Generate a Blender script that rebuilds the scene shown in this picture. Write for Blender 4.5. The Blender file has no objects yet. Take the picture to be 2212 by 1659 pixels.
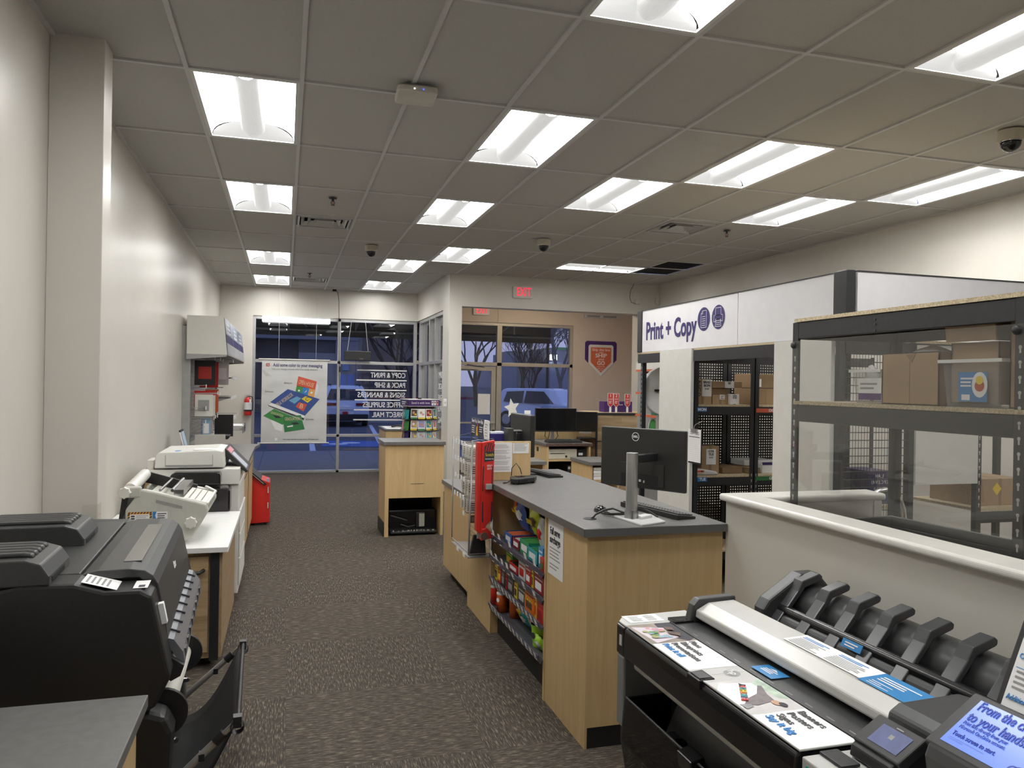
import bpy, bmesh, math, random
from mathutils import Vector, Matrix
random.seed(7)
PI = math.pi
SC = bpy.context.scene
COL = SC.collection
V = Vector

# ------------------------------------------------------------------ materials
MATS = {}
def _mix_noise(nt, base, amt, scale, detail=3, stretch=None, coord='Object'):
    tc = nt.nodes.new('ShaderNodeTexCoord')
    src = tc.outputs[coord]
    if stretch:
        mp = nt.nodes.new('ShaderNodeMapping'); mp.inputs['Scale'].default_value = stretch
        nt.links.new(src, mp.inputs['Vector']); src = mp.outputs['Vector']
    nz = nt.nodes.new('ShaderNodeTexNoise'); nz.inputs['Scale'].default_value = scale
    nz.inputs['Detail'].default_value = detail
    nt.links.new(src, nz.inputs['Vector'])
    rp = nt.nodes.new('ShaderNodeValToRGB')
    lo = [max(0, c*(1-amt)) for c in base[:3]] + [1]
    hi = [min(1, c*(1+amt)) for c in base[:3]] + [1]
    rp.color_ramp.elements[0].position = .3; rp.color_ramp.elements[0].color = lo
    rp.color_ramp.elements[1].position = .7; rp.color_ramp.elements[1].color = hi
    nt.links.new(nz.outputs['Fac'], rp.inputs['Fac'])
    return rp.outputs['Color'], nz.outputs['Fac']

def mat(name, col, rough=.5, metal=0, noise=.05, scale=12, stretch=None, bump=0, emit=0, coat=0, spec=.5, detail=3):
    if name in MATS: return MATS[name]
    m = bpy.data.materials.new(name); m.use_nodes = True
    nt = m.node_tree; b = nt.nodes['Principled BSDF']
    col = tuple(col[:3])
    b.inputs['Roughness'].default_value = rough
    b.inputs['Metallic'].default_value = metal
    b.inputs['Specular IOR Level'].default_value = spec
    b.inputs['Coat Weight'].default_value = coat
    c, f = _mix_noise(nt, col, noise, scale, detail, stretch)
    nt.links.new(c, b.inputs['Base Color'])
    if bump:
        bp = nt.nodes.new('ShaderNodeBump'); bp.inputs['Strength'].default_value = bump; bp.inputs['Distance'].default_value = .004
        nt.links.new(f, bp.inputs['Height']); nt.links.new(bp.outputs['Normal'], b.inputs['Normal'])
    if emit:
        nt.links.new(c, b.inputs['Emission Color']); b.inputs['Emission Strength'].default_value = emit
        for l_ in list(b.inputs['Base Color'].links): nt.links.remove(l_)
        b.inputs['Base Color'].default_value = (.02, .02, .02, 1)
    m.diffuse_color = col + (1,)
    MATS[name] = m
    return m

def glass_mat(name, tint=(1,1,1), refl=1.0, rough=0.0, body=0.0, bodycol=(.8,.8,.8)):
    if name in MATS: return MATS[name]
    m = bpy.data.materials.new(name); m.use_nodes = True
    nt = m.node_tree; N = nt.nodes; N.clear(); L = nt.links
    out = N.new('ShaderNodeOutputMaterial'); tr = N.new('ShaderNodeBsdfTransparent'); gl = N.new('ShaderNodeBsdfGlossy')
    tr.inputs['Color'].default_value = (*tint, 1); gl.inputs['Roughness'].default_value = rough
    fr = N.new('ShaderNodeFresnel'); ge = N.new('ShaderNodeNewGeometry'); mr = N.new('ShaderNodeMapRange')
    mr.inputs['To Min'].default_value = 1.5; mr.inputs['To Max'].default_value = 1/1.5
    L.new(ge.outputs['Backfacing'], mr.inputs['Value']); L.new(mr.outputs['Result'], fr.inputs['IOR'])
    mu = N.new('ShaderNodeMath'); mu.operation = 'MULTIPLY'; mu.inputs[1].default_value = refl; mu.use_clamp = True
    mx = N.new('ShaderNodeMixShader')
    L.new(fr.outputs[0], mu.inputs[0]); L.new(mu.outputs[0], mx.inputs[0])
    base = tr.outputs[0]
    if body:
        df = N.new('ShaderNodeBsdfDiffuse'); df.inputs['Color'].default_value = (*bodycol, 1)
        m2 = N.new('ShaderNodeMixShader'); m2.inputs[0].default_value = body
        L.new(tr.outputs[0], m2.inputs[1]); L.new(df.outputs[0], m2.inputs[2]); base = m2.outputs[0]
    L.new(base, mx.inputs[1]); L.new(gl.outputs[0], mx.inputs[2]); L.new(mx.outputs[0], out.inputs['Surface'])
    MATS[name] = m
    return m

def wood(name, col, dark, axis='Z', scale=6, rough=.4, plank=0):
    """grain runs along axis; plank>0 adds butcher block strips of that width"""
    if name in MATS: return MATS[name]
    m = bpy.data.materials.new(name); m.use_nodes = True
    nt = m.node_tree; N = nt.nodes; L = nt.links; b = N['Principled BSDF']
    tc = N.new('ShaderNodeTexCoord'); mp = N.new('ShaderNodeMapping')
    s = [1.0, 1.0, 1.0]; s['XYZ'.index(axis)] = .07
    mp.inputs['Scale'].default_value = s
    L.new(tc.outputs['Object'], mp.inputs['Vector'])
    nz = N.new('ShaderNodeTexNoise'); nz.inputs['Scale'].default_value = scale*6; nz.inputs['Detail'].default_value = 6
    nz.inputs['Roughness'].default_value = .65; nz.inputs['Distortion'].default_value = .6
    L.new(mp.outputs['Vector'], nz.inputs['Vector'])
    n2 = N.new('ShaderNodeTexNoise'); n2.inputs['Scale'].default_value = 1.7; n2.inputs['Detail'].default_value = 2
    L.new(tc.outputs['Object'], n2.inputs['Vector'])
    rp = N.new('ShaderNodeValToRGB')
    rp.color_ramp.elements[0].position = .32; rp.color_ramp.elements[0].color = (*dark, 1)
    rp.color_ramp.elements[1].position = .68; rp.color_ramp.elements[1].color = (*col, 1)
    L.new(nz.outputs['Fac'], rp.inputs['Fac'])
    last = rp.outputs['Color']
    hv = N.new('ShaderNodeHueSaturation')
    mr = N.new('ShaderNodeMapRange'); mr.inputs['To Min'].default_value = .92; mr.inputs['To Max'].default_value = 1.08
    L.new(n2.outputs['Fac'], mr.inputs['Value']); L.new(mr.outputs['Result'], hv.inputs['Value'])
    L.new(last, hv.inputs['Color']); last = hv.outputs['Color']
    if plank:
        m3 = N.new('ShaderNodeMapping')
        if axis == 'X': m3.inputs['Rotation'].default_value = (PI/2, 0, 0)
        elif axis == 'Y': m3.inputs['Rotation'].default_value = (PI/2, 0, PI/2)
        L.new(tc.outputs['Object'], m3.inputs['Vector'])
        br = N.new('ShaderNodeTexBrick'); br.inputs['Scale'].default_value = 1
        br.inputs['Brick Width'].default_value = .33; br.inputs['Row Height'].default_value = plank
        br.inputs['Mortar Size'].default_value = 0.0; br.offset = .37; br.offset_frequency = 3
        br.inputs['Color1'].default_value = (.62, .58, .54, 1); br.inputs['Color2'].default_value = (1, 1, 1, 1)
        L.new(m3.outputs['Vector'], br.inputs['Vector'])
        mx = N.new('ShaderNodeMix'); mx.data_type = 'RGBA'; mx.blend_type = 'MULTIPLY'; mx.inputs['Factor'].default_value = .8
        L.new(last, mx.inputs['A']); L.new(br.outputs['Color'], mx.inputs['B']); last = mx.outputs['Result']
    L.new(last, b.inputs['Base Color']); b.inputs['Roughness'].default_value = rough
    MATS[name] = m
    return m

# ------------------------------------------------------------------ objects
MW = {}
def _link(o, parent):
    COL.objects.link(o)
    if parent is not None:
        o.parent = parent
        MW[o.name] = MW[parent.name] @ o.matrix_basis
    else:
        MW[o.name] = o.matrix_basis.copy()
    return o

def tag(o, label=None, cat=None, group=None, kind=None):
    if label: o['label'] = label
    if cat: o['category'] = cat
    if group: o['group'] = group
    if kind: o['kind'] = kind
    return o

def thing(name, label, cat, loc=(0, 0, 0), rz=0, group=None):
    o = bpy.data.objects.new(name, None); o.empty_display_size = .05
    o.matrix_basis = Matrix.Translation(V(loc)) @ Matrix.Rotation(rz, 4, 'Z')
    _link(o, None)
    return tag(o, label, cat, group)

class MB:
    """collects shapes; build() links them as ONE mesh object"""
    def __init__(s): s.v = []; s.f = []; s.m = []; s.mats = []; s.T = None; s.smooth = []
    def _mi(s, m):
        if m not in s.mats: s.mats.append(m)
        return s.mats.index(m)
    def raw(s, vs, fs, m, smooth=False):
        o = len(s.v)
        for p in vs:
            p = V(p)
            s.v.append(s.T @ p if s.T is not None else p)
        k = s._mi(m)
        for f in fs: s.f.append([o+i for i in f]); s.m.append(k); s.smooth.append(smooth)
        return s
    def box(s, a, b, m, T=None):
        x0, y0, z0 = a; x1, y1, z1 = b
        if x0 > x1: x0, x1 = x1, x0
        if y0 > y1: y0, y1 = y1, y0
        if z0 > z1: z0, z1 = z1, z0
        vs = [V(p) for p in ((x0,y0,z0),(x1,y0,z0),(x1,y1,z0),(x0,y1,z0),(x0,y0,z1),(x1,y0,z1),(x1,y1,z1),(x0,y1,z1))]
        if T is not None: vs = [T @ p for p in vs]
        return s.raw(vs, [(0,3,2,1),(4,5,6,7),(0,1,5,4),(1,2,6,5),(2,3,7,6),(3,0,4,7)], m)
    def cbox(s, c, d, m, T=None):
        return s.box([c[i]-d[i]/2 for i in range(3)], [c[i]+d[i]/2 for i in range(3)], m, T)
    def quad(s, p, m): return s.raw(p, [tuple(range(len(p)))], m)
    def prism(s, poly, ax, a, b, m, smooth=False):
        """poly: 2d points; ax: axis extruded (x -> poly is (y,z); y -> (x,z); z -> (x,y))"""
        def P(p, t): return {'x': (t, p[0], p[1]), 'y': (p[0], t, p[1]), 'z': (p[0], p[1], t)}[ax]
        n = len(poly)
        vs = [P(p, a) for p in poly] + [P(p, b) for p in poly]
        fs = [(i, (i+1) % n, n+(i+1) % n, n+i) for i in range(n)]
        s.raw(vs, fs, m, smooth)
        o = len(s.v) - 2*n; k = s._mi(m)
        s.f += [[o+i for i in range(n)][::-1], [o+n+i for i in range(n)]]; s.m += [k, k]; s.smooth += [False, False]
        return s
    def tube(s, path, r, m, n=8, cap=True, smooth=True):
        path = [V(p) for p in path]
        rs = r if isinstance(r, (list, tuple)) else [r]*len(path)
        rings = []; up = None
        for i, p in enumerate(path):
            d = (path[min(i+1, len(path)-1)] - path[max(i-1, 0)])
            if d.length < 1e-9: d = V((0, 0, 1))
            d.normalize()
            if up is None:
                up = V((0, 0, 1)) if abs(d.z) < .9 else V((1, 0, 0))
            u = (up - d*up.dot(d))
            if u.length < 1e-6: u = d.orthogonal()
            u.normalize(); w = d.cross(u); up = u
            rings.append([p + (u*math.cos(2*PI*k/n) + w*math.sin(2*PI*k/n))*rs[i] for k in range(n)])
        vs = [q for rg in rings for q in rg]
        fs = [(i*n+k, i*n+(k+1) % n, (i+1)*n+(k+1) % n, (i+1)*n+k) for i in range(len(path)-1) for k in range(n)]
        s.raw(vs, fs, m, smooth)
        if cap:
            s.raw(rings[0], [tuple(range(n))[::-1]], m); s.raw(rings[-1], [tuple(range(n))], m)
        return s
    def cyl(s, a, b, r, m, n=20, r2=None):
        return s.tube([a, b], [r, r if r2 is None else r2], m, n)
    def lathe(s, prof, c, m, n=24, ax='z', smooth=True):
        """prof: (radius, height) pairs round a vertical (or x/y) axis through c"""
        vs = []; c = V(c)
        for r, h in prof:
            for k in range(n):
                a = 2*PI*k/n; x, y = r*math.cos(a), r*math.sin(a)
                vs.append(c + (V((x, y, h)) if ax == 'z' else V((h, x, y)) if ax == 'x' else V((x, h, y))))
        fs = [(i*n+k, i*n+(k+1) % n, (i+1)*n+(k+1) % n, (i+1)*n+k) for i in range(len(prof)-1) for k in range(n)]
        return s.raw(vs, fs, m, smooth)
    def grid(s, fn, nu, nv, m, smooth=True):
        vs = [fn(i/nu, j/nv) for j in range(nv+1) for i in range(nu+1)]
        w = nu+1
        return s.raw(vs, [(j*w+i, j*w+i+1, (j+1)*w+i+1, (j+1)*w+i) for j in range(nv) for i in range(nu)], m, smooth)
    def build(s, name, parent=None, bev=0, local=False, label=None, cat=None, group=None, kind=None, seg=2, solid=0, fix=True, origin=None):
        me = bpy.data.meshes.new(name)
        o = bpy.data.objects.new(name, me)
        if parent is None and origin is None and cat:
            xs = [p.x for p in s.v]; ys = [p.y for p in s.v]; zs = [p.z for p in s.v]
            origin = ((min(xs)+max(xs))/2, (min(ys)+max(ys))/2, min(zs))
        if parent is None and origin is not None: o.matrix_basis = Matrix.Translation(V(origin))
        _link(o, parent)
        inv = MW[o.name].inverted()
        vs = s.v if local else [inv @ p for p in s.v]
        me.from_pydata([tuple(p) for p in vs], [], s.f)
        for m in s.mats: me.materials.append(m)
        for p, k, sm in zip(me.polygons, s.m, s.smooth): p.material_index = k; p.use_smooth = sm
        if fix:
            bm = bmesh.new(); bm.from_mesh(me); bmesh.ops.recalc_face_normals(bm, faces=bm.faces); bm.to_mesh(me); bm.free()
        me.update()
        if solid:
            md = o.modifiers.new('solid', 'SOLIDIFY'); md.thickness = solid; md.offset = 0
        if bev:
            md = o.modifiers.new('bevel', 'BEVEL'); md.width = bev; md.segments = seg; md.limit_method = 'ANGLE'; md.angle_limit = .6
        return tag(o, label, cat, group, kind)

def rrect(x0, y0, x1, y1, r, n=5):
    pts = []
    for cx, cy, a0 in ((x1-r, y1-r, 0), (x0+r, y1-r, PI/2), (x0+r, y0+r, PI), (x1-r, y0+r, 1.5*PI)):
        for k in range(n+1):
            a = a0 + PI/2*k/n
            pts.append((cx+r*math.cos(a), cy+r*math.sin(a)))
    return pts

def frame3(o, ux, uy):
    """matrix whose local x,y run along ux,uy and z out of the face, at o"""
    ux = V(ux).normalized(); uz = ux.cross(V(uy)).normalized(); uy = uz.cross(ux)
    M = Matrix((ux, uy, uz)).transposed().to_4x4()
    M.translation = V(o)
    return M

DEPS = None
def text(body, size, T, m, parent, name='lettering', align='CENTER', sx=1.0, bold=0, ext=.0008, mirror=False, width=None, lift=.0012, label=None, kind=None, cat=None):
    """flat lettering of a size (cap height about .7 size) in the plane T (x right, y up)"""
    cu = bpy.data.curves.new('t', 'FONT'); cu.body = body; cu.size = size; cu.align_x = align; cu.align_y = 'CENTER'
    cu.extrude = ext; cu.offset = bold*size; cu.resolution_u = 3; cu.space_line = .95
    o = bpy.data.objects.new('t', cu); COL.objects.link(o)
    dg = bpy.context.evaluated_depsgraph_get(); dg.update()
    me = bpy.data.meshes.new_from_object(o.evaluated_get(dg))
    bpy.data.objects.remove(o); bpy.data.curves.remove(cu)
    if width and len(me.vertices):
        xs = [v.co.x for v in me.vertices]; w = max(xs)-min(xs)
        if w > 0: sx = width/w
    S = Matrix.Diagonal((-sx if mirror else sx, 1, 1, 1))
    q = bpy.data.objects.new(name, me)
    _link(q, parent)
    me.transform(MW[q.name].inverted() @ T @ Matrix.Translation((0, 0, lift)) @ S)
    if mirror: me.flip_normals()
    me.materials.clear(); me.materials.append(m); me.update(); me.name = name
    return tag(q, label, cat, None, kind)

def lines(mb, T, x0, y1, w, n, dy, h, m, rag=.25, lift=.0009, seed=1):
    """rows of small print as thin bars"""
    r = random.Random(seed)
    for k in range(n):
        ww = w*(1-rag*r.random())
        y = y1 - k*dy
        mb.quad([T @ V((x0, y-h, lift)), T @ V((x0+ww, y-h, lift)), T @ V((x0+ww, y, lift)), T @ V((x0, y, lift))], m)

def patch(mb, T, x0, y0, x1, y1, m, lift=.0006):
    mb.quad([T @ V((x0, y0, lift)), T @ V((x1, y0, lift)), T @ V((x1, y1, lift)), T @ V((x0, y1, lift))], m)

def poly2(mb, T, pts, m, lift=.0006):
    mb.raw([T @ V((x, y, lift)) for x, y in pts], [tuple(range(len(pts)))], m)

def disc(mb, T, cx, cy, r, m, lift=.0008, n=20, ry=None):
    poly2(mb, T, [(cx+r*math.cos(2*PI*k/n), cy+(ry or r)*math.sin(2*PI*k/n)) for k in range(n)], m, lift)

def dup(root, loc, rz=None, label=None, group=None, name=None, scale=None):
    """a copy of a thing with copies of its parts and sub-parts"""
    r = root.copy(); COL.objects.link(r)
    if name: r.name = name
    Mx = Matrix.Translation(V(loc)) @ (Matrix.Rotation(rz, 4, 'Z') if rz is not None else root.matrix_basis.to_3x3().to_4x4())
    if scale: Mx = Mx @ Matrix.Diagonal((*scale, 1))
    r.matrix_basis = Mx; MW[r.name] = Mx.copy()
    if label: r['label'] = label
    if group: r['group'] = group
    for ch in list(root.children):
        c = ch.copy(); COL.objects.link(c); c.parent = r; MW[c.name] = Mx @ c.matrix_basis
        for gch in list(ch.children):
            d = gch.copy(); COL.objects.link(d); d.parent = c
    return r

def struct(mb, name, parent=None, **k):
    return mb.build(name, parent, kind='structure' if parent is None else None, **k)

# ------------------------------------------------------------------ palette
WALL = mat('wall_paint', (.66,.63,.575), .33, noise=.02, scale=3, bump=.03, spec=.45)
WALLT = mat('wall_paint_vestibule', (.60,.52,.44), .6, noise=.02, scale=3)
WHITE = mat('white_plastic', (.78,.78,.76), .4, noise=.02)
OFFW = mat('offwhite_plastic', (.70,.68,.62), .45, noise=.02)
PAPER = mat('paper', (.82,.82,.82), .7, noise=.02)
BLACK = mat('black_plastic', (.014,.014,.015), .45, noise=.2, scale=60)
BLKM = mat('black_steel', (.018,.019,.022), .4, noise=.15, scale=40)
BLKG = mat('black_gloss', (.006,.006,.007), .12, noise=.1)
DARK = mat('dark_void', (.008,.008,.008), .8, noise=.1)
CHAR = mat('charcoal_plastic', (.045,.046,.048), .42, noise=.1, scale=60)
GREYP = mat('grey_plastic', (.30,.30,.29), .45, noise=.04)
LGREY = mat('light_grey_plastic', (.55,.55,.53), .45, noise=.03)
METAL = mat('brushed_metal', (.62,.62,.62), .28, 1, noise=.06, scale=40, stretch=(1,1,.05))
CHROME = mat('chrome', (.75,.75,.75), .12, 1, noise=.02)
ALU = mat('aluminium_frame', (.50,.50,.50), .42, .7, noise=.04)
BRONZE = mat('entry_frame', (.42,.39,.34), .45, .3, noise=.04)
MAPLE = wood('maple_laminate', (.60,.43,.22), (.51,.355,.17), 'Z', 5)
MAPLEX = wood('maple_laminate_flat', (.60,.43,.22), (.51,.355,.17), 'X', 5)
OAK = wood('oak_block', (.50,.37,.22), (.36,.25,.135), 'Y', 6, plank=.045)
OAKX = wood('oak_block_cross', (.50,.37,.22), (.36,.25,.135), 'X', 6, plank=.045)
GREYLAM = mat('grey_laminate', (.135,.133,.13), .34, noise=.12, scale=25, detail=6)
EDGE = mat('grey_edge_band', (.10,.10,.10), .3, noise=.05)
TOE = mat('toe_kick', (.012,.012,.013), .5, noise=.2)
PARTB = mat('particle_board', (.50,.41,.27), .75, noise=.35, scale=160, detail=2)
CARD = mat('cardboard', (.36,.245,.14), .75, noise=.06, scale=8)
CARDD = mat('cardboard_dark', (.25,.165,.09), .75, noise=.06, scale=8)
RED = mat('red_plastic', (.52,.018,.012), .35, noise=.04)
REDM = mat('red_enamel', (.58,.022,.016), .4, noise=.04)
BLUE = mat('blue_print', (.03,.20,.50), .5, noise=.04)
NAVY = mat('navy_print', (.03,.02,.12), .5, noise=.04)
PURP = mat('purple_print', (.06,.015,.14), .5, noise=.04)
ORNG = mat('orange_print', (.62,.14,.05), .5, noise=.04)
YELL = mat('yellow_print', (.75,.55,.03), .5, noise=.04)
GREEN = mat('green_print', (.05,.25,.06), .5, noise=.04)
TEAL = mat('teal_print', (.03,.32,.34), .4, noise=.05)
PINK = mat('pink_print', (.62,.25,.30), .5, noise=.05)
BROWN = mat('brown_print', (.10,.05,.03), .45, noise=.06)
SKIN = mat('photo_tone', (.50,.30,.20), .5, noise=.06)
INK = mat('ink', (.03,.03,.04), .6, noise=.05)
INKG = mat('ink_grey', (.28,.28,.28), .6, noise=.05)
RUBBER = mat('rubber', (.02,.02,.02), .7, noise=.1)
CABLE = mat('cable_black', (.012,.012,.012), .4, noise=.1)
GLASS = glass_mat('window_glass', (.93,.96,.98), 1.35)
ACRYL = glass_mat('clear_acrylic', (.97,.97,.96), .7)
# ------------------------------------------------------------------ the room
CEIL = 3.397; X0 = -.5462; Y0 = 4.5542; TS = .6096
LX, RX, FY, BY = -1.15, 6.0, 14.75, -2.6
JX, JY = 2.42, 11.75

def carpet():
    m = bpy.data.materials.new('carpet_tiles'); m.use_nodes = True
    nt = m.node_tree; N = nt.nodes; L = nt.links; b = N['Principled BSDF']
    tc = N.new('ShaderNodeTexCoord')
    def math_(op, a, bb=None):
        n = N.new('ShaderNodeMath'); n.operation = op
        for i, q in enumerate((a, bb)):
            if q is None: continue
            if isinstance(q, (int, float)): n.inputs[i].default_value = q
            else: L.new(q, n.inputs[i])
        return n.outputs[0]
    sp = N.new('ShaderNodeSeparateXYZ'); L.new(tc.outputs['Object'], sp.inputs[0])
    cx = math_('FLOOR', math_('DIVIDE', math_('SUBTRACT', sp.outputs['X'], .03), .895))
    cy = math_('FLOOR', math_('DIVIDE', math_('SUBTRACT', sp.outputs['Y'], 4.33), .858))
    par = math_('ABSOLUTE', math_('MODULO', math_('ADD', math_('ADD', cx, cy), 100), 2))
    def streak(sc, seedoff):
        mp = N.new('ShaderNodeMapping'); mp.inputs['Scale'].default_value = sc; mp.inputs['Location'].default_value = (seedoff, seedoff, 0)
        L.new(tc.outputs['Object'], mp.inputs['Vector'])
        vo = N.new('ShaderNodeTexNoise'); vo.inputs['Scale'].default_value = 1; vo.inputs['Detail'].default_value = 2; vo.inputs['Roughness'].default_value = .7
        L.new(mp.outputs['Vector'], vo.inputs['Vector'])
        r = N.new('ShaderNodeValToRGB')
        ee = r.color_ramp.elements
        ee[0].position = .36; ee[0].color = (.050,.042,.036,1); ee[1].position = .56; ee[1].color = (.088,.075,.063,1)
        x = ee.new(.66); x.color = (.215,.18,.135,1)
        L.new(vo.outputs['Fac'], r.inputs['Fac'])
        return r.outputs['Color']
    A = streak((150, 16, 1), 0); B = streak((16, 150, 1), 7)
    mx = N.new('ShaderNodeMix'); mx.data_type = 'RGBA'
    L.new(par, mx.inputs['Factor']); L.new(A, mx.inputs['A']); L.new(B, mx.inputs['B'])
    L.new(mx.outputs['Result'], b.inputs['Base Color']); b.inputs['Roughness'].default_value = .95; b.inputs['Specular IOR Level'].default_value = .1
    return m
CARPET = carpet()
struct(MB().box((LX-.1, BY, -.1), (RX+1.5, FY+.08, 0), CARPET), 'floor')

TILE = mat('ceiling_tile', (.47,.46,.435), .9, noise=.07, scale=260, bump=.25, detail=2)
TBAR = mat('ceiling_grid_paint', (.60,.60,.59), .5, noise=.02)
TILE_DARK = mat('dark_return', (.012,.012,.012), .8)
def cx(k): return X0 + k*TS
def cy(k): return Y0 + k*2*TS
# fixtures as (x0,x1,y0,y1)
FIX = []
def F(i, j): FIX.append((cx(i), cx(i+1), cy(j), cy(j+1)))
for i, j in ((0,0),(0,2),(0,5),(0,7),(3,-2),(3,0),(3,2),(3,5),(3,7),(5,1),(4,4),(6,0),(8,1),(9,0),(6,-2)): F(i, j)
NVIS = len(FIX)
for i, j in ((0,-2),(2,-4),(6,-4),(9,-3)): F(i, j)
LAND = (cx(7), cx(9), cy(5)-TS, cy(5))
HOLES = FIX + [LAND, (cx(9), cx(10), cy(4), cy(5)-TS), (cx(9), cx(10), cy(5)-TS, cy(5)), (cx(1)+.02, cx(2)-.02, cy(3)+.02, cy(3)+.57), (cx(1)+.02, cx(2)-.02, cy(7)+.02, cy(7)+.57), (cx(7)+.02, cx(8)-.02, cy(2)+.15, cy(2)+.70)]
ceil = MB()
xs = sorted(set([LX-.05, RX] + [round(h[k], 5) for h in HOLES for k in (0, 1)]))
ys = sorted(set([BY, FY, JY] + [round(h[k], 5) for h in HOLES for k in (2, 3)]))
for a, b_ in zip(xs, xs[1:]):
    for c, d in zip(ys, ys[1:]):
        mx_, my_ = (a+b_)/2, (c+d)/2
        if any(h[0] < mx_ < h[1] and h[2] < my_ < h[3] for h in HOLES): continue
        if mx_ > JX+.02 and my_ > JY: continue
        ceil.raw([(a, c, CEIL+.012), (b_, c, CEIL+.012), (b_, d, CEIL+.012), (a, d, CEIL+.012)], [(0, 3, 2, 1)], TILE)
ceil.box((LX-.1, BY, CEIL+.35), (RX+.1, FY, CEIL+.4), TILE_DARK)
struct(ceil, 'ceiling', fix=False)
gb = MB(); HW = .012
for k in range(-1, 11):
    x = cx(k)
    if x < LX+.02: x = LX+.012
    gb.box((x-HW, BY, CEIL), (x+HW, FY if x < JX else JY, CEIL+.012), TBAR)
for k in range(-5, 9):
    y = cy(k)
    if BY < y < FY:
        x1 = RX if y < JY else JX
        for i in range(-1, 11):
            a, b_ = max(cx(i)+HW, LX), min(cx(i+1)-HW, x1)
            if b_ > a and not any(h[2]+.1 < y < h[3]-.1 and h[0]-.05 < (a+b_)/2 < h[1]+.05 for h in [LAND]): gb.box((a, y-HW, CEIL), (b_, y+HW, CEIL+.012), TBAR)
gb.box((cx(7), cy(5)-TS-HW, CEIL), (cx(10), cy(5)-TS+HW, CEIL+.012), TBAR)
for y in (FY-.012, ): gb.box((LX, y-HW, CEIL), (JX, y, CEIL+.012), TBAR)
gb.box((JX, JY-.022, CEIL), (RX, JY-.001, CEIL+.012), TBAR)
gb.box((RX-.022, BY, CEIL), (RX-.001, JY, CEIL+.012), TBAR)
struct(gb, 'trim_1')

# walls
w_ = MB(); w_.box((LX-.15, BY, 0), (LX, FY+.2, CEIL+.1), WALL)
w_.box((LX, 4.33, 0), (-.90, 4.51, CEIL+.02), WALL)
struct(w_, 'wall_left', bev=.004)
w_ = MB()
w_.box((LX, FY, 0), (-.58, FY+.2, CEIL+.1), WALL); w_.box((-.58, FY, 2.88), (JX, FY+.2, CEIL+.1), WALL)
struct(w_, 'wall_front')
w_ = MB()   # wall with the side window, between shop and vestibule
w_.box((JX, JY, 0), (JX+.16, 12.25, CEIL+.1), WALL); w_.box((JX, 12.25, 2.88), (JX+.16, FY, CEIL+.1), WALL)
w_.box((JX+.16, JY, 0), (2.62, JY+.22, CEIL+.1), WALL); w_.box((2.62, JY, 2.905), (RX+.15, JY+.22, CEIL+.1), WALL)
w_.box((5.62, JY, 0), (RX+.15, JY+.22, 2.905), WALL)
struct(w_, 'wall_entry')
w_ = MB(); w_.box((RX, BY, 0), (RX+.15, JY, CEIL+.1), WALL); struct(w_, 'wall_right')
w_ = MB(); w_.box((LX-.15, BY-.15, 0), (RX+.15, BY, CEIL+.1), WALL); struct(w_, 'wall_back')
w_ = MB()   # vestibule back wall
w_.box((JX, FY, 2.92), (7.3, FY+.2, 3.9), WALLT); w_.box((5.62, FY, 0), (7.3, FY+.2, 2.92), WALLT)
w_.box((7.2, JY, 0), (7.3, FY, 3.9), WALLT)
w_.box((4.02, FY-.012, 2.92), (4.075, FY, 3.9), WALLT)
struct(w_, 'wall_vestibule')
struct(MB().box((JX+.16, JY+.22, 3.40), (7.2, FY, 3.45), WALLT), 'ceiling_vestibule')

# storefront window_1 : frame and one pane per bay
def wframe(name, bars, panes, m=ALU, glass=GLASS):
    f = MB()
    for a, b_ in bars: f.box(a, b_, m)
    o = struct(f, name, bev=.003)
    for a, b_ in panes: MB().box(a, b_, glass).build('pane', o)
    return o
y0, y1 = FY+.03, FY+.14; gy0, gy1 = FY+.08, FY+.088
vx = [(-.58,-.53), (.93,.985), (2.36,2.42)]
hz = [(0,.045), (.665,.715), (2.03,2.085), (2.82,2.88)]
bars = [((a, y0, 0), (b_, y1, 2.88)) for a, b_ in vx] + [((-.53, y0, a), (2.36, y1, b_)) for a, b_ in hz]
panes = [((vx[i][1], gy0, hz[j][1]), (vx[i+1][0], gy1, hz[j+1][0])) for i in range(2) for j in range(3)]
wframe('window_1', bars, panes)
# side window_2 in the jog wall
x0, x1 = JX+.02, JX+.13; gx0, gx1 = JX+.07, JX+.078
vy = [(12.25,12.30), (13.00,13.06), (13.55,13.61), (14.60,14.66)]
bars = [((x0, a, 0), (x1, b_, 2.88)) for a, b_ in vy] + [((x0, 12.30, a), (x1, 14.60, b_)) for a, b_ in hz]
bars[1] = ((x0, 13.02, 0), (x1, 13.06, 2.88))
panes = [((gx0, vy[i][1], hz[j][1]), (gx1, vy[i+1][0], hz[j+1][0])) for i in range(3) for j in range(3)]
wframe('window_2', bars, panes)
# entrance : door_1, its transom and the sidelight window_3
bars = [((2.42,y0,2.86),(5.62,y1,2.92)), ((2.42,y0,2.06),(5.62,y1,2.13)), ((4.02,y0,0),(4.12,y1,2.86)), ((5.56,y0,0),(5.62,y1,2.86)), ((4.12,y0,0),(5.56,y1,.06)), ((2.62,y0,0),(3.04,y1,2.86)), ((4.12,y0,.66),(5.56,y1,.72))]
panes = [((3.04,gy0,2.13),(4.02,gy1,2.86)), ((4.12,gy0,2.13),(5.56,gy1,2.86)), ((4.12,gy0,.72),(5.56,gy1,2.06)), ((4.12,gy0,.06),(5.56,gy1,.66))]
wframe('window_3', bars, panes, BRONZE)
d = MB()
for a, b_ in (((3.05,y0+.02,.01),(3.13,y1-.02,2.05)), ((3.92,y0+.02,.01),(4.01,y1-.02,2.05)), ((3.13,y0+.02,1.96),(3.92,y1-.02,2.05)), ((3.13,y0+.02,.01),(3.92,y1-.02,.26))): d.box(a, b_, BRONZE)
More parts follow.
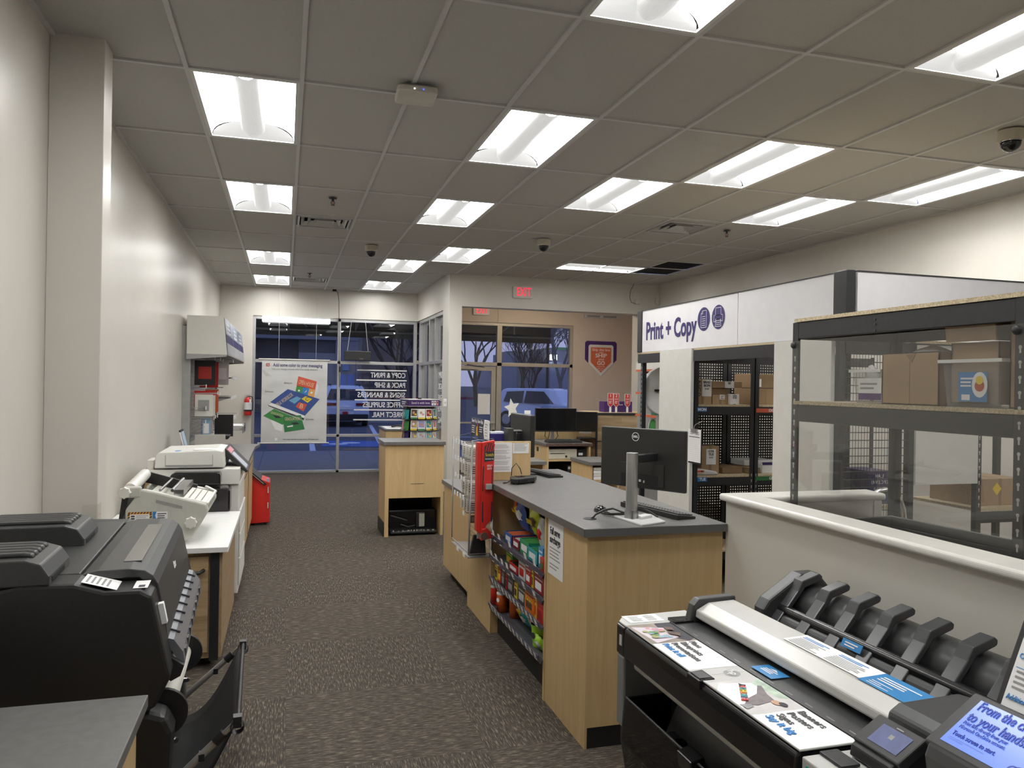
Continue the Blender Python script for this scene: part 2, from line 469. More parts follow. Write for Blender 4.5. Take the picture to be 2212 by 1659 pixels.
door = struct(d, 'door_1', bev=.003)
MB().box((3.13,gy0,.26),(3.92,gy1,1.96), GLASS).build('pane', door)
MB().box((3.0,FY-.05,.92),(3.97,FY-.02,.955), BRONZE).box((3.09,FY-.03,.92),(3.12,FY+.05,.955), BRONZE).box((3.94,FY-.03,.92),(3.965,FY+.05,.955), BRONZE).build('push_bar', door, bev=.006)
MB().box((3.25,FY-.03,1.985),(3.62,FY+.05,2.05), BRONZE).prism([(3.40,2.06),(3.75,2.02),(3.75,2.035),(3.40,2.085)], 'y', FY-.045, FY-.03, CHAR).build('door_closer', door, bev=.004)
MB().cyl((3.965,FY-.01,.78),(3.965,FY+.05,.78), .022, BLKM).build('lock_cylinder', door)

# low partition wall with rounded white cap, clear panel stands on it
CAPM = mat('cap_enamel', (.72,.70,.655), .28, noise=.04, scale=9)
PW = mat('partition_paint', (.60,.57,.515), .45, noise=.02, scale=3)
w_ = MB(); w_.box((2.09, BY+.2, 0), (2.20, 3.345, 1.148), PW); w_.box((2.20, 3.20, 0), (2.84, 3.345, 1.148), PW); w_.box((2.84, 3.195, 0), (2.885, 3.35, 1.148), CAPM)
struct(w_, 'wall_partition')
c = MB(); c.prism([(2.055,BY+.2),(2.215,BY+.2),(2.215,3.19),(2.91,3.19),(2.935,3.36),(2.055,3.36)], 'z', 1.148, 1.183, CAPM)
struct(c, 'trim_2', bev=.014, seg=4)

# acrylic corner guard on the pilaster
GUARD = glass_mat('corner_guard', (.985,.98,.975), .35, .1)
struct(MB().box((-.97,4.327,.0),(-.897,4.3295,1.06), GUARD).box((-.8995,4.327,.0),(-.897,4.40,1.06), GUARD), 'trim_3')

# ------------------------------------------------------------------ ceiling things
LAMP = mat('lamp_reflector_glow', (1,.99,.965), .5, noise=.004, emit=23)  # reflector glows itself, in place of tubes that would light it
LAMPE = mat('lamp_end_plate_glow', (1,.99,.97), .5, noise=.004, emit=.62)  # weak glow stands in for lamp light falling on the plate
LAMPB = mat('lamp_basket_glow', (1,.97,.90), .5, noise=.10, scale=40, stretch=(14,.25,1), emit=.62)  # weak glow stands in for the lit look of the basket metal
RIM = mat('lamp_rim', (.72,.72,.70), .4, noise=.02)
def troffer(label, w, l):
    t = thing('ceiling_light', label, 'ceiling light', (0, 0, 0), 0, None)
    f = MB(); a, b_ = w/2-.012, l/2-.012; r = .02
    for p, q in (((-a,-b_,0),(a,-b_+r,.014)), ((-a,b_-r,0),(a,b_,.014)), ((-a,-b_+r,0),(-a+r,b_-r,.014)), ((a-r,-b_+r,0),(a,b_-r,.014))): f.box(p, q, RIM)
    f.box((-a,-b_,.125), (a,b_,.13), RIM)
    f.build('frame', t, local=True)
    for s in (-1, 1):
        g_ = MB(); n = 8
        pr = [(a-r, .006)] + [((a-r) - (a-r-.10)*(1-math.cos(k/n*PI/2)), .006 + .10*math.sin(k/n*PI/2)) for k in range(1, n+1)] + [(.0, .106)]
        g_.grid(lambda u, v: (s*pr[round(u*(len(pr)-1))][0], -b_+.045 + v*(2*b_-.09), pr[round(u*(len(pr)-1))][1]), len(pr)-1, 1, LAMP)
        g_.build('reflector', t, local=True)
    for s in (-1, 1):
        g_ = MB(); n = 8
        pl = [(x, s*(b_-r) - s*.024*0, .006) for x in (-(a-r), a-r)]
        pts = [((a-r)*math.cos(PI*k/12), .004+.104*math.sin(PI*k/12)) for k in range(13)]
        g_.raw([(x, s*(b_-r), .004) if z < .006 else (x, s*(b_-r-.06*z/.108-.0), z) for x, z in pts], [tuple(range(13))], LAMPE)
        g_.build('end_plate', t, local=True)
    g_ = MB(); bw = .078; e_ = b_-.055
    prof = [(-bw,.085), (-bw*.98,.035), (-bw*.75,.012), (-bw*.3,.002), (bw*.3,.002), (bw*.75,.012), (bw*.98,.035), (bw,.085)]
    def fn(u, v):
        x, z = prof[round(u*7)]
        yy = -e_ + v*2*e_
        k = 1 - (1-min(1, min(v, 1-v)*20))**2 * .35
        return (x*k, yy, z)
    g_.grid(fn, 7, 40, LAMPB)
    g_.build('basket', t, local=True)
    return t
HL = ['nearest the left wall, at the front of its column','second in the column by the left wall','third in the column by the left wall','last in the column by the left wall, by the shopfront',
 'cut off at the top of the photo, middle','right of the wireless access point','in line behind the one by the wireless access point','left of the two side by side before the entry wall','smallest of the middle column, by the shopfront',
 'directly left of and behind the one over the pickup racks','right of the two side by side before the entry wall','long row on the right, second from the dome camera','above the Print and Copy sign','close to the right wall below the dome camera','at the right edge of the photo, nearest the corner']
tro = None
for k, (a, b_, c, d) in enumerate(FIX):
    lab = 'recessed troffer ceiling light ' + (HL[k] if k < NVIS else 'out of view over the near end of the shop')
    loc = ((a+b_)/2, (c+d)/2, CEIL)
    if tro is None: tro = troffer(lab, TS, 2*TS); tro.matrix_basis = Matrix.Translation(loc); MW[tro.name] = tro.matrix_basis.copy()
    else: dup(tro, loc, 0, lab, 'recessed ceiling lights over the near end of the shop' if k >= NVIS else None)
dup(tro, ((LAND[0]+LAND[1])/2, (LAND[2]+LAND[3])/2, CEIL), PI/2, 'recessed white troffer ceiling light lying crosswise beside the dark return grilles')

GRL = mat('grille_metal', (.55,.55,.54), .4, .3, noise=.04)
def diffuser(label, x, y):
    t = thing('air_diffuser', label, 'air vent', (x, y, CEIL), 0)
    f = MB(); h = .27
    for p, q in (((-h,-h,-.006),(h,-h+.02,.012)), ((-h,h-.02,-.006),(h,h,.012)), ((-h,-h+.02,-.006),(-h+.02,h-.02,.012)), ((h-.02,-h+.02,-.006),(h,h-.02,.012))): f.box(p, q, GRL)
    f.build('frame', t, local=True)
    b_ = MB(); b_.box((-h,-h,.16), (h,h,.165), DARK)
    for p, q in (((-h,-h,.01),(-h+.004,h,.16)), ((h-.004,-h,.01),(h,h,.16)), ((-h,-h,.01),(h,-h+.004,.16)), ((-h,h-.004,.01),(h,h,.16))): b_.box(p, q, DARK)
    b_.build('duct_box', t, local=True)
    for r0, r1 in ((.235,.20), (.17,.135), (.105,.07)):
        v = MB()
        A = [(-r0,-r0,.002),(r0,-r0,.002),(r0,r0,.002),(-r0,r0,.002)]; B = [(-r1,-r1,.045),(r1,-r1,.045),(r1,r1,.045),(-r1,r1,.045)]
        v.raw(A+B, [(i,(i+1)%4,4+(i+1)%4,4+i) for i in range(4)], GRL)
        v.build('louvre_ring', t, local=True, solid=.003)
    return t
d0 = diffuser('square ceiling air diffuser right of the second left-hand light', (cx(1)+cx(2))/2, cy(3)+.295)
dup(d0, ((cx(1)+cx(2))/2, cy(7)+.295, CEIL), 0, 'square ceiling air diffuser by the shopfront beside the last left-hand light')
dup(d0, ((cx(7)+cx(8))/2, cy(2)+.425, CEIL), 0, 'square ceiling air diffuser on the right above the Print and Copy sign')
for k, yy in enumerate((cy(4)+TS/2, cy(4)+1.5*TS)):
    t = thing('return_grille', ('farther' if k else 'nearer')+' of two black return air grilles in the ceiling', 'air vent', ((cx(9)+cx(10))/2, yy, CEIL))
    g_ = MB(); h = .29
    g_.box((-h,-h,.10),(h,h,.105), TILE_DARK); g_.build('backing', t, local=True)
    g_ = MB()
    for q in range(14): g_.box((-h, -h+.02+q*.04, .01), (h, -h+.03+q*.04, .03), TILE_DARK)
    g_.build('louvre', t, local=True)

t = thing('wireless_access_point', 'white wireless access point with two small indicator lights on the ceiling', 'access point', (.70, 4.46, CEIL), -.05)
MB().prism(rrect(-.115,-.115,.115,.115,.03), 'z', -.05, -.012, mat('ap_plastic', (.60,.57,.50), .5)).build('housing', t, local=True, bev=.008)
MB().prism(rrect(-.09,-.09,.09,.09,.02), 'z', -.012, 0, GREYP).build('mounting_plate', t, local=True)
MB().cyl((-.02,-.118,-.034),(-.02,-.114,-.034),.004, mat('led_white', (.9,.95,1), .5, emit=3)).build('indicator_light', t, local=True)
MB().cyl((.03,-.118,-.034),(.03,-.114,-.034),.004, mat('led_blue', (.05,.1,.9), .5, emit=3)).build('indicator_light', t, local=True)

def domecam(label, x, y):
    t = thing('dome_camera', label, 'security camera', (x, y, CEIL))
    MB().cyl((0,0,-.065),(0,0,0),.078, mat('cam_base', (.55,.50,.40), .5), 24).build('base', t, local=True, bev=.006)
    MB().lathe([(.060,-.065)] + [(.060*math.cos(a), -.075-.062*math.sin(a)) for a in [k*PI/16 for k in range(8)]] + [(.001,-.137)], (0,0,0), mat('smoked_dome', (.01,.01,.012), .06)).build('dome', t, local=True)
    MB().lathe([(.062,-.065),(.064,-.068),(.062,-.072)], (0,0,0), CHROME).build('trim_ring', t, local=True)
    return t
dc = domecam('dome security camera on the ceiling left of centre, right of the left-hand light column', 1.0, 9.72)
dup(dc, (2.87, 8.56, CEIL), 0, 'dome security camera in the middle of the ceiling before the entry wall')
dup(dc, (4.49, 3.90, CEIL), 0, 'dome security camera at the right edge of the photo')
def sprinkler(label, x, y):
    t = thing('sprinkler_head', label, 'fire sprinkler', (x, y, CEIL))
    MB().lathe([(.001,0),(.04,-.001),(.034,-.008),(.012,-.009),(.011,-.03),(.001,-.03)], (0,0,0), BLKM, 16).build('escutcheon', t, local=True)
    MB().tube([(-.010,0,-.03),(-.017,0,-.045),(-.006,0,-.065)], .0035, BLKM, 6).tube([(.010,0,-.03),(.017,0,-.045),(.006,0,-.065)], .0035, BLKM, 6).cyl((0,0,-.03),(0,0,-.062),.004, RED, 6).build('frame_arms', t, local=True)
    MB().cyl((0,0,-.065),(0,0,-.069),.018, BLKM, 12).build('deflector', t, local=True)
    return t
s0 = sprinkler('fire sprinkler head on the ceiling tile right of the second left-hand light', .395, 7.33)
dup(s0, (.34, 12.55, CEIL), 0, 'small fire sprinkler head before the far ceiling diffuser by the shopfront')
dup(s0, (4.54, 7.34, CEIL), 0, 'fire sprinkler head near the right-hand ceiling diffuser')

t = thing('ceiling_light', 'unseen warm ceiling light added to brighten the entrance vestibule', 'ceiling light', (4.6,13.2,3.38))  # fixture added out of view to brighten the vestibule
MB().box((4.0,13.05,3.37),(5.2,13.35,3.40),RIM).build('housing', t)
MB().box((4.03,13.07,3.33),(5.17,13.33,3.37),mat('lamp_warm_added',(1,.82,.60),.5,noise=.01,emit=30)).build('lamp', t)
# ------------------------------------------------------------------ outside, at dusk
ASPH = mat('asphalt', (.085,.088,.105), .9, noise=.18, scale=3, detail=8)
CONC = mat('sidewalk_concrete', (.19,.19,.205), .9, noise=.08, scale=6, detail=6)
PAINTW = mat('road_paint', (.62,.66,.75), .8, noise=.05)
PAINTB = mat('road_paint_blue', (.06,.14,.42), .8, noise=.1)
GRASS = mat('dry_grass', (.13,.10,.085), .95, noise=.3, scale=4, detail=6)
REDC = mat('red_curb', (.34,.09,.10), .9, noise=.1)
STUC = mat('stucco_dusk', (.23,.24,.27), .9, noise=.05, scale=1)
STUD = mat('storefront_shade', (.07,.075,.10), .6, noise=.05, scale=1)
BRICK = mat('brick_building', (.20,.165,.15), .9, noise=.12, scale=2, detail=6)
METB = mat('blue_cladding', (.16,.20,.30), .6, noise=.05, scale=1)
BARK = mat('bark', (.055,.045,.045), .9, noise=.2, scale=5)
def gz(y): return -.12 if y < 36 else -.12 + min(1.35, (y-36)*.031)
g_ = MB(); yy = [19.6,36,80,130]
for a, b_ in zip(yy, yy[1:]): g_.raw([(-60,a,gz(a)),(130,a,gz(a)),(130,b_,gz(b_)),(-60,b_,gz(b_))], [(0,1,2,3)], ASPH)
struct(g_, 'parking_lot', fix=False)
g_ = MB(); g_.box((-12,FY+.2,-.5),(30,19.6,-.015), CONC)
for q in range(-6, 16): g_.box((-.48+q*1.52,FY+.25,-.016),(-.462+q*1.52,19.6,-.0135), STUD)
struct(g_, 'sidewalk')
def marks(name, quads, m, label):
    b_ = MB()
    for q in quads: b_.raw([(x, y, gz(y)+.006) for x, y in q], [(0,1,2,3)], m)
    b_.build(name, label=label, cat='road marking')
marks('parking_stripe', [[(.62,19.9),(.78,19.9),(.84,23.4),(.70,23.4)]], PAINTW, 'white painted stripe on the asphalt under the hanging banner')
marks('parking_stripe', [[(2.55,21.5),(2.72,21.5),(3.55,33),(3.40,33)]], PAINTW, 'long white parking stripe right of the white car seen from behind')
marks('parking_stripe', [[(7.2,27.2),(7.3,27.0),(11,25.4),(11,25.6)]], PAINTW, 'white parking stripe seen low through the glass entry door')
marks('parking_stripe', [[(4.2,26.2),(4.25,26.0),(9.5,24.6),(9.5,24.8)]], PAINTW, 'white parking stripe left of the parked light sport utility car')
b_ = MB(); b_.raw([(x,y,-.112) for x,y in ((1.0,22.1),(2.62,21.9),(2.72,24.0),(1.1,24.2))], [(0,1,2,3)], PAINTB)
for q in ((1.5,22.9),(1.9,23.3)): b_.raw([(q[0]+.28*math.cos(k*PI/8), q[1]+.3*math.sin(k*PI/8), -.108) for k in range(16)], [tuple(range(16))], PAINTW)
b_.build('accessible_bay_marking', label='blue accessible parking patch with a white symbol on the asphalt', cat='road marking')
MB().prism([(19.95,-.12),(20.15,-.12),(20.12,-.01),(19.98,-.01)], 'x', 1.45, 3.1, mat('wheel_stop_wood', (.26,.19,.13), .9)).build('wheel_stop', label='tan wheel stop on the asphalt beyond the shopfront glass', cat='wheel stop', bev=.02)
g_ = MB(); g_.raw([(6,57,gz(57)+.1),(70,57,gz(57)+.1),(70,64,gz(64)+.1),(6,64,gz(64)+.1)], [(0,1,2,3)], GRASS); g_.box((6,56.8,gz(57)-.1),(70,57,gz(57)+.14), REDC)
struct(g_, 'median_strip')

t = thing('building', 'long grey shop wing with a deep shaded front facing the shopfront', 'building', (-4,44,-.12))
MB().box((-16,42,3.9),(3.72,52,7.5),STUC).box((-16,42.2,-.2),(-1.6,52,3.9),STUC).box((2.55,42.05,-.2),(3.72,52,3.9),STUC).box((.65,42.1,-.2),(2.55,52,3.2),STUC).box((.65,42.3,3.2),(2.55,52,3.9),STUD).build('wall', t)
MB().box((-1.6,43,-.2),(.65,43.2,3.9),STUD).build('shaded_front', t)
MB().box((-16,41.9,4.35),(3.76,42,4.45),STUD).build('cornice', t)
MB().box((1.0,41.97,1.72),(1.95,42.04,1.85),INK).build('wall_lettering', t)
MB().box((2.9,41.97,2.3),(3.25,42.04,2.62),mat('notice_blue',(.2,.3,.5),.6)).build('notice', t)
for k, x in enumerate((2.55,2.92)):
    t = thing('parking_sign', ('right' if k else 'left')+' of two blue parking signs on posts before the grey wing', 'sign', (x+.1,38,-.12))
    MB().cyl((x+.1,38,-.12),(x+.1,38,2.0),.03,ALU,8).build('post', t); MB().box((x-.05,37.96,1.35),(x+.25,37.98,2.05),mat('sign_blue',(.12,.22,.55),.5)).build('plate', t)
t = thing('building', 'brown brick building behind the bare tree, right of the grey wing', 'building', (8,62,.6))
MB().box((5.6,60,0),(12.5,70,6.0),BRICK).box((5.6,59.9,5.8),(12.5,60,6.1),STUD).build('wall', t)
for k in range(4): MB().box((6.3+k*1.6,59.9,1.0),(7.2+k*1.6,60,2.6),STUD).build('window', t)
t = thing('building', 'large plain blue-grey metal building at the right edge of the entry windows', 'building', (27,72,1))
MB().box((22.0,70,.5),(60,90,3.9),METB).box((21.0,69.9,.5),(23.0,70,3.4),STUC).build('wall', t)
MB().box((24.0,72,3.9),(60,90,5.2),STUC).build('upper_storey', t); MB().box((25.5,71.9,5.2),(60,90,5.45),GREEN).build('roof_edge', t)
MB().box((22.0,69.6,.55),(60,69.95,1.25),STUD).build('loading_dock', t)
for q in range(5): MB().box((24+q*3,69.93,1.3),(24.04+q*3,70,3.9),STUD).build('panel_seam', t)
t = thing('flood_light', 'bright flood light on the roof edge of the blue-grey building', 'light', (24.5,69.5,4))
MB().cyl((24.5,69.7,3.6),(24.5,69.7,4.25),.05,STUD,8).build('bracket', t)
MB().box((24.2,69.4,4.1),(24.8,69.7,4.6), mat('flood_lamp',(1,.97,.85),.5,noise=.01,emit=14)).build('lamp', t)
t = thing('building', 'low pale building far behind the trees at the left of the glass door', 'building', (40,118,1.2))
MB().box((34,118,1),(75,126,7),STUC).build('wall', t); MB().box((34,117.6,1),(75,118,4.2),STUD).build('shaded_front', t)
# parked cars far away
t = thing('light_pole', 'tall dark car park light pole on a pale concrete base', 'lamp post', (17.2,50,gz(50)))
MB().cyl((17.2,50,gz(50)),(17.2,50,12),.10,BLKM,8).build('pole', t); MB().cyl((17.2,50,gz(50)-.2),(17.2,50,gz(50)+1.0),.42,mat('pole_base',(.36,.30,.24),.9),16).build('base', t)

def tree_mesh(seed, h, spread, m, vase=1.0):
    r = random.Random(seed); b_ = MB()
    def grow(p, d, L, rad, depth):
        n = 3; pts = [p]; q = p
        for k in range(n):
            d = (d + V((r.uniform(-.16,.16), r.uniform(-.16,.16), r.uniform(-.04,.10)))).normalized(); q = q + d*L/n; pts.append(q)
        b_.tube(pts, [rad*(1-.3*k/n) for k in range(n+1)], m, 5 if depth > 3 else 3, cap=False)
        if depth == 0: return
        kids = 4 if depth in (5,2) else 3
        for k in range(kids):
            a = r.uniform(0, 2*PI); s = r.uniform(.35,.8)*spread
            nd = (d + V((math.cos(a)*s, math.sin(a)*s, r.uniform(-.05,.35)*vase))).normalized()
            pp = pts[-1] if k < 2 else pts[-2]
            grow(pp, nd, L*r.uniform(.66,.86), rad*r.uniform(.5,.66), depth-1)
    grow(V((0,0,-.3)), V((0,0,1)), h*.25, h*.019, 5)
    return b_
def tree(label, x, y, h, seed, spread=.9, rz=0, grp='bare trees in the car park'):
    t = thing('bare_tree', label, 'tree', (x, y, gz(y)), rz)
    tree_mesh(seed, h, spread, BARK).build('branches', t, local=True, fix=False)
    return t
tree('bare tree with the widest crown, in the middle of the right entry window', 20.1, 55, 9.6, 3)
tree('small bare forked tree low in the right entry window, left of the widest crown', 15.6, 48, 5.4, 11, .8)
ta = tree('left of the two bare tree trunks seen through the glass door', 19.0, 62, 8.0, 5)
dup(ta, (20.6, 66, gz(66)), 2.1, 'right of the two bare tree trunks seen through the glass door')
tree('bare tree crown at the top left of the transom over the glass door', 11.8, 48, 9.6, 21, 1.0)
dup(ta, (26.5, 62, gz(62)), 4.0, 'bare tree crown at the right edge of the entry window', scale=(1.1,1.1,1.25))
tree('big bare tree in the upper right pane of the left shopfront', 6.2, 46, 10.5, 9, .75)
dup(ta, (8.2, 52, gz(52)), 1.0, 'thin bare tree at the right end of the left shopfront panes', scale=(.8,.8,.9))

def vehicle(name, label, loc, rz, paint, prof, cabin, W=1.85, L=4.6, wheel=.36, ab=(.95,3.75), rear=True, glassc=None):
    """prof: body side outline (x along length, z); cabin: glasshouse outline"""
    t = thing(name, label, 'car', loc, rz); GL = mat('car_glass', (.012,.014,.02), .05, noise=.05)
    b_ = MB(); n = len(prof)
    def ring(pr, w, tum):
        return [(x, s, z) for s in (-1, 1) for x, z in pr for w in (0,)]
    for s in (-1, 1): pass
    zmin = min(z for _, z in prof); zmid = .95
    def half(z): return W/2 if z < zmid else W/2 - (z-zmid)*.30
    vs = [(x, -half(z), z) for x, z in prof] + [(x, half(z), z) for x, z in prof]
    fs = [(i,(i+1)%n,n+(i+1)%n,n+i) for i in range(n)] + [tuple(range(n))[::-1], tuple(range(n,2*n))]
    b_.raw(vs, fs, paint); b_.build('body', t, local=True, bev=.07, seg=3)
    # side, rear and front glass
    for s in (-1, 1):
        for pane in cabin['side']:
            b_ = MB(); vv = [(x, s*(half(z)+.012), z) for x, z in pane]
            b_.raw(vv, [tuple(range(len(vv)))], GL); b_.build('side_window', t, local=True)
    for nm in ('rear','front'):
        if nm in cabin:
            (xa, za), (xb, zb) = cabin[nm]; b_ = MB(); sg = -.03 if nm == 'rear' else .03
            vv = [(xa+sg,-half(za)+.12,za),(xa+sg,half(za)-.12,za),(xb+sg,half(zb)-.16,zb),(xb+sg,-half(zb)+.16,zb)]
            b_.raw(vv, [(0,1,2,3)], GL); b_.build(nm+'_window', t, local=True)
    for ax in ab:
        for s in (-1, 1):
            b_ = MB(); b_.cyl((ax, s*(W/2-.20), wheel),(ax, s*(W/2+.01), wheel), wheel, RUBBER, 20); b_.cyl((ax, s*(W/2+.0), wheel),(ax, s*(W/2+.02), wheel), wheel*.62, ALU, 10)
            b_.build('wheel', t, local=True)
    return t, half
CARW = mat('car_paint_white', (.60,.66,.78), .25, noise=.02, coat=.5)
suv = [(0,.45),(.0,.75),(.10,1.02),(.55,1.60),(.75,1.66),(2.6,1.68),(3.3,1.62),(3.75,1.08),(4.5,.95),(4.62,.70),(4.62,.40),(4.4,.25),(.2,.28)]
cab = {'side': [[(.75,1.10),(.85,1.52),(1.75,1.56),(1.75,1.06)], [(1.85,1.06),(1.85,1.56),(2.75,1.55),(3.35,1.06)]], 'rear': ((.14,1.10),(.50,1.52)), 'front': ((3.70,1.10),(3.30,1.56))}
t, hf = vehicle('parked_car', 'white sport utility car seen from behind through the left shopfront', (2.36,31.6,-.12), PI/2, CARW, suv, cab)
TAIL = mat('tail_lamp', (.20,.02,.03), .2)
for s in (-1, 1): MB().box((-.03,s*.38,.86),(.12,s*.90,.97),TAIL).build('tail_light', t, local=True, bev=.02)
MB().box((-.05,-.88,.26),(.1,.88,.52),BLKM).build('bumper', t, local=True, bev=.03)
MB().box((-.035,-.26,.70),(.0,.26,.82),PAPER).build('number_plate', t, local=True)
MB().box((-.055,-.06,.52),(-.02,.14,.62),RED).box((-.055,-.30,.52),(-.02,-.1,.60),PAPER).build('bumper_sticker', t, local=True)
MB().box((.55,-.60,1.66),(2.4,-.56,1.72),BLKM).box((.55,.56,1.66),(2.4,.60,1.72),BLKM).build('roof_rail', t, local=True)
t, hf = vehicle('parked_car', 'white sport utility car seen from the front quarter through the entry window', (9.15,32.6,-.12), math.radians(306), CARW, suv, cab)
for s in (-1, 1): MB().box((4.45,s*.45,.72),(4.64,s*.86,.84),PAPER).build('head_light', t, local=True, bev=.02)
MB().box((4.5,-.6,.35),(4.66,.6,.68),BLKM).build('grille', t, local=True)
MB().box((2.9,-.85,.42),(3.0,-.93,.7),PAPER).build('door_decal', t, local=True)
pk = [(0,.5),(0,1.12),(1.75,1.12),(1.85,1.72),(2.2,1.80),(3.3,1.80),(4.1,1.22),(5.2,1.14),(5.4,.85),(5.4,.45),(.2,.38)]
pcab = {'side': [[(2.0,1.18),(2.08,1.66),(2.75,1.70),(2.75,1.16)], [(2.85,1.16),(2.85,1.70),(3.25,1.68),(3.85,1.16)]], 'rear': ((1.80,1.2),(1.86,1.62)), 'front': ((4.05,1.24),(3.35,1.74))}
t, hf = vehicle('pickup_truck', 'blue-grey pickup truck cut off by the right edge of the entry window', (10.6,30.2,-.25), math.radians(312), mat('truck_paint', (.20,.27,.40), .25, coat=.5), pk, pcab, 1.95, 5.4, .40, (1.0,4.3))
MB().box((3.75,-1.25,1.10),(3.95,-.98,1.36),BLKM).build('wing_mirror', t, local=True, bev=.03)
for k, (x, y, lb) in enumerate(((36,105,'small white car far off at the left of the glass door'),(40,108,'pale car far off between the two tree trunks'),(45,110,'pale car far off right of the two tree trunks'),(34,100,'white car far off behind the light pole'))):
    if k == 0: far, _ = vehicle('distant_car', lb, (x,y,gz(y)), .3, CARW, suv, cab)
    else: dup(far, (x,y,gz(y)), .3+.5*k, lb)

# canvas awning over the pavement with its steel frame, seen from below
AWN = mat('awning_canvas', (.055,.052,.05), .9, noise=.08, scale=4)
AWF = mat('awning_frame', (.22,.21,.20), .6, noise=.05)
def awning(label, x0, x1, mirror=False):
    t = thing('awning', label, 'awning', ((x0+x1)/2, 15.6, 2.75))
    MB().quad([(x0,14.97,3.75),(x1,14.97,3.75),(x1,16.25,2.80),(x0,16.25,2.80)], AWN).quad([(x0,16.25,2.80),(x1,16.25,2.80),(x1,16.26,2.62),(x0,16.26,2.62)], AWN).build('canvas', t, solid=.012)
    n = max(1, round((x1-x0)/1.3)); 
    for k in range(n+1):
        x = x0 + (x1-x0)*k/n
        MB().tube([(x,14.99,2.98),(x,16.22,2.78)], .02, AWF, 6).tube([(x,14.99,3.70),(x,16.20,2.82)], .02, AWF, 6).tube([(x,15.0,3.1),(x+.35,16.18,2.8)], .016, AWF, 6).build('rib', t)
    MB().tube([(x0,16.22,2.74),(x1,16.22,2.74)], .022, AWF, 6).tube([(x0,15.62,2.95),(x1,15.62,2.95)], .02, AWF, 6).build('front_rail', t)
awning('dark canvas awning over the left shopfront, frame seen from below', -2.6, 2.7)
awning('dark canvas awning over the entrance, sloped end showing at the right', 3.15, 5.72)
# ------------------------------------------------------------------ things at the shopfront
# hanging banner
MARBLE = mat('banner_print', (.60,.60,.585), .5, noise=.10, scale=1.6, stretch=(1,1,2.5), detail=5)
t = thing('hanging_banner', 'large white printed banner hung before the shopfront glass, headed Add some color', 'banner', (.163,14.5,.57))
MB().box((-.405,14.498,.58),(.735,14.502,2.07), MARBLE).build('sheet', t)
T = frame3((.165,14.497,1.325), (1,0,0), (0,0,1))
MB().tube([(-.46,14.5,2.08),(.78,14.5,2.08)], .014, LGREY).build('top_bar', t)
MB().tube([(-.46,14.5,.575),(.78,14.5,.575)], .012, LGREY).build('bottom_bar', t)
for x in (-.12,.53): MB().tube([(x,14.5,2.08),(x,14.5,CEIL)], .003, LGREY, 5).build('hanging_wire', t)
text('Add some color to your messaging', .085, T @ Matrix.Translation((.05,.655,0)), NAVY, t, bold=.016, width=.86)
text('Help your message resonate with Canva design templates.', .05, T @ Matrix.Translation((-.0,.585,0)), INKG, t, width=.80)
p = MB()
for a, b_ in (((-.50,.63),(-.49,.68)), ((-.45,.63),(-.44,.68)), ((-.50,.63),(-.44,.64)), ((-.50,.67),(-.44,.68))): patch(p, T, a[0], a[1], b_[0], b_[1], RED, .001)
poly2(p, T, [(-.49,.655),(-.475,.64),(-.435,.70),(-.475,.657)], RED, .0014)
GREYL = mat('banner_grey', (.50,.50,.49), .5)
for q in ((-.56,.45,-.30,.62),): poly2(p, T, [(-.56,.52),(-.50,.45),(-.40,.45),(-.56,.58)], GREYL, .0007)
# acrylic stand with a red card
poly2(p, T, [(.02,.33),(.06,.10),(.40,.13),(.42,.30),(.38,.33)], mat('print_glass',(.66,.67,.68),.3), .0008)
poly2(p, T, [(.06,.46),(.385,.37),(.36,.22),(.03,.285)], mat('print_red',(.60,.09,.05),.5), .0012)
poly2(p, T, [(.035,.29),(.145,.268),(.12,.13),(.01,.165)], GREEN, .0012)
poly2(p, T, [(.145,.268),(.255,.243),(.23,.10),(.12,.13)], BLUE, .0012)
poly2(p, T, [(.255,.243),(.362,.22),(.34,.08),(.23,.10)], mat('print_amber',(.68,.33,.09),.5), .0012)
p.raw([T @ V((x,y,.0016)) for x,y in ((.165,.16),(.20,.20),(.215,.215),(.20,.18))], [(0,1,2,3)], PAPER)
disc(p, T, .075, .20, .018, PAPER, .0016); disc(p, T, .295, .165, .02, PAPER, .0016)
# workbook
poly2(p, T, [(-.445,-.07),(-.40,-.03),(.20,-.20),(.155,-.33)], PAPER, .0009)
poly2(p, T, [(-.465,-.06),(-.445,-.09),(.16,-.345),(.175,-.30)], INK, .0010)
for k in range(26):
    u = k/25; poly2(p, T, [(-.455+u*.62,-.07-u*.262),(-.448+u*.62,-.074-u*.262),(-.442+u*.62,-.10-u*.262),(-.449+u*.62,-.098-u*.262)], PAPER, .0013)
poly2(p, T, [(-.42,-.015),(-.12,.225),(.44,.05),(.185,-.255)], mat('print_blue',(.035,.075,.26),.5), .0014)
poly2(p, T, [(-.10,.02),(.04,.095),(.12,.06),(.0,-.04)], mat('print_sky',(.14,.34,.52),.5), .0018)
poly2(p, T, [(.12,.05),(.19,.10),(.31,.05),(.23,-.02)], YELL, .0018)
poly2(p, T, [(.02,-.09),(.08,-.01),(.22,-.05),(.16,-.18)], mat('print_red',(.60,.09,.05),.5), .0018)
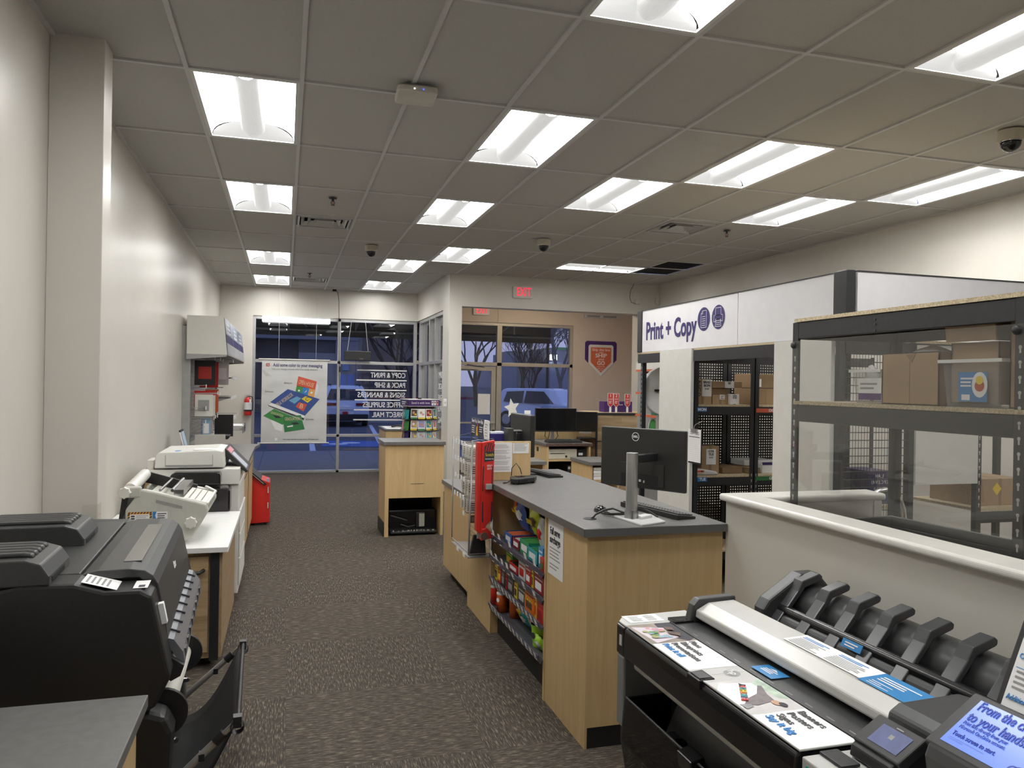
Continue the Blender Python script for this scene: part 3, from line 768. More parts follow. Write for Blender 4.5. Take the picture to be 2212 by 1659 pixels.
# graduation cards
poly2(p, T, [(-.535,-.26),(-.35,-.13),(-.05,-.24),(-.20,-.42)], GREEN, .0008)
poly2(p, T, [(-.41,-.34),(-.33,-.50),(-.20,-.54),(-.20,-.36)], PAPER, .0007)
poly2(p, T, [(-.20,-.26),(.115,-.245),(.185,-.50),(-.165,-.555)], mat('print_green',(.035,.20,.065),.5), .0012)
poly2(p, T, [(-.06,-.385),(.04,-.37),(.10,-.40),(.0,-.42)], INK, .0017); poly2(p, T, [(-.12,-.445),(-.02,-.425),(-.02,-.45),(-.12,-.465)], PAPER, .0018)
poly2(p, T, [(-.37,-.24),(-.27,-.26),(-.22,-.30),(-.32,-.30)], INK, .0017)
patch(p, T, -.33, -.70, -.285, -.655, PAPER, .001)
p.build('printed_picture', t, fix=False)
def lett(body, size, x, y, rot, m=PAPER, w=None, sx=1): text(body, size, T @ Matrix.Translation((x,y,.0012)) @ Matrix.Rotation(rot,4,'Z'), m, t, width=w, sx=sx)
CREAM = mat('print_cream', (.70,.55,.35), .5)
lett('OPEN HOUSE', .11, .20, .325, -.26, CREAM, .27)
lett('PRE-K WORKBOOK', .10, -.17, .03, .66, CREAM, .34); lett('B', .12, .12, -.085, -.3, CREAM); lett('C', .09, .215, .045, .1, INK)
lett('GRADUATION', .085, -.03, -.315, .03, CREAM, .26); lett('GRADUATION', .06, -.30, -.23, -.3, CREAM, .22)
for s_, x, y in (('Postcards',-.12,.335),('Workbooks',-.44,.175),('Invites',.27,-.32)): text('☑ '.strip()+'' + s_, .034, T @ Matrix.Translation((x,y,0)), INK, t, width=.14)
text('Ask a team member or shop now at officedepot.com', .032, T @ Matrix.Translation((.12,-.68,0)), INK, t, width=.62)

# white letters on the glass, read from outside
T = frame3((1.83,FY+.0795,1.47), (1,0,0), (0,0,1))
LET = mat('window_vinyl', (.80,.80,.80), .6, noise=.01)
t = thing('window_lettering', 'white mirrored service list lettering with ruled lines on the right shopfront pane', 'lettering', (1.80,FY+.079,1.0))
p = MB()
for k in range(6):
    z = 1.925 - k*.188; p.box((1.30-.012*k,FY+.0775,z-.011),(2.24-.0*k,FY+.0795,z+.011), LET)
p.build('rule', t)
for k, s_ in enumerate(('COPY & PRINT','PACK & SHIP','SIGNS & BANNERS','OFFICE SUPPLIES','DIRECT MAIL')):
    w = (.66,.58,.90,.80,.62)[k]
    text(s_, .135, frame3((2.215-w/2,FY+.0795,1.83-k*.188), (1,0,0), (0,0,1)), LET, t, mirror=True, bold=.012, width=w, lift=.0015)
t = thing('window_lettering', 'white mirrored service list lettering on the side pane of the jog wall', 'lettering', (JX+.069,12.6,1.0))
for k, s_ in enumerate(('COPY','PACK','SIGNS','OFFICE','MAIL')): text(s_, .14, frame3((JX+.069,12.65,1.83-k*.188), (0,-1,0), (0,0,1)), LET, t, mirror=True, bold=.01, width=.5)

t = thing('strip_lamp', 'white lit strip lamp fixed at the top of the left shopfront pane', 'lamp', (.18,14.70,2.80))
MB().box((-.42,14.62,2.845),(.78,14.74,2.872), RIM).build('housing', t)
MB().prism([(14.63,2.845),(14.74,2.845),(14.73,2.785),(14.70,2.765),(14.66,2.765),(14.635,2.79)], 'x', -.42, .78, mat('lamp_strip', (1,.99,.96), .5, noise=.004, emit=5)).build('diffuser', t, bev=.01)

t = thing('open_sign', 'unlit black box sign hung on wires in the upper right shopfront pane', 'sign', (1.285,14.66,2.10))
MB().box((1.05,14.64,2.10),(1.535,14.70,2.275), BLACK).build('case', t, bev=.008)
for x0_, x1_ in ((1.10,1.17),(1.48,1.42)): MB().tube([(x0_,14.66,2.275),(x1_,14.66,2.86)], .004, LGREY, 5).build('hanging_wire', t)
MB().tube([(1.26,14.67,2.10),(1.26,14.68,1.60)], .003, CABLE, 5).build('cord', t)
text('open', .035, frame3((1.36,14.639,2.135), (1,0,0), (0,0,1)), INKG, t, mirror=True)

t = thing('sensor_cable', 'thin black cable with a small black sensor hanging from the ceiling down the shopfront mullion', 'cable', (.95,14.6,1.6))
MB().tube([(.865,14.45,3.36),(.90,14.52,3.34),(.93,14.66,3.2),(.94,14.72,2.9),(.955,14.745,2.5),(.96,14.745,1.9),(.975,14.745,1.6)], .005, CABLE, 6).build('cord', t)
MB().box((.80,14.40,3.345),(.87,14.46,3.38), BLACK).build('sensor', t, bev=.004)
MB().box((.955,14.735,1.88),(.985,14.752,1.98), BLACK).build('junction', t, bev=.003)

t = thing('fire_extinguisher', 'red fire extinguisher with a white label hung on the wall end left of the banner', 'fire extinguisher', (-.64,14.66,1.06))
cx_, cy_ = -.64, 14.655
MB().lathe([(.001,1.065),(.06,1.068),(.066,1.085),(.066,1.33),(.055,1.365),(.025,1.385),(.022,1.40),(.001,1.40)], (cx_,cy_,0), REDM).build('cylinder', t)
MB().cyl((cx_,cy_,1.395),(cx_,cy_,1.425),.02,METAL,12).box((cx_-.06,cy_-.015,1.43),(cx_+.05,cy_+.015,1.445),LGREY).box((cx_-.06,cy_-.012,1.415),(cx_+.02,cy_+.012,1.425),LGREY).build('valve_handle', t)
MB().tube([(cx_+.02,cy_,1.41),(cx_+.075,cy_-.01,1.40),(cx_+.085,cy_-.01,1.30),(cx_+.08,cy_-.01,1.15)], .009, CABLE, 6).build('hose', t)
MB().lathe([(.0672,1.17),(.0672,1.30)], (cx_,cy_,0), PAPER).build('label_wrap', t)
MB().lathe([(.068,1.14),(.068,1.17)], (cx_,cy_,0), BLACK).build('strap', t)
MB().box((cx_+.03,cy_-.09,1.28),(cx_+.06,cy_-.085,1.36),PAPER).build('inspection_tag', t)
MB().box((cx_-.02,cy_+.06,1.2),(cx_+.02,FY,1.26),BLKM).build('bracket', t)

# exit signs
EXM = mat('exit_letters', (1,.035,.08), .5, noise=.01, emit=1.15)
def exitsign(label, x, y, z, rev=False):
    t = thing('exit_sign', label, 'exit sign', (x,y,z))
    p = MB(); p.prism(rrect(x-.165,z,x+.165,z+.19,.02), 'y', y-.045, y, OFFW); p.build('housing', t, bev=.006)
    text('EXIT', .19, frame3((x+.01,y-.046,z+.095), (1,0,0), (0,0,1)), EXM, t, bold=.012, width=.235)
    return t
exitsign('lit red exit sign with white housing on the wall above the entry opening', 3.595, JY, 3.07)
exitsign('second lit red exit sign, half hidden, above the glass entry door', 3.67, FY-.0, 3.05)
t = thing('wall_outlet', 'white outlet plate with a plug adapter and looped cord high on the entry wall', 'outlet', (5.57,JY,3.08))
MB().box((5.52,JY-.008,3.10),(5.63,JY,3.26),OFFW).build('plate', t, bev=.003); MB().box((5.54,JY-.055,3.07),(5.63,JY-.008,3.15),OFFW).build('adapter', t, bev=.006)
MB().tube([(5.53,JY-.01,3.395),(5.47,JY-.02,3.30),(5.45,JY-.02,3.18),(5.48,JY-.03,3.09),(5.55,JY-.05,3.07)], .004, CABLE, 5).build('cord', t)
t = thing('motion_sensor', 'small white motion sensor in the far right ceiling corner', 'sensor', (5.96,JY-.02,3.1))
MB().prism(rrect(5.93,3.09,5.99,3.20,.01), 'y', JY-.05, JY, OFFW).build('housing', t, bev=.006); MB().box((5.945,JY-.054,3.105),(5.975,JY-.05,3.14),LGREY).build('lens', t)
t = thing('wall_vent', 'slotted grey vent high on the vestibule wall above the ship and go sign', 'vent', (6.22,FY,3.08))
MB().box((5.84,FY-.03,3.09),(6.62,FY,3.16),LGREY).build('frame', t, bev=.003)
for a, b_ in ((5.9,6.18),(6.26,6.55)): MB().box((a,FY-.034,3.105),(b_,FY-.03,3.145),INKG).build('slot', t)

# skip-the-line sign
t = thing('wall_sign', 'house-shaped orange sign with purple and white borders on the vestibule wall', 'sign', (6.227,FY,1.94))
T = frame3((6.227,FY-.001,2.30), (1,0,0), (0,0,1))
def house(w, top, sh, tip, r=.03): return [(w,top-r),(w-r,top),(-w+r,top),(-w,top-r),(-w,sh),(0,tip),(w,sh)]
for nm, pl, m, d in (('purple_board',[(.35,.285),(.315,.32),(-.315,.32),(-.35,.285),(-.35,-.06),(-.27,-.14),(.27,-.14),(.35,-.06)],PURP,.006), ('white_border',house(.275,.245,-.14,-.40),mat('sign_white',(.70,.70,.66),.5),.012), ('orange_face',house(.225,.19,-.115,-.325,.01),ORNG,.016)):
    p = MB(); n = len(pl)
    p.raw([T @ V((x,y,0)) for x,y in pl]+[T @ V((x,y,d)) for x,y in pl], [tuple(range(n))[::-1],tuple(range(n,2*n))]+[(i,(i+1)%n,n+(i+1)%n,n+i) for i in range(n)], m); p.build(nm, t)
for s_, sz, y, w in (('Skip the line',.075,.14,.40),('with',.045,.085,.10),('SHIP',.11,.02,.255),('and',.07,-.055,.125),('GO',.11,-.135,.17),('Look for the',.03,-.205,.18),('self-serve',.03,-.245,.15),('kiosk',.03,-.28,.08)):
    text(s_, sz, T @ Matrix.Translation((0,y,.016)), PAPER, t, width=w, bold=.02 if s_.isupper() else 0)
t = thing('hanging_sign', 'narrow orange sign edge hanging behind the black post left of the Print and Copy sign', 'sign', (3.76,7.7,1.9))
MB().box((3.755,7.62,1.80),(3.80,7.64,2.16),ORNG).build('board', t)

# paper on the door, light switch
t = thing('door_notice', 'blank back of a paper notice stuck on the glass door', 'notice', (3.79,FY+.07,1.1)); MB().box((3.655,FY+.074,1.10),(3.905,FY+.078,1.505), PAPER).build('sheet', t)
t = thing('light_switch', 'small white switch box on the pier edge beside the card spinner', 'switch', (2.60,JY,1.5)); MB().box((2.345,JY-.03,1.34),(2.395,JY,1.46),WHITE).build('plate', t, bev=.006); MB().box((2.36,JY-.036,1.39),(2.38,JY-.03,1.42),LGREY).build('rocker', t)
# ------------------------------------------------------------------ left side of the shop
# grey-topped table in the near left corner
t = thing('work_table', 'grey laminate topped table with maple side in the near left corner of the photo', 'table', (-.75,1.9,0))
MB().box((LX+.005,1.0,.725),(-.375,2.50,.762), GREYLAM).build('tabletop', t, bev=.003)
MB().box((LX+.03,2.44,0),(-.41,2.47,.725), MAPLE).box((-.43,1.05,.0),(-.40,2.46,.725), MAPLE).build('side_panel', t)
t = thing('paper_tray', 'black desk tray on the near left table with loose sheets fanned over it', 'tray', (-1.0,2.15,.764))
MB().prism([(-1.14,2.0),(-.92,2.0),(-.72,2.30),(-.78,2.44),(-1.14,2.44)], 'z', .764, .80, BLACK).prism([(-1.14,2.40),(-.80,2.40),(-.80,2.43),(-1.14,2.43)], 'z', .80, .90, BLACK).build('tray_body', t, bev=.004)
for k, (zz, pl, m, lb) in enumerate(((.806,[(-1.13,1.70),(-.86,1.78),(-.715,2.24),(-1.13,2.40)],PAPER,'lowest white sheet curling out of the black tray on the near left table'), (.83,[(-1.14,1.75),(-.93,1.86),(-.82,2.33),(-1.14,2.42)],mat('old_paper',(.60,.58,.50),.7),'cream stack of sheets in the black tray on the near left table'), (.875,[(-1.14,1.9),(-.98,2.05),(-.90,2.36),(-1.14,2.45)],PAPER,'second white sheet from the top above the black tray'), (.915,[(-1.14,2.0),(-1.02,2.15),(-.94,2.42),(-1.14,2.48)],PAPER,'topmost white sheet above the black tray on the near left table'))):
    p = MB(); p.prism(pl, 'z', zz, zz+(.02 if k == 1 else .004), m); p.build('paper_sheet', label=lb, cat='paper')

# black wide-format printer with catch basket
PL = thing('wide_format_printer', 'large black wide-format roll printer with two ribbed top boxes and cloth catch basket', 'printer', (-.72,3.4,0))
RT = Matrix.Translation((-.40,2.80,0)) @ Matrix.Rotation(.045,4,'Z') @ Matrix.Translation((.40,-2.80,0))
def P():
    b_ = MB(); b_.T = RT; return b_
prof = [(-1.00,.58),(-1.00,1.00),(-.80,1.035),(-.645,1.03),(-.556,1.0),(-.45,.998),(-.415,.978),(-.369,.768),(-.352,.70),(-.40,.60),(-.46,.58)]
PBK = mat('plotter_black', (.017,.017,.018), .42, noise=.12, scale=90, bump=.05)
PTOP = mat('plotter_top', (.040,.041,.042), .40, noise=.1, scale=90, bump=.05)
P().prism(prof, 'y', 2.80, 2.95, PBK).build('near_end_cover', PL, bev=.012)
P().prism(prof, 'y', 3.95, 4.06, PBK).build('far_end_cover', PL, bev=.012)
P().prism([(-1.0,.62),(-1.0,.99),(-.65,1.02),(-.44,1.0),(-.43,.62)], 'y', 2.95, 3.95, PBK).build('body', PL)
P().box((-1.0,2.94,1.018),(-.652,3.97,1.034), PTOP).build('roll_cover', PL, bev=.004)
lid = [(-.645,1.030),(-.60,1.040),(-.50,1.042),(-.452,1.034),(-.425,1.015),(-.408,.985),(-.385,.87),(-.372,.78),(-.388,.775),(-.41,.86),(-.445,.985),(-.47,1.01),(-.645,1.012)]
P().prism(lid, 'y', 2.93, 3.97, PTOP, smooth=False).build('front_cover', PL, bev=.004)
P().box((-.535,3.05,1.0418),(-.475,3.80,1.0435), mat('smoked_window', (.12,.115,.105), .15)).build('window', PL, bev=.001)
text('Canon', .045, RT @ frame3((-.402,3.40,.945), (0,1,0), (-.19,0,1)), PAPER, PL, width=.07, lift=.009)
lb = P(); TT = frame3((-.60,2.872,1.0165), (.94,0,-.33), (0,1,0)); 
lb.box((-.63,2.815,1.0285),(-.52,2.93,1.0295), PAPER, T=Matrix.Translation((-.60,2.87,1.02)) @ Matrix.Rotation(.30,4,'Y') @ Matrix.Translation((.60,-2.87,-1.025)))
lb.box((-.475,2.82,1.0),(-.43,2.92,1.0012), PAPER)
for q in range(5): lb.box((-.62+q*.016,2.83,1.0297),(-.613+q*.016,2.915,1.0299), INKG, T=Matrix.Translation((-.60,2.87,1.02)) @ Matrix.Rotation(.30,4,'Y') @ Matrix.Translation((.60,-2.87,-1.025)))
lb.box((-.46,2.83,1.0012),(-.44,2.86,1.0014), INK)
lb.build('label_sticker', PL)
P().box((-.397,2.87,.86),(-.380,2.90,.93), PAPER, T=Matrix.Translation((-.388,2.88,.9)) @ Matrix.Rotation(-.20,4,'Y') @ Matrix.Translation((.388,-2.88,-.9))).build('serial_sticker', PL)
tr = P(); TRAY = mat('output_tray', (.20,.21,.23), .3, .4)
pr = [(-.40,.80),(-.355,.785),(-.325,.74),(-.318,.70),(-.335,.70),(-.36,.745),(-.40,.76)]
tr.prism(pr, 'y', 2.93, 3.97, TRAY)
for q in range(8): tr.box((-.405,3.02+q*.12,.788),(-.34,3.028+q*.12,.796), INK, T=Matrix.Translation((-.37,0,.79)) @ Matrix.Rotation(.35,4,'Y') @ Matrix.Translation((.37,0,-.79)))
for q in range(8): tr.box((-.327,2.98+q*.12,.705),(-.318,3.02+q*.12,.735), CHAR)
tr.build('output_guide', PL)
P().prism([(-.40,.76),(-.318,.70),(-.33,.665),(-.36,.65),(-.40,.68)], 'y', 2.90, 2.93, PBK).build('guide_end', PL)
# two ribbed boxes on top are lids over the roll holders
for nm, (ya, yb, xr) in (('rear_lid',(2.80,3.10,-.715)),('rear_lid',(3.42,3.72,-.725))):
    g_ = P(); z0 = 1.03
    pr = [(-1.13,z0),(-1.12,z0+.055),(-1.06,z0+.085),(xr-.07,z0+.085),(xr-.025,z0+.07),(xr,z0+.03),(xr,z0)]
    g_.prism(pr, 'y', ya, yb, PTOP)
    for q in range(5):
        yy = ya + .05 + q*(yb-ya-.08)/5
        g_.prism([(-1.08,z0+.084),(xr-.085,z0+.084),(xr-.055,z0+.078),(xr-.06,z0+.094),(xr-.085,z0+.099),(-1.08,z0+.099)], 'y', yy, yy+.033, PTOP)
    g_.box((xr-.02,ya+.03,z0+.004),(xr+.002,yb-.08,z0+.028), DARK)
    g_.build(nm, PL, bev=.006)
# take-up unit
P().cyl((-.392,3.0,.515),(-.385,3.80,.455), .038, mat('paper_core', (.72,.70,.64), .6), 20).build('paper_core', PL)
P().cyl((-.392,2.965,.515),(-.392,2.985,.515), .085, BLACK, 28).build('core_flange', PL); P().cyl((-.385,3.78,.455),(-.385,3.80,.455), .085, BLACK, 28).build('core_flange', PL)
P().prism([(-.52,.20),(-.36,.20),(-.345,.50),(-.37,.555),(-.42,.575),(-.52,.575)], 'y', 2.83, 2.95, PBK).build('near_takeup_bracket', PL, bev=.02)
P().prism([(-.50,.20),(-.375,.20),(-.375,.36),(-.355,.44),(-.375,.52),(-.415,.545),(-.50,.53)], 'y', 3.82, 3.95, CHAR).build('far_takeup_bracket', PL, bev=.02)
c_ = P(); c_.box((-.372,3.84,.45),(-.352,3.93,.50), CHAR); [c_.cyl((-.36,3.85+.02*q,.50-.012*q),(-.345,3.85+.02*q,.49-.012*q),.007,CHROME,8) for q in range(4)]; c_.build('takeup_controls', PL)
for y in (3.1,3.72): P().tube([(-.40,y,.36),(-.37,y,.355),(-.36,y+.04,.34)], .012, CHROME, 8).build('roller_clip', PL)
for y in (2.86, 3.96):
    b_ = P(); b_.box((-.80,y-.04,.08),(-.72,y+.04,.60), PBK); b_.box((-1.05,y-.04,.05),(-.38,y+.04,.10), PBK)
    for x in (-1.0,-.43): b_.cyl((x,y-.02,.035),(x,y+.02,.035),.035,RUBBER,12)
    b_.build('stand_leg', PL, bev=.006)
ARM = mat('arm_tube', (.42,.40,.38), .35, .6)
for y, xt, zt, xb, zb in ((2.98,-.140,.452,-.40,.215),(3.92,-.125,.425,-.45,.145)):
    b_ = P(); b_.tube([(xb,y,zb),(xt-.05,y,zt-.045)], .014, ARM, 10); b_.tube([(xt-.075,y,zt-.068),(xt-.045,y,zt-.04)], .019, BLACK, 10); b_.tube([(xt-.05,y,zt-.045),(xt,y,zt)], .010, METAL, 8); b_.box((xt-.13,y-.018,zt-.125),(xt-.11,y+.018,zt-.10), BLACK)
    b_.cbox((xt,y,zt),(.03,.035,.04), BLKM); b_.lathe([(.022,-.02),(.026,-.01),(.026,.01),(.022,.02)], (xt+.0,y,zt-.02), BLACK, 12, 'y')
    b_.build('basket_arm', PL)
P().tube([(-.138,2.96,.455),(-.124,3.95,.43)], .009, BLACK, 8).build('front_rod', PL)
for y in (3.02,3.3,3.62,3.88): pass
CLOTH = mat('basket_cloth', (.012,.012,.013), .8, noise=.2, scale=120)
def sag(u, v):
    y = 3.0 + v*.90; x = -.138 + u*(-.30); z = .45 - .30*u - .14*math.sin(PI*min(1,u))*.8 - .02*math.sin(v*9)*u
    x += .02*math.sin(PI*v)*u
    return (x, y, z - .02*v)
b_ = P(); b_.grid(sag, 12, 10, CLOTH); b_.build('catch_basket', PL, solid=.003)

# white-topped cabinet with block-wood door
t = thing('base_cabinet', 'white-topped oak block cabinet with a black corner post behind the black printer', 'cabinet', (-.72,5.5,0))
MB().box((-1.14,4.80,.69),(-.305,6.10,.722), WHITE).build('top', t, bev=.003)
MB().box((-1.12,4.86,.06),(-.34,6.08,.69), OAK).build('body', t)
MB().box((-1.10,4.838,.10),(-.415,4.858,.66), OAKX).build('door', t, bev=.002)
h_ = MB(); h_.tube([(-.62,4.83,.575),(-.60,4.79,.575),(-.46,4.79,.577),(-.44,4.83,.585)], .011, BLACK, 8); h_.build('handle', t)
MB().box((-.405,4.835,.05),(-.355,4.88,.69), BLKM).build('corner_post', t)
for y in (4.95,5.95):
    for x in (-.42,-1.0): MB().cyl((x-.015,y,.03),(x+.015,y,.03),.03,RUBBER,12).box((x-.02,y-.02,.03),(x+.02,y+.02,.06),BLKM).build('caster', t)

# laminating machine
LM = mat('laminator_grey', (.52,.52,.47), .45, noise=.04, scale=30)
t = thing('laminator', 'grey roll laminator with hazard label and white film roll on the white-topped cabinet', 'laminator', (-.68,5.3,.722))
side = [(-.88,.735),(-.885,.93),(-.80,1.05),(-.73,1.035),(-.44,.955),(-.43,.91),(-.52,.745),(-.60,.725)]
for ya, yb, nm in ((4.95,5.0,'near_side'),(5.52,5.56,'far_side')): MB().prism(side, 'y', ya, yb, LM).build(nm, t, bev=.012)
MB().prism([(-.86,.75),(-.86,.93),(-.79,1.0),(-.46,.92),(-.46,.90),(-.53,.76)], 'y', 5.0, 5.52, LM).build('bed', t)
MB().prism([(-.90,1.06),(-.86,1.095),(-.55,1.0),(-.55,.94),(-.86,1.02)], 'y', 5.50, 5.52, BLACK).build('far_plate', t)
MB().prism([(-.93,.80),(-.90,1.04),(-.86,1.05),(-.885,.92)], 'y', 4.97, 5.5, BLACK).build('rear_shield', t)
MB().cyl((-.868,4.99,1.045),(-.868,5.50,1.075),.036, mat('film_roll', (.76,.74,.70), .25), 20).build('film_roll', t)
MB().box((-.895,4.945,1.0),(-.80,4.985,1.065), LM).build('roll_bracket', t, bev=.01)
def knob(x, z, m=OFFW):
    b_ = MB(); n = 24
    b_.prism([(x+(.032+.004*math.cos(k*8*2*PI/n*1))*math.cos(2*PI*k/n), z+(.032+.004*math.cos(k*8*2*PI/n))*math.sin(2*PI*k/n)) for k in range(n)], 'y', 4.915, 4.948, m)
    b_.build('knob', t, bev=.003)
knob(-.885,1.033); knob(-.525,.848)
MB().tube([(-.705,5.0,1.035),(-.705,5.51,1.04)],.008,METAL,8).build('tension_bar', t)
MB().tube([(-.635,4.98,1.035),(-.635,5.51,1.04)],.010,METAL,8).box((-.63,5.0,1.0),(-.575,5.5,1.035),METAL).build('roller_bar', t)
b_ = MB(); b_.tube([(-.56,4.97,.985),(-.44,4.965,.955),(-.435,5.5,.955),(-.50,5.53,.985)],.009,WHITE,8); b_.build('feed_rail', t)
b_ = MB(); b_.quad([(-.58,5.0,.985),(-.445,5.0,.95),(-.445,5.5,.95),(-.58,5.5,.985)], OFFW)
for q in range(3): b_.box((-.55+q*.035,5.0,.9835-q*.009),(-.546+q*.035,5.5,.985-q*.009), INKG, T=None)
b_.build('feed_tray', t)
T = frame3((-.73,4.949,.87), (1,0,0), (0,0,1))
b_ = MB(); patch(b_, T, -.14,-.04,-.01,.047, mat('hazard_orange',(.70,.32,.05),.5), .001)
for q in range(8): poly2(b_, T, [(-.14+q*.0165,.036),(-.132+q*.0165,.036),(-.124+q*.0165,.047),(-.132+q*.0165,.047)], INK, .0013)
for q in range(5):
    for xx in (-.14,-.022): poly2(b_, T, [(xx,-.04+q*.016),(xx+.012,-.034+q*.016),(xx+.012,-.026+q*.016),(xx,-.032+q*.016)], INK, .0013)
patch(b_, T, -.128,-.036,-.022,.033, PAPER, .0016); lines(b_, T, -.095,.026,.068,6,.0095,.003, INKG, lift=.002)
for q in range(4): patch(b_, T, -.122,.018-q*.014,-.102,.027-q*.014, INK, .002)
b_.build('hazard_label', t)
b_ = MB(); patch(b_, T, -.005,.0,.075,.047, PAPER, .001); poly2(b_, T, [(-.005,.0),(.015,.0),(.008,.024),(.015,.047),(-.005,.047)], BLUE, .0014); patch(b_, T, -.15,.10,-.002,.115, GREYP, -5); lines(b_, T, .02,.036,.05,3,.012,.005, INK, lift=.0016)
b_.build('maker_label', t)
MB().prism([(-.72,.988),(-.575,.945),(-.575,.928),(-.72,.97)], 'y', 4.9475, 4.95, GREYP).build('grip_strip', t)

# multifunction copier
CP = mat('copier_white', (.70,.69,.65), .42, noise=.03)
t = thing('copier', 'tall white multifunction copier with document feeder and black side trays behind the laminator', 'copier', (-.65,6.65,0))
MB().box((-.98,6.28,.06),(-.325,7.05,.90), CP).build('body', t, bev=.008)
MB().box((-.96,6.26,.90),(-.325,7.05,1.02), CP).build('upper_body', t, bev=.006)
MB().prism([(-.925,1.03),(-.92,1.12),(-.895,1.15),(-.50,1.165),(-.445,1.155),(-.435,1.03)], 'y', 6.25, 6.85, CP).build('document_feeder', t, bev=.008)
b_ = MB(); b_.box((-.85,6.246,1.045),(-.515,6.25,1.055), GREYP); b_.box((-.85,6.246,1.055),(-.846,6.25,1.13), GREYP); b_.box((-.52,6.246,1.055),(-.516,6.25,1.13), GREYP); b_.build('feeder_seam', t)
MB().box((-.79,6.28,1.1615),(-.69,6.36,1.1635), BLUE, T=Matrix.Translation((0,0,-.008))).box((-.66,6.28,1.162),(-.50,6.4,1.1665), PAPER).build('instruction_label', t)
MB().prism([(-.80,.92),(-.80,.985),(-.78,1.008),(-.46,1.008),(-.45,.985),(-.45,.92)], 'y', 6.10, 6.26, BLKG).build('side_tray', t, bev=.01)
MB().prism([(-.86,.72),(-.86,.87),(-.84,.90),(-.40,.90),(-.38,.88),(-.38,.72)], 'y', 6.08, 6.28, BLKG).build('bypass_tray', t, bev=.012)
b_ = MB(); b_.box((-.325,6.28,.12),(-.312,6.98,.33), CP); b_.box((-.325,6.28,.34),(-.312,6.98,.52), CP); b_.box((-.325,6.28,.53),(-.312,6.98,.70), CP); b_.build('paper_drawer', t, bev=.004)
b_ = MB(); b_.prism([(-.445,1.165),(-.27,.985),(-.285,.97),(-.445,1.11)], 'y', 6.42, 6.95, BLACK); b_.build('control_panel', t, bev=.004)
MB().quad([(-.395,6.46,1.116),(-.285,6.46,1.003),(-.285,6.72,1.003),(-.395,6.72,1.116)], mat('copier_screen', (.62,.66,.75), .2)).quad([(-.43,6.46,1.152),(-.40,6.46,1.121),(-.40,6.8,1.121),(-.43,6.8,1.152)], PINK).build('touch_screen', t)
for x in (-.9,-.38):
    for y in (6.36,6.95): MB().cyl((x-.015,y,.03),(x+.015,y,.03),.03,RUBBER,10).build('caster', t)
MB().box((-.98,6.3,.98),(-.935,6.5,1.09), OFFW).build('hinge_box', t, bev=.004)

# grey counter cabinet under the wall display
t = thing('base_cabinet', 'grey-topped maple cabinet against the left wall under the hanging goods', 'cabinet', (-.75,8.3,0))
MB().box((LX+.01,7.12,.89),(-.325,9.48,.925), GREYLAM).prism([(LX+.01,9.48),(-.325,9.48),(-.28,9.9),(LX+.01,9.9)],'z',.89,.925,GREYLAM).build('top', t, bev=.003)
MB().box((LX+.01,7.15,.10),(-.35,9.45,.89), MAPLE).build('body', t)
MB().box((LX+.02,7.17,0),(-.40,9.43,.10), TOE).build('toe_kick', t)
MB().box((-.352,7.3,.78),(-.346,9.3,.784), INK).box((-.352,8.36,.12),(-.346,8.364,.78), INK).build('door_seam', t)

# red drop box
t = thing('drop_box', 'red metal box with a slanted black lid on the floor by the left cabinet', 'box', (-.28,9.62,0))
MB().prism([(-.40,.02),(-.40,.60),(-.155,.50),(-.155,.035)], 'y', 9.50, 9.95, REDM).build('body', t, bev=.005)
MB().prism([(-.41,.645),(-.215,.475),(-.20,.475),(-.195,.49),(-.40,.668)], 'y', 9.47, 9.98, BLACK).prism([(-.41,.652),(-.225,.49),(-.222,.494),(-.407,.656)], 'y', 9.468, 9.47, LGREY).build('lid', t)
for z in (.20,.38): MB().box((-.18,9.485,z),(-.167,9.50,z+.07), LGREY).build('latch', t, bev=.003)
MB().box((-.19,9.52,.50),(-.165,9.56,.545), mat('tag_blue',(.25,.40,.62),.5)).build('tag', t)
MB().box((-.32,9.52,0),(-.2,9.6,.022), BLACK).box((-.38,9.85,0),(-.2,9.9,.022), BLACK).build('foot', t)

# wall display
t = thing('wall_display', 'grey slotted wall gondola with a lit-style white header box against the left wall', 'display', (-1.05,11.5,0))
STL = mat('gondola_steel', (.36,.36,.35), .45, .2, noise=.05)
MB().box((LX+.005,9.70,.93),(LX+.05,13.45,2.30), STL).build('back_panel', t)
b_ = MB()
for k in range(26): b_.box((LX+.05,9.75,.98+k*.05),(LX+.054,13.4,.985+k*.05), INKG)
b_.build('slot_lines', t)
MB().box((LX+.0,9.66,.93),(LX+.09,9.71,2.32), STL).build('upright', t); MB().box((LX+.0,13.4,.93),(LX+.09,13.45,2.32), STL).build('upright', t)
MB().prism([(LX+.05,1.99),(LX+.05,2.44),(-.70,2.44),(-.655,1.99)], 'y', 9.6, 13.45, OFFW).build('header_box', t, bev=.004)
T = frame3((-.677,11.5,2.215), (0,1,0), (-.1,0,1))
b_ = MB()
for k in range(3):
    x0_ = -1.88 + k*1.27
    patch(b_, T, x0_, -.215, x0_+1.22, .215, mat('header_art',(.34,.38,.48),.35,noise=.5,scale=2.2), .004); patch(b_, T, x0_, -.215, x0_+1.22, -.08, mat('header_pale',(.55,.55,.55),.35), .0045); patch(b_, T, x0_, -.08, x0_+1.22, .02, NAVY, .005)
    for q in range(3): patch(b_, T, x0_+.25, .04+q*.05, x0_+.9-.1*q, .065+q*.05, PAPER, .0052)
    patch(b_, T, x0_-.02, -.215, x0_-.005, .215, INK, .0045)
b_.build('header_print', t)
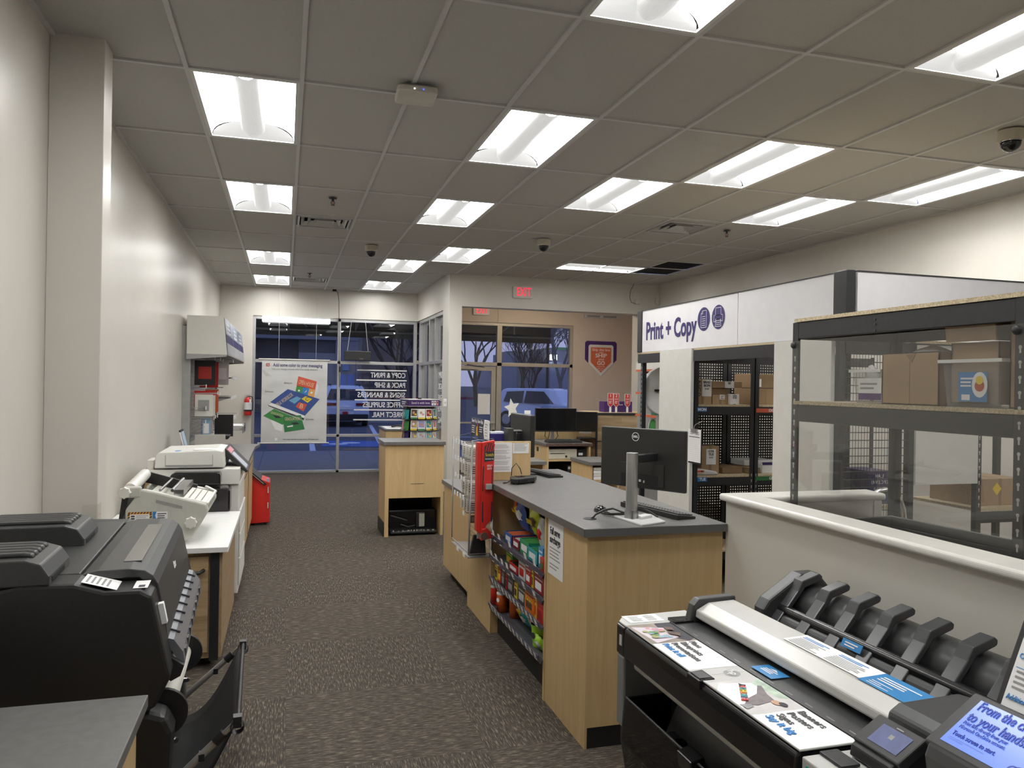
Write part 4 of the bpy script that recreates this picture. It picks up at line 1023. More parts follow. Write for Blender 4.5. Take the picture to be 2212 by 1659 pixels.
MB().prism([(LX+.05,1.93),(-.66,1.97),(-.66,1.99),(LX+.05,1.99)], 'y', 9.6, 9.62, STL).prism([(LX+.05,1.93),(-.66,1.97),(-.66,1.99),(LX+.05,1.99)], 'y', 13.4, 13.42, STL).box((LX+.05,9.62,1.975),(-.68,13.4,1.985), CHAR).build('header_bracket', t)
SHP = mat('tag_paper', (.68,.68,.70), .6)
for k, (y, z) in enumerate(((12.2,1.72),(12.0,1.43),(12.0,1.10))):
    MB().prism([(LX+.05,z-.10),(-.78,z),(-.78,z+.015),(LX+.05,z+.015)], 'y', y, y+.02, STL).box((LX+.05,y,z),(-.76,13.3,z+.012), STL).build('shelf', t)
    b_ = MB(); b_.box((-.765,y-.01,z-.02),(-.755,13.3,z+.03), SHP)
    for q in range(6): b_.box((-.754,y+.05+q*.2,z-.015),(-.752,y+.15+q*.2,z+.02), PAPER)
    b_.build('price_strip', t)
# hanging packs : each pack its own thing
rnd = random.Random(4)
packs = [  # y, z_top, w, h, material, inset material, label
 (10.05,1.93,.24,.30,BLACK,RED,'black and red hanging pack at the top front of the wall display'),
 (10.10,1.93,.12,.24,BLUE,PAPER,'blue hanging pack beside the black and red one on the wall display'),
 (10.45,1.92,.22,.32,RED,BLACK,'red hanging pack in the second spot of the top row on the wall display'),
 (10.95,1.93,.15,.30,LGREY,PAPER,'clear grey hanging pack at the right of the top row on the wall display'),
 (10.15,1.56,.24,.20,REDM,ORNG,'wide red and orange hanging pack in the middle row of the wall display'),
 (9.85,1.52,.20,.26,OFFW,GREYP,'white framed hanging label holder at the front of the middle row'),
 (9.98,1.51,.17,.25,OFFW,CHAR,'second white framed hanging label holder behind the first'),
 (10.6,1.58,.16,.30,ORNG,RED,'tall orange hanging pack right of the white framed holders'),
 (9.95,1.23,.10,.24,mat('pack_sky',(.25,.42,.55),.4),PAPER,'narrow pale blue hanging pack under the framed holders'),
 (10.2,1.20,.09,.26,PURP,PAPER,'narrow purple hanging pack in the lower row of the wall display'),
 (10.4,1.22,.10,.24,LGREY,RED,'narrow grey and red hanging pack in the lower row of the wall display'),
 (9.95,1.00,.07,.17,BROWN,YELL,'brown and yellow hanging pack near the bottom of the wall display'),
 (10.1,1.00,.08,.19,CHAR,PAPER,'dark hanging pack near the bottom of the wall display'),
 (10.3,1.02,.09,.20,GREYP,RED,'grey hanging pack with a red patch near the bottom of the wall display'),
 (11.3,1.22,.24,.30,BLACK,BLACK,'large plain black hanging folder at the right of the wall display')]
for k, (y, z, w_p, h_p, m, m2, lb) in enumerate(packs):
    x = -.92 + rnd.uniform(-.03,.03)
    if 'right of the top row' in lb or 'plain black' in lb: x = -.80
    t = thing('hanging_pack', lb, 'pack', (x, y, z-h_p))
    MB().box((x-w_p/2,y-.008,z-h_p),(x+w_p/2,y+.008,z), m).build('card', t, bev=.002)
    MB().box((x-w_p*.32,y-.012,z-h_p*.75),(x+w_p*.3,y-.008,z-h_p*.25), m2).build('insert', t)
    MB().tube([(LX+.05,y,z+.012),(x+w_p/2+.05,y,z+.02),(x+w_p/2+.06,y,z+.035)], .004, METAL, 5).build('peg_hook', t)
    MB().box((x+w_p/2+.05,y-.02,z+.0),(x+w_p/2+.056,y+.03,z+.04), PAPER).build('price_tag', t)
for k, z in enumerate((1.62,1.36,1.20,1.13)):
    b_ = MB(); b_.tube([(LX+.05,9.78,z),(-.90,9.78,z+.01)], .004, METAL, 5); b_.tube([(LX+.05,9.81,z-.03),(-.92,9.81,z-.02)], .004, METAL, 5); b_.box((-.90,9.76,z-.02),(-.895,9.83,z+.02),PAPER)
    b_.build('peg_hook', label='empty chrome peg hooks on the near edge of the wall display, '+('top pair','second pair down','third pair down','lowest pair')[k], cat='hook')
t = thing('display_board', 'plain grey board standing on the grey-topped cabinet before the hanging goods', 'board', (-.78,9.0,.925))
MB().box((-.93,8.99,.925),(-.62,9.01,1.10), mat('board_grey',(.42,.40,.36),.6)).build('panel', t)
t = thing('tablet', 'upright tablet with a lit white page leaning on the grey-topped cabinet by the wall', 'tablet', (-.95,8.6,.925))
T = Matrix.Translation((-.96,8.6,.925)) @ Matrix.Rotation(-.25,4,'Y')
MB().box((-.008,-.12,0),(.008,.12,.26), BLACK, T=T).build('case', t); MB().box((.0085,-.10,.02),(.0095,.10,.24), mat('tablet_screen',(.55,.72,.85),.3,emit=.5), T=T).box((-.007,-.121,.03),(.007,-.1205,.24), PAPER, T=T).build('screen', t)
t = thing('brochure_holder', 'clear acrylic tray of booklets at the foot of the wall display', 'tray', (-.62,11.8,.925))
MB().box((-.98,11.3,1.0),(-.55,12.0,1.008), ACRYL).box((-.56,11.3,.96),(-.55,12.0,1.08), ACRYL).box((-.98,11.3,.925),(-.97,12.0,1.12), ACRYL).build('tray_body', t)
for q in range(4): MB().box((-.95+q*.02,11.35,1.01+q*.014),(-.60+q*.015,11.9,1.02+q*.014), PAPER).build('booklet', t)
t = thing('stapler_rack', 'row of black staplers on the counter end at the foot of the wall display', 'rack', (-.62,11.0,.925))
for q in range(3): MB().prism([(-.90,.93),(-.70,.93),(-.68,.975),(-.88,.985)], 'y', 10.6+q*.12, 10.68+q*.12, BLACK).build('stapler', t, bev=.006)
t = thing('wall_frame', 'dark picture frame edge on the near left wall cut off by the photo edge', 'picture', (LX,3.35,1.7))
MB().box((LX,2.6,1.95),(LX+.02,3.405,2.27), BLACK).build('frame', t); MB().box((LX+.02,2.62,1.97),(LX+.022,3.385,2.25), PAPER).build('print', t)
# ------------------------------------------------------------------ service counter
HT = 1.037
CX = 1.366
t = thing('service_counter', 'long maple service counter with grey top and snack shelves in its side', 'counter', (1.73,4.5,0))
b_ = MB(); b_.box((1.34,3.325,HT-.036),(2.085,3.862,HT), GREYLAM); b_.box((1.34,3.864,HT-.036),(2.085,5.13,HT), GREYLAM); b_.box((1.40,5.132,HT-.036),(2.085,5.76,HT), GREYLAM)
b_.build('worktop', t, bev=.002)
b_ = MB(); b_.box((1.337,3.322,HT-.038),(1.343,5.13,HT-.002), EDGE); b_.box((1.337,3.321,HT-.038),(2.085,3.327,HT-.002), EDGE); b_.build('edge_band', t)
MB().box((CX,3.355,.10),(2.08,3.93,HT-.038), MAPLE).build('near_cabinet', t)
MB().box((CX,3.357,0),(CX+.012,3.93,.10), MAPLE).build('base_strip', t)
MB().box((CX+.004,3.362,0),(2.08,3.9,.10), TOE).build('toe_kick', t)
MB().box((CX-.006,3.93,0),(CX+.03,3.955,HT-.038), MAPLE).build('shelf_frame', t)
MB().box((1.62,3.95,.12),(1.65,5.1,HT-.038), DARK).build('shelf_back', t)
MB().box((1.65,3.93,.0),(2.08,5.76,HT-.038), MAPLE).build('staff_side', t)
MB().box((CX,5.09,0),(1.66,5.78,HT-.038), MAPLE).build('end_panel', t)
MB().box((1.42,3.95,0),(1.45,5.09,.16), TOE).build('shelf_toe_kick', t)
SHELF = mat('wire_shelf', (.09,.09,.10), .4, .2, noise=.1)
LIP = mat('shelf_lip', (.085,.08,.13), .25, noise=.1)
ZS = (.70,.56,.415,.235)
for k, z in enumerate(ZS):
    s_ = MB(); s_.box((1.345,3.945,z-.03),(1.62,5.075 if k else 5.0,z-.024), SHELF)
    for q in range(9): s_.box((1.36+q*.028,3.95,z-.024),(1.366+q*.028,5.05,z-.020), SHELF)
    so = s_.build('shelf', t)
    MB().prism([(1.348,z-.035),(1.338,z-.035),(1.325,z+.008),(1.330,z+.010)], 'y', 3.935, 5.0, LIP).build('lip', so)
    rr = random.Random(k)
    ys_ = [3.97+q*.083 for q in range(12)] if k >= 2 else [3.99,4.16,4.48,4.72,4.86] if k == 0 else [4.0,4.2,4.42,4.53,4.64,4.78,4.9]
    tg = MB()
    for y in ys_:
        hh = .0 if k >= 2 or y < 4.5 and k == 1 else .035
        tg.quad([(1.3365,y,z-.032),(1.3365,y+.05,z-.032),(1.322-hh*.1,y+.05,z+.010+hh),(1.322-hh*.1,y,z+.010+hh)], PAPER)
        tg.quad([(1.3335,y+.008,z-.024),(1.3335,y+.035,z-.024),(1.331,y+.035,z-.016),(1.331,y+.008,z-.016)], INK)
    tg.build('price_tags', so)
# notice taped to the counter side
t = thing('counter_notice', 'white Full serve surcharge notice taped to the counter side', 'notice', (CX,3.72,.72))
T = frame3((CX-.002,3.79,.845), (0,-1,0), (0,0,1))
MB().box((CX-.0025,3.675,.70),(CX-.001,3.905,.99), PAPER).build('sheet', t)
text('Full serve', .052, T @ Matrix.Translation((-.01,.085,0)), INK, t, width=.15, bold=.02); text('surcharge', .052, T @ Matrix.Translation((-.008,.04,0)), INK, t, width=.16, bold=.02)
b_ = MB(); lines(b_, T, -.09,.0,.17,4,.018,.006, INKG, .2); lines(b_, T, -.09,-.085,.15,2,.018,.006, INKG, .3); b_.build('small_print', t)

# low counter beyond
t = thing('low_counter', 'lower grey-topped maple counter section beyond the wire rack with black toe kick', 'counter', (1.7,6.25,0))
MB().box((1.345,5.785,.812),(2.1,6.74,.85), GREYLAM).build('worktop', t, bev=.002); MB().box((CX,5.785,.10),(2.08,6.72,.812), MAPLE).build('body', t); MB().box((1.43,5.79,0),(2.0,6.70,.10), TOE).build('toe_kick', t)
# the toe kick shows tall and dark
# raised notice panel
t = thing('notice_panel', 'upright maple panel with two printed notices standing on the counter behind the wire rack', 'panel', (1.51,5.14,HT))
MB().box((1.36,5.132,HT),(1.652,5.152,1.305), MAPLE).build('board', t, bev=.002)
b_ = MB(); b_.box((1.374,5.129,1.095),(1.516,5.131,1.298), PAPER); b_.build('left_notice', t)
b_ = MB(); b_.box((1.52,5.129,1.222),(1.637,5.131,1.294), PAPER); b_.build('right_notice', t)
T = frame3((1.445,5.1288,1.2), (1,0,0), (0,0,1)); b_ = MB()
for q in range(5): lines(b_, T, -.06,.085-q*.038,.12,5,.006,.002, INKG, .3, seed=q)
T = frame3((1.58,5.1288,1.26), (1,0,0), (0,0,1)); lines(b_, T, -.05,.03,.1,7,.008,.0025, INKG, .3); b_.build('small_print', t)

# wire rack with red packing tape display
WIRE = mat('rack_wire', (.30,.30,.30), .35, .7, noise=.05)
RK = thing('wire_rack', 'grey wire rack of small hanging packs fixed to the counter end', 'rack', (1.28,5.32,.52))
b_ = MB(); b_.tube([(1.20,5.06,.55),(1.195,4.97,1.325),(1.36,5.07,1.33),(1.365,5.08,.55),(1.20,5.06,.55)], .006, WIRE, 6); b_.build('near_frame', RK)
b_ = MB(); b_.tube([(1.20,5.60,.55),(1.19,5.55,1.31),(1.36,5.70,1.33),(1.365,5.72,.55)], .005, WIRE, 6); b_.build('far_frame', RK)
b_ = MB()
for q in range(22): b_.tube([(1.362,5.08,.56+q*.035),(1.362,5.72,.56+q*.035)], .003, WIRE, 4)
b_.build('back_wires', RK)
b_ = MB(); b_.box((1.20,5.06,.525),(1.36,5.60,.53), WIRE); b_.tube([(1.2,5.06,.56),(1.2,5.6,.56)],.005,WIRE,6); b_.tube([(1.2,5.06,.53),(1.2,5.6,.53)],.004,WIRE,6); b_.box((1.196,5.15,.51),(1.2,5.22,.535),PAPER); b_.box((1.196,5.35,.51),(1.2,5.42,.535),PAPER); b_.build('bottom_tray', RK)
hs = thing('rack_sign', 'dark promotional sign with white lettering standing on top of the wire rack', 'sign', (1.36,5.45,1.32))
T = frame3((1.36,5.44,1.383), (0,-1,.0), (0,0,1))
MB().box((1.360,5.30,1.31),(1.366,5.72,1.445), mat('sign_navy',(.03,.028,.07),.35)).build('board', hs)
MB().prism([(5.18,1.31),(5.30,1.31),(5.33,1.38),(5.30,1.445),(5.18,1.445)], 'x', 1.357, 1.364, PAPER).build('side_panel', hs)
text('Start Up. Save Up.', .035, frame3((1.359,5.51,1.425), (0,-1,0), (0,0,1)), PAPER, hs, width=.34)
b_ = MB(); T = frame3((1.359,5.51,1.38), (0,-1,0), (0,0,1)); lines(b_, T, -.17,.01,.1,4,.016,.006, PAPER); lines(b_, T, .06,.01,.1,3,.016,.006, PAPER); poly2(b_, T, [(-.04,-.06),(.02,-.06),(.03,.02),(-.03,.0)], YELL, .001); poly2(b_, T, [(.0,-.04),(.02,-.04),(.03,.03),(.01,.03)], RED, .0014); lines(b_, frame3((1.356,5.24,1.4),(0,-1,0),(0,0,1)), -.03,.02,.06,5,.02,.006, INKG); b_.build('printed_picture', hs)
k = 0
for r_, z in enumerate((1.27,1.15,1.03,.90,.80)):
    for q in range(4 if r_ < 4 else 1):
        y = 5.14 + q*.09 + (r_ % 2)*.02; hgt = (.09,.09,.11,.09,.05)[r_]
        lab = ('%s white carded pack in the %s row of the wire rack' % (('nearest','second nearest','third nearest','farthest')[q], ('top','second','third','fourth','bottom')[r_])) if r_ < 4 else 'small dark boxed pack hanging alone low on the wire rack'
        p = thing('hanging_pack', lab, 'pack', (1.26,y,z-hgt))
        MB().box((1.225,y-.012,z-hgt),(1.305,y+.012,z), OFFW if r_ < 4 else BROWN).build('card', p, bev=.004)
        bb = MB(); Tq = frame3((1.265,y-.0125,z-hgt/2), (1,0,0), (0,0,1)); lines(bb, Tq, -.03,hgt*.3,.05,4,hgt*.16,hgt*.07, INK if (q+r_) % 2 else INKG, .5, seed=r_*5+q); bb.build('print', p)
        MB().tube([(1.36,y,z+.012),(1.20,y,z+.018),(1.19,y,z+.03)], .003, WIRE, 4).build('peg_hook', p)
        MB().box((1.178,y-.022,z+.005),(1.182,y+.02,z+.035), PAPER).build('price_tag', p)
        k += 1
t = thing('wallet_pack', 'plain black folded pouch standing in the bottom of the wire rack', 'pouch', (1.28,5.2,.53))
MB().prism([(1.22,.53),(1.34,.53),(1.33,.66),(1.25,.67)], 'y', 5.12, 5.15, BLACK).build('pouch', t, bev=.006)
MB().box((1.27,5.115,.645),(1.33,5.12,.69), LGREY).build('tag', t)

t = thing('tape_display', 'tall red hanging packing tape dispenser display on the near side of the wire rack', 'display', (1.30,5.02,.64))
b_ = MB(); rd = [(1.262,1.31),(1.350,1.325),(1.345,.80),(1.30,.755),(1.262,.70)]
b_.prism(rd, 'y', 4.985, 5.02, REDM); b_.prism([(1.235,1.31),(1.262,1.31),(1.262,.70),(1.235,.72)], 'y', 4.99, 5.05, REDM); b_.build('red_card', t, bev=.003)
T = frame3((1.305,4.984,1.0), (1,0,0), (0,0,1))
b_ = MB(); poly2(b_, T, [(-.025,.18),(.043,.19),(.043,.28),(.03,.305),(-.005,.305),(-.025,.28)], INK, .001)
for q in range(4): poly2(b_, T, [(-.02+q*.016,.25),(-.012+q*.016,.25),(.0+q*.016,.30),(-.008+q*.016,.30)], RED, .0014)
for xx in (-.036,.026): poly2(b_, T, [(xx,-.02),(xx+.008,-.01),(xx+.010,.15),(xx+.002,.155)], INK, .001); poly2(b_, T, [(xx,-.22),(xx+.012,-.22),(xx+.008,-.08),(xx,-.09)], INK, .001)
b_.build('printed_panel', t)
text('Scotch', .03, T @ Matrix.Translation((.01,.228,.001)), YELL, t, width=.055); text('PACKAGING TAPE', .012, T @ Matrix.Translation((.01,.20,.001)), PAPER, t, width=.058); text('HEAVY\nDUTY', .020, T @ Matrix.Translation((.012,.145,.001)), PAPER, t, width=.036)
MB().box((1.29,4.955,1.0),(1.33,4.985,1.035), GREYP).build('cutter_block', t, bev=.002)
b_ = MB(); b_.prism([(1.262,.66),(1.34,.675),(1.348,.70),(1.30,.745),(1.27,.735)], 'y', 4.965, 5.02, RED); b_.cyl((1.285,4.96,.69),(1.285,5.02,.69),.026,mat('tape_brown',(.12,.07,.05),.3),16); b_.build('tape_dispenser', t, bev=.004)
MB().prism([(1.345,.80),(1.345,.72),(1.325,.755)], 'y', 4.983, 4.986, PAPER).build('price_flap', t)

# ------------------------------------------------------------------ snacks
def bag(label, y, z, w, h, m, m2, tx=None, x=1.47, tilt=.0, txm=YELL, name='snack_bag'):
    t = thing(name, label, 'snack', (x, y, z-h))
    def fn(u, v):
        yy = y + (u-.5)*w*(1-.12*abs(v-.5)*2); s = math.sin(PI*u)*math.sin(PI*min(1, v*1.0))**.6
        return (x - .035*s - tilt*(v-.5)*h + .004*math.sin(19*u+9*v), yy, z-h+v*h + .006*math.sin(22*u)*(v < .02))
    b_ = MB(); b_.grid(fn, 10, 10, m)
    def fb(u, v): p = fn(u, v); return (2*x - p[0] - 2*tilt*(v-.5)*h, p[1], p[2])
    b_.grid(fb, 6, 8, m); b_.build('bag', t)
    T = frame3((x-.0415, y, z-h*.5), (0,-1,0), (-tilt,0,1))
    bb = MB(); bb.grid(lambda u, v: V(fn(.24+.5*u+.04*math.sin(7*v), .34+.34*v+.03*math.sin(9*u)))+V((-.0025,0,0)), 6, 6, m2); bb.build('print', t)
    if tx: text(tx, w*.22, T @ Matrix.Translation((0,h*.02,.003)), txm, t, width=w*.5)
    return t
BF = {n: mat('bag_'+n, c, .25, noise=.12, scale=9) for n, c in dict(orange=(.62,.12,.02), blue=(.03,.09,.33), yellow=(.50,.55,.02), purple=(.13,.02,.16), teal=(.02,.36,.38), brown=(.07,.035,.025), lime=(.33,.62,.04), white=(.62,.62,.60)).items()}
bag('orange peanut candy bag hanging at the far end of the snack opening', 4.86, 0.955, 0.16, 0.175, BF['orange'], YELL, "Reese's", 1.50, .25)
bag('blue candy bag hanging beside the orange one under the counter top', 4.71, 0.96, 0.19, 0.185, BF['blue'], PAPER, None, 1.47, .2)
bag('second blue bag hanging behind the first, third from the far end', 4.56, 0.955, 0.16, 0.175, BF['blue'], NAVY, None, 1.53, .1)
bag('yellow-green sour candy bag hanging nearest the front', 4.435, 0.955, 0.2, 0.17, BF['yellow'], BROWN, 'SOUR PATCH', 1.47, .2)
bag('second yellow-green bag hanging behind the front one', 4.31, 0.95, 0.14, 0.17, BF['yellow'], GREEN, None, 1.53, .1)
bag('small white and red bag hanging at the near end of the snack opening', 4.235, 0.93, 0.08, 0.19, BF['white'], RED, None, 1.45, .1)
bag('purple crisp bag lying against others on the lowest snack shelf', 4.6, 0.345, 0.19, 0.125, BF['purple'], YELL, None, 1.45, .3)
bag('teal cookie bag slumped on the lowest snack shelf', 4.49, 0.325, 0.15, 0.105, BF['teal'], PAPER, None, 1.44, .45, PAPER)
bag('dark brown pretzel bag standing on the lowest snack shelf', 4.36, 0.365, 0.15, 0.145, BF['brown'], SKIN, None, 1.45, .3)
bag('lime bag with a white panel at the near end of the lowest snack shelf', 4.09, 0.3, 0.15, 0.09, BF['lime'], PAPER, None, 1.40, .4)
def carton(label, y0, y1, z, h, m, m2=PAPER, x0=1.36, d=.12, tx=None, txm=PAPER, lean=0, nm='snack_box'):
    t = thing(nm, label, 'snack', (x0+d/2, (y0+y1)/2, z))
    T = Matrix.Translation((x0,(y0+y1)/2,z)) @ Matrix.Rotation(lean,4,'Y')
    w = (y1-y0)/2
    MB().box((0,-w,0),(d,w,h), m, T=T).build('box', t, bev=.001)
    TT = T @ frame3((0,0,h/2), (0,-1,0), (0,0,1)); b_ = MB(); patch(b_, TT, -w*.75,-h*.32,w*.55,h*.12, m2, .0008); patch(b_, TT, -w*.8, h*.25, w*.8, h*.32, m2, .0008); b_.build('print', t)
    if tx: text(tx, h*.25, TT @ Matrix.Translation((0,h*.08,.001)), txm, t, width=w*1.3)
    return t
z1, z2, z3, z4 = [z-.0199 for z in ZS]
KR = mat('carton_red', (.50,.02,.02), .35, noise=.05); KM = mat('carton_maroon', (.30,.015,.02), .35, noise=.05); KO = mat('carton_orange', (.72,.17,.01), .35, noise=.05); KD = mat('carton_dark', (.05,.04,.035), .3, noise=.05); KB = mat('carton_blue', (.04,.13,.42), .35, noise=.15, scale=30); KG = mat('carton_green', (.03,.27,.12), .3, noise=.1, scale=20); KW = mat('carton_white', (.62,.62,.60), .4, noise=.04)
def opentray(label, y0, y1, z, h, m, m2, x0=1.36, d=.16):
    t = thing('snack_tray', label, 'snack', (x0+d/2,(y0+y1)/2,z))
    b_ = MB(); b_.box((x0,y0,z),(x0+d,y1,z+.003),m); b_.box((x0,y0,z),(x0+.003,y1,z+h),m); b_.box((x0+d-.003,y0,z),(x0+d,y1,z+h*1.5),m); b_.box((x0,y0,z),(x0+d,y0+.003,z+h),m); b_.box((x0,y1-.003,z),(x0+d,y1,z+h),m); b_.build('tray', t)
    b_ = MB(); n = 4
    for q in range(n): b_.box((x0+.012,y0+.008+q*(y1-y0-.016)/n,z+.004),(x0+d-.01,y0+.005+(q+.86)*(y1-y0-.016)/n,z+h*.95),m2)
    b_.build('bar_stack', t, bev=.002)
    TT = frame3((x0,(y0+y1)/2,z+h/2),(0,-1,0),(0,0,1)); b_ = MB(); patch(b_, TT, -(y1-y0)*.35,-h*.25,(y1-y0)*.3,h*.2, PAPER, .0006); b_.build('print', t)
opentray('blue patterned open snack tray at the far end of the top snack shelf', 4.68,4.845, z1,.065, KB, ORNG, 1.39)
opentray('maroon open candy tray on the top snack shelf', 4.515,4.665, z1,.060, KM, LGREY, 1.39)
opentray('large green gum carton on the top snack shelf', 4.325,4.505, z1,.085, KG, GREEN, 1.39)
opentray('teal gum tray in the front of the top snack shelf', 4.13,4.315, z1,.075, TEAL, KG, 1.38)
carton('bright blue carton near the right end of the top snack shelf', 4.04,4.115, z1,.115, mat('carton_sky',(.04,.24,.52),.35), PAPER, 1.38)
carton('small red and green pack at the right end of the top snack shelf', 3.965,4.03, z1,.075, RED, GREEN, 1.36)
carton('green and yellow upright carton at the far end of the second snack shelf', 4.69,4.84, z2,.085, GREEN, YELL, 1.40)
opentray('red and white open candy tray in the middle of the second snack shelf', 4.47,4.675, z2,.05, KR, BROWN, 1.37)
carton('white carton with a red panel on the second snack shelf', 4.325,4.46, z2,.105, KW, RED, 1.37)
carton('red wafer carton on the second snack shelf', 4.215,4.315, z2,.11, KR, PAPER, 1.37, tx='KitKat', txm=RED)
carton('thin yellow carton edge beside the red wafer carton', 4.17,4.205, z2,.105, YELL, BROWN, 1.37)
carton('maroon carton at the right end of the second snack shelf', 3.99,4.155, z2,.10, KM, PAPER, 1.37)
carton('yellow candy carton at the far end of the third snack shelf', 4.93,5.0, z3,.10, YELL, INK, 1.37, tx='M&M', txm=BROWN)
carton('red and gold candy carton second from the far end of the third snack shelf', 4.85,4.92, z3,.10, KR, YELL, 1.37)
carton('brown candy carton with a grey disc on the third snack shelf', 4.76,4.835, z3,.10, KD, GREYP, 1.37)
carton('red wrapped carton between the brown and black ones on the third snack shelf', 4.7,4.745, z3,.10, KR, INK, 1.37)
carton('black candy carton in the middle of the third snack shelf', 4.56,4.69, z3,.10, KD, INKG, 1.37)
carton('narrow gold and dark carton between two black cartons on the third snack shelf', 4.48,4.545, z3,.095, YELL, KD, 1.37)
carton('black candy carton with a silver edge on the third snack shelf', 4.31,4.465, z3,.10, KD, LGREY, 1.37)
carton('orange peanut butter cup carton on the third snack shelf', 4.12,4.295, z3,.125, KO, BROWN, 1.36, tx="Reese's", txm=YELL)
carton('yellow carton edge beside the orange one on the third snack shelf', 4.075,4.11, z3,.12, YELL, RED, 1.36)
carton('red carton at the right end of the third snack shelf', 3.96,4.065, z3,.11, KR, KM, 1.36)
def can(label, y, x, m, tx=False, h=.125):
    t = thing('crisp_can', label, 'snack', (x,y,z4))
    MB().lathe([(.001,z4),(.036,z4),(.036,z4+h-.012),(.034,z4+h-.008)], (x,y,0), m, 24).build('can_body', t)
    MB().lathe([(.0375,z4+h-.012),(.0375,z4+h),(.001,z4+h-.001)], (x,y,0), LGREY, 24).build('lid', t)
    if tx:
        T = frame3((x-.033,y-.016,z4+.062), (.43,-.90,0), (0,0,1)); b_ = MB(); disc(b_, T, 0,.018,.014, PAPER, .002); b_.build('print', t)
        text('Pringles', .02, T @ Matrix.Translation((0,-.012,.0025)), RED, t, width=.036)
can('red crisp can at the far end of the lowest snack shelf', 5.035, 1.39, RED)
can('green crisp can second from the far end of the lowest snack shelf', 4.965, 1.415, GREEN)
can('orange crisp can with white emblem in front on the lowest snack shelf', 4.86, 1.385, BF['orange'], True)
can('second orange crisp can partly hidden on the lowest snack shelf', 4.72, 1.43, BF['orange'])
t = thing('cup_bucket', 'bright green cut-front carton on the lowest snack shelf', 'snack', (1.42,4.17,z4))
b_ = MB(); b_.lathe([(.05,z4),(.062,z4+.125)], (1.425,4.17,0), BF['lime'], 20); b_.lathe([(.047,z4+.002),(.060,z4+.123)], (1.425,4.17,0), CHAR, 20); b_.build('carton_body', t)
b_ = MB(); disc(b_, frame3((1.368,4.14,z4+.07),(.35,-.94,0),(0,0,1)), 0,0,.018, INK, .004); b_.build('print', t)

# ------------------------------------------------------------------ on the counter
t = thing('monitor', 'monitor on a tall silver stand at the near end of the counter, seen from behind', 'monitor', (1.66,3.48,HT))
A, B = V((1.665,3.90,0)), V((1.925,3.445,0)); ux = (B-A).normalized(); W_ = (B-A).length
nb = V((-.868,-.496,0))   # towards the photographer
def MT(x, d, z): return A + ux*x + nb*d + V((0,0,z))
b_ = MB(); Tm = Matrix((( ux.x, nb.x, 0, A.x),(ux.y, nb.y, 0, A.y),(0,0,1,0),(0,0,0,1)))
MONB = mat('monitor_back', (.020,.020,.019), .38, noise=.12, scale=120)
b_.box((0,-.012,1.170),(W_,.012,1.482), MONB, T=Tm); b_.build('screen_housing', t, bev=.006)
MB().box((.13,.012,1.185),(W_-.12,.018,1.30), MONB, T=Tm).build('rear_bulge', t, bev=.002)
MB().box((.006,-.0135,1.18),(W_-.006,-.012,1.476), BLKG, T=Tm).build('screen', t)
MB().box((.14,.0175,1.19),(.37,.0186,1.245), DARK, T=Tm).box((.255,.0186,1.205),(.267,.021,1.217), LGREY, T=Tm).box((.285,.0186,1.202),(.29,.026,1.214), LGREY, T=Tm).build('port_recess', t)
T = Tm @ frame3((W_*.42,.033,1.432), (1,0,0), (0,0,1)); 
Td = frame3(Tm @ V((W_*.43,.0125,1.437)), ux, (0,0,1))
b_ = MB(); n = 28; ro, ri = .023, .0195
b_.raw([Td @ V((ro*math.cos(2*PI*k/n),ro*math.sin(2*PI*k/n),.001)) for k in range(n)]+[Td @ V((ri*math.cos(2*PI*k/n),ri*math.sin(2*PI*k/n),.001)) for k in range(n)], [(k,(k+1)%n,n+(k+1)%n,n+k) for k in range(n)], PAPER); b_.build('logo_ring', t, fix=False)
text('DELL', .016, Td, PAPER, t, width=.031, bold=.03)
pc = V((1.655,3.50,0)); Tp = Matrix(((ux.x,nb.x,0,pc.x),(ux.y,nb.y,0,pc.y),(0,0,1,0),(0,0,0,1)))
b_ = MB(); b_.prism(rrect(-.026,-.022,.026,.022,.012), 'z', HT+.05, 1.372, METAL); b_.T = None; 
b_.v = [Tp @ p for p in b_.v]; b_.build('stand_column', t, bev=.002)
b_ = MB(); b_.box((-.026,-.022,HT+.004),(.026,-.010,HT+.05),METAL,T=Tp); b_.box((-.026,.010,HT+.004),(.026,.022,HT+.05),METAL,T=Tp); b_.box((.012,-.022,HT+.004),(.026,.022,HT+.05),METAL,T=Tp); b_.build('column_foot', t)
b_ = MB(); b_.box((-.02,-.012,1.32),(.02,-.21,1.36),BLACK,T=Tp); b_.build('arm', t, bev=.004)
MB().prism([(1.605,3.60),(1.632,3.335),(1.790,3.40),(1.81,3.60)], 'z', HT, HT+.010, mat('stand_white',(.72,.72,.72),.3,.1)).build('foot_plate', t, bev=.003)
MB().prism([(1.69,3.50),(1.69,3.46),(1.77,3.50),(1.75,3.55)], 'z', HT+.0105, HT+.024, PAPER).build('paper_pad', label='small white paper pad lying on the foot of the silver monitor stand', cat='paper', bev=.002)

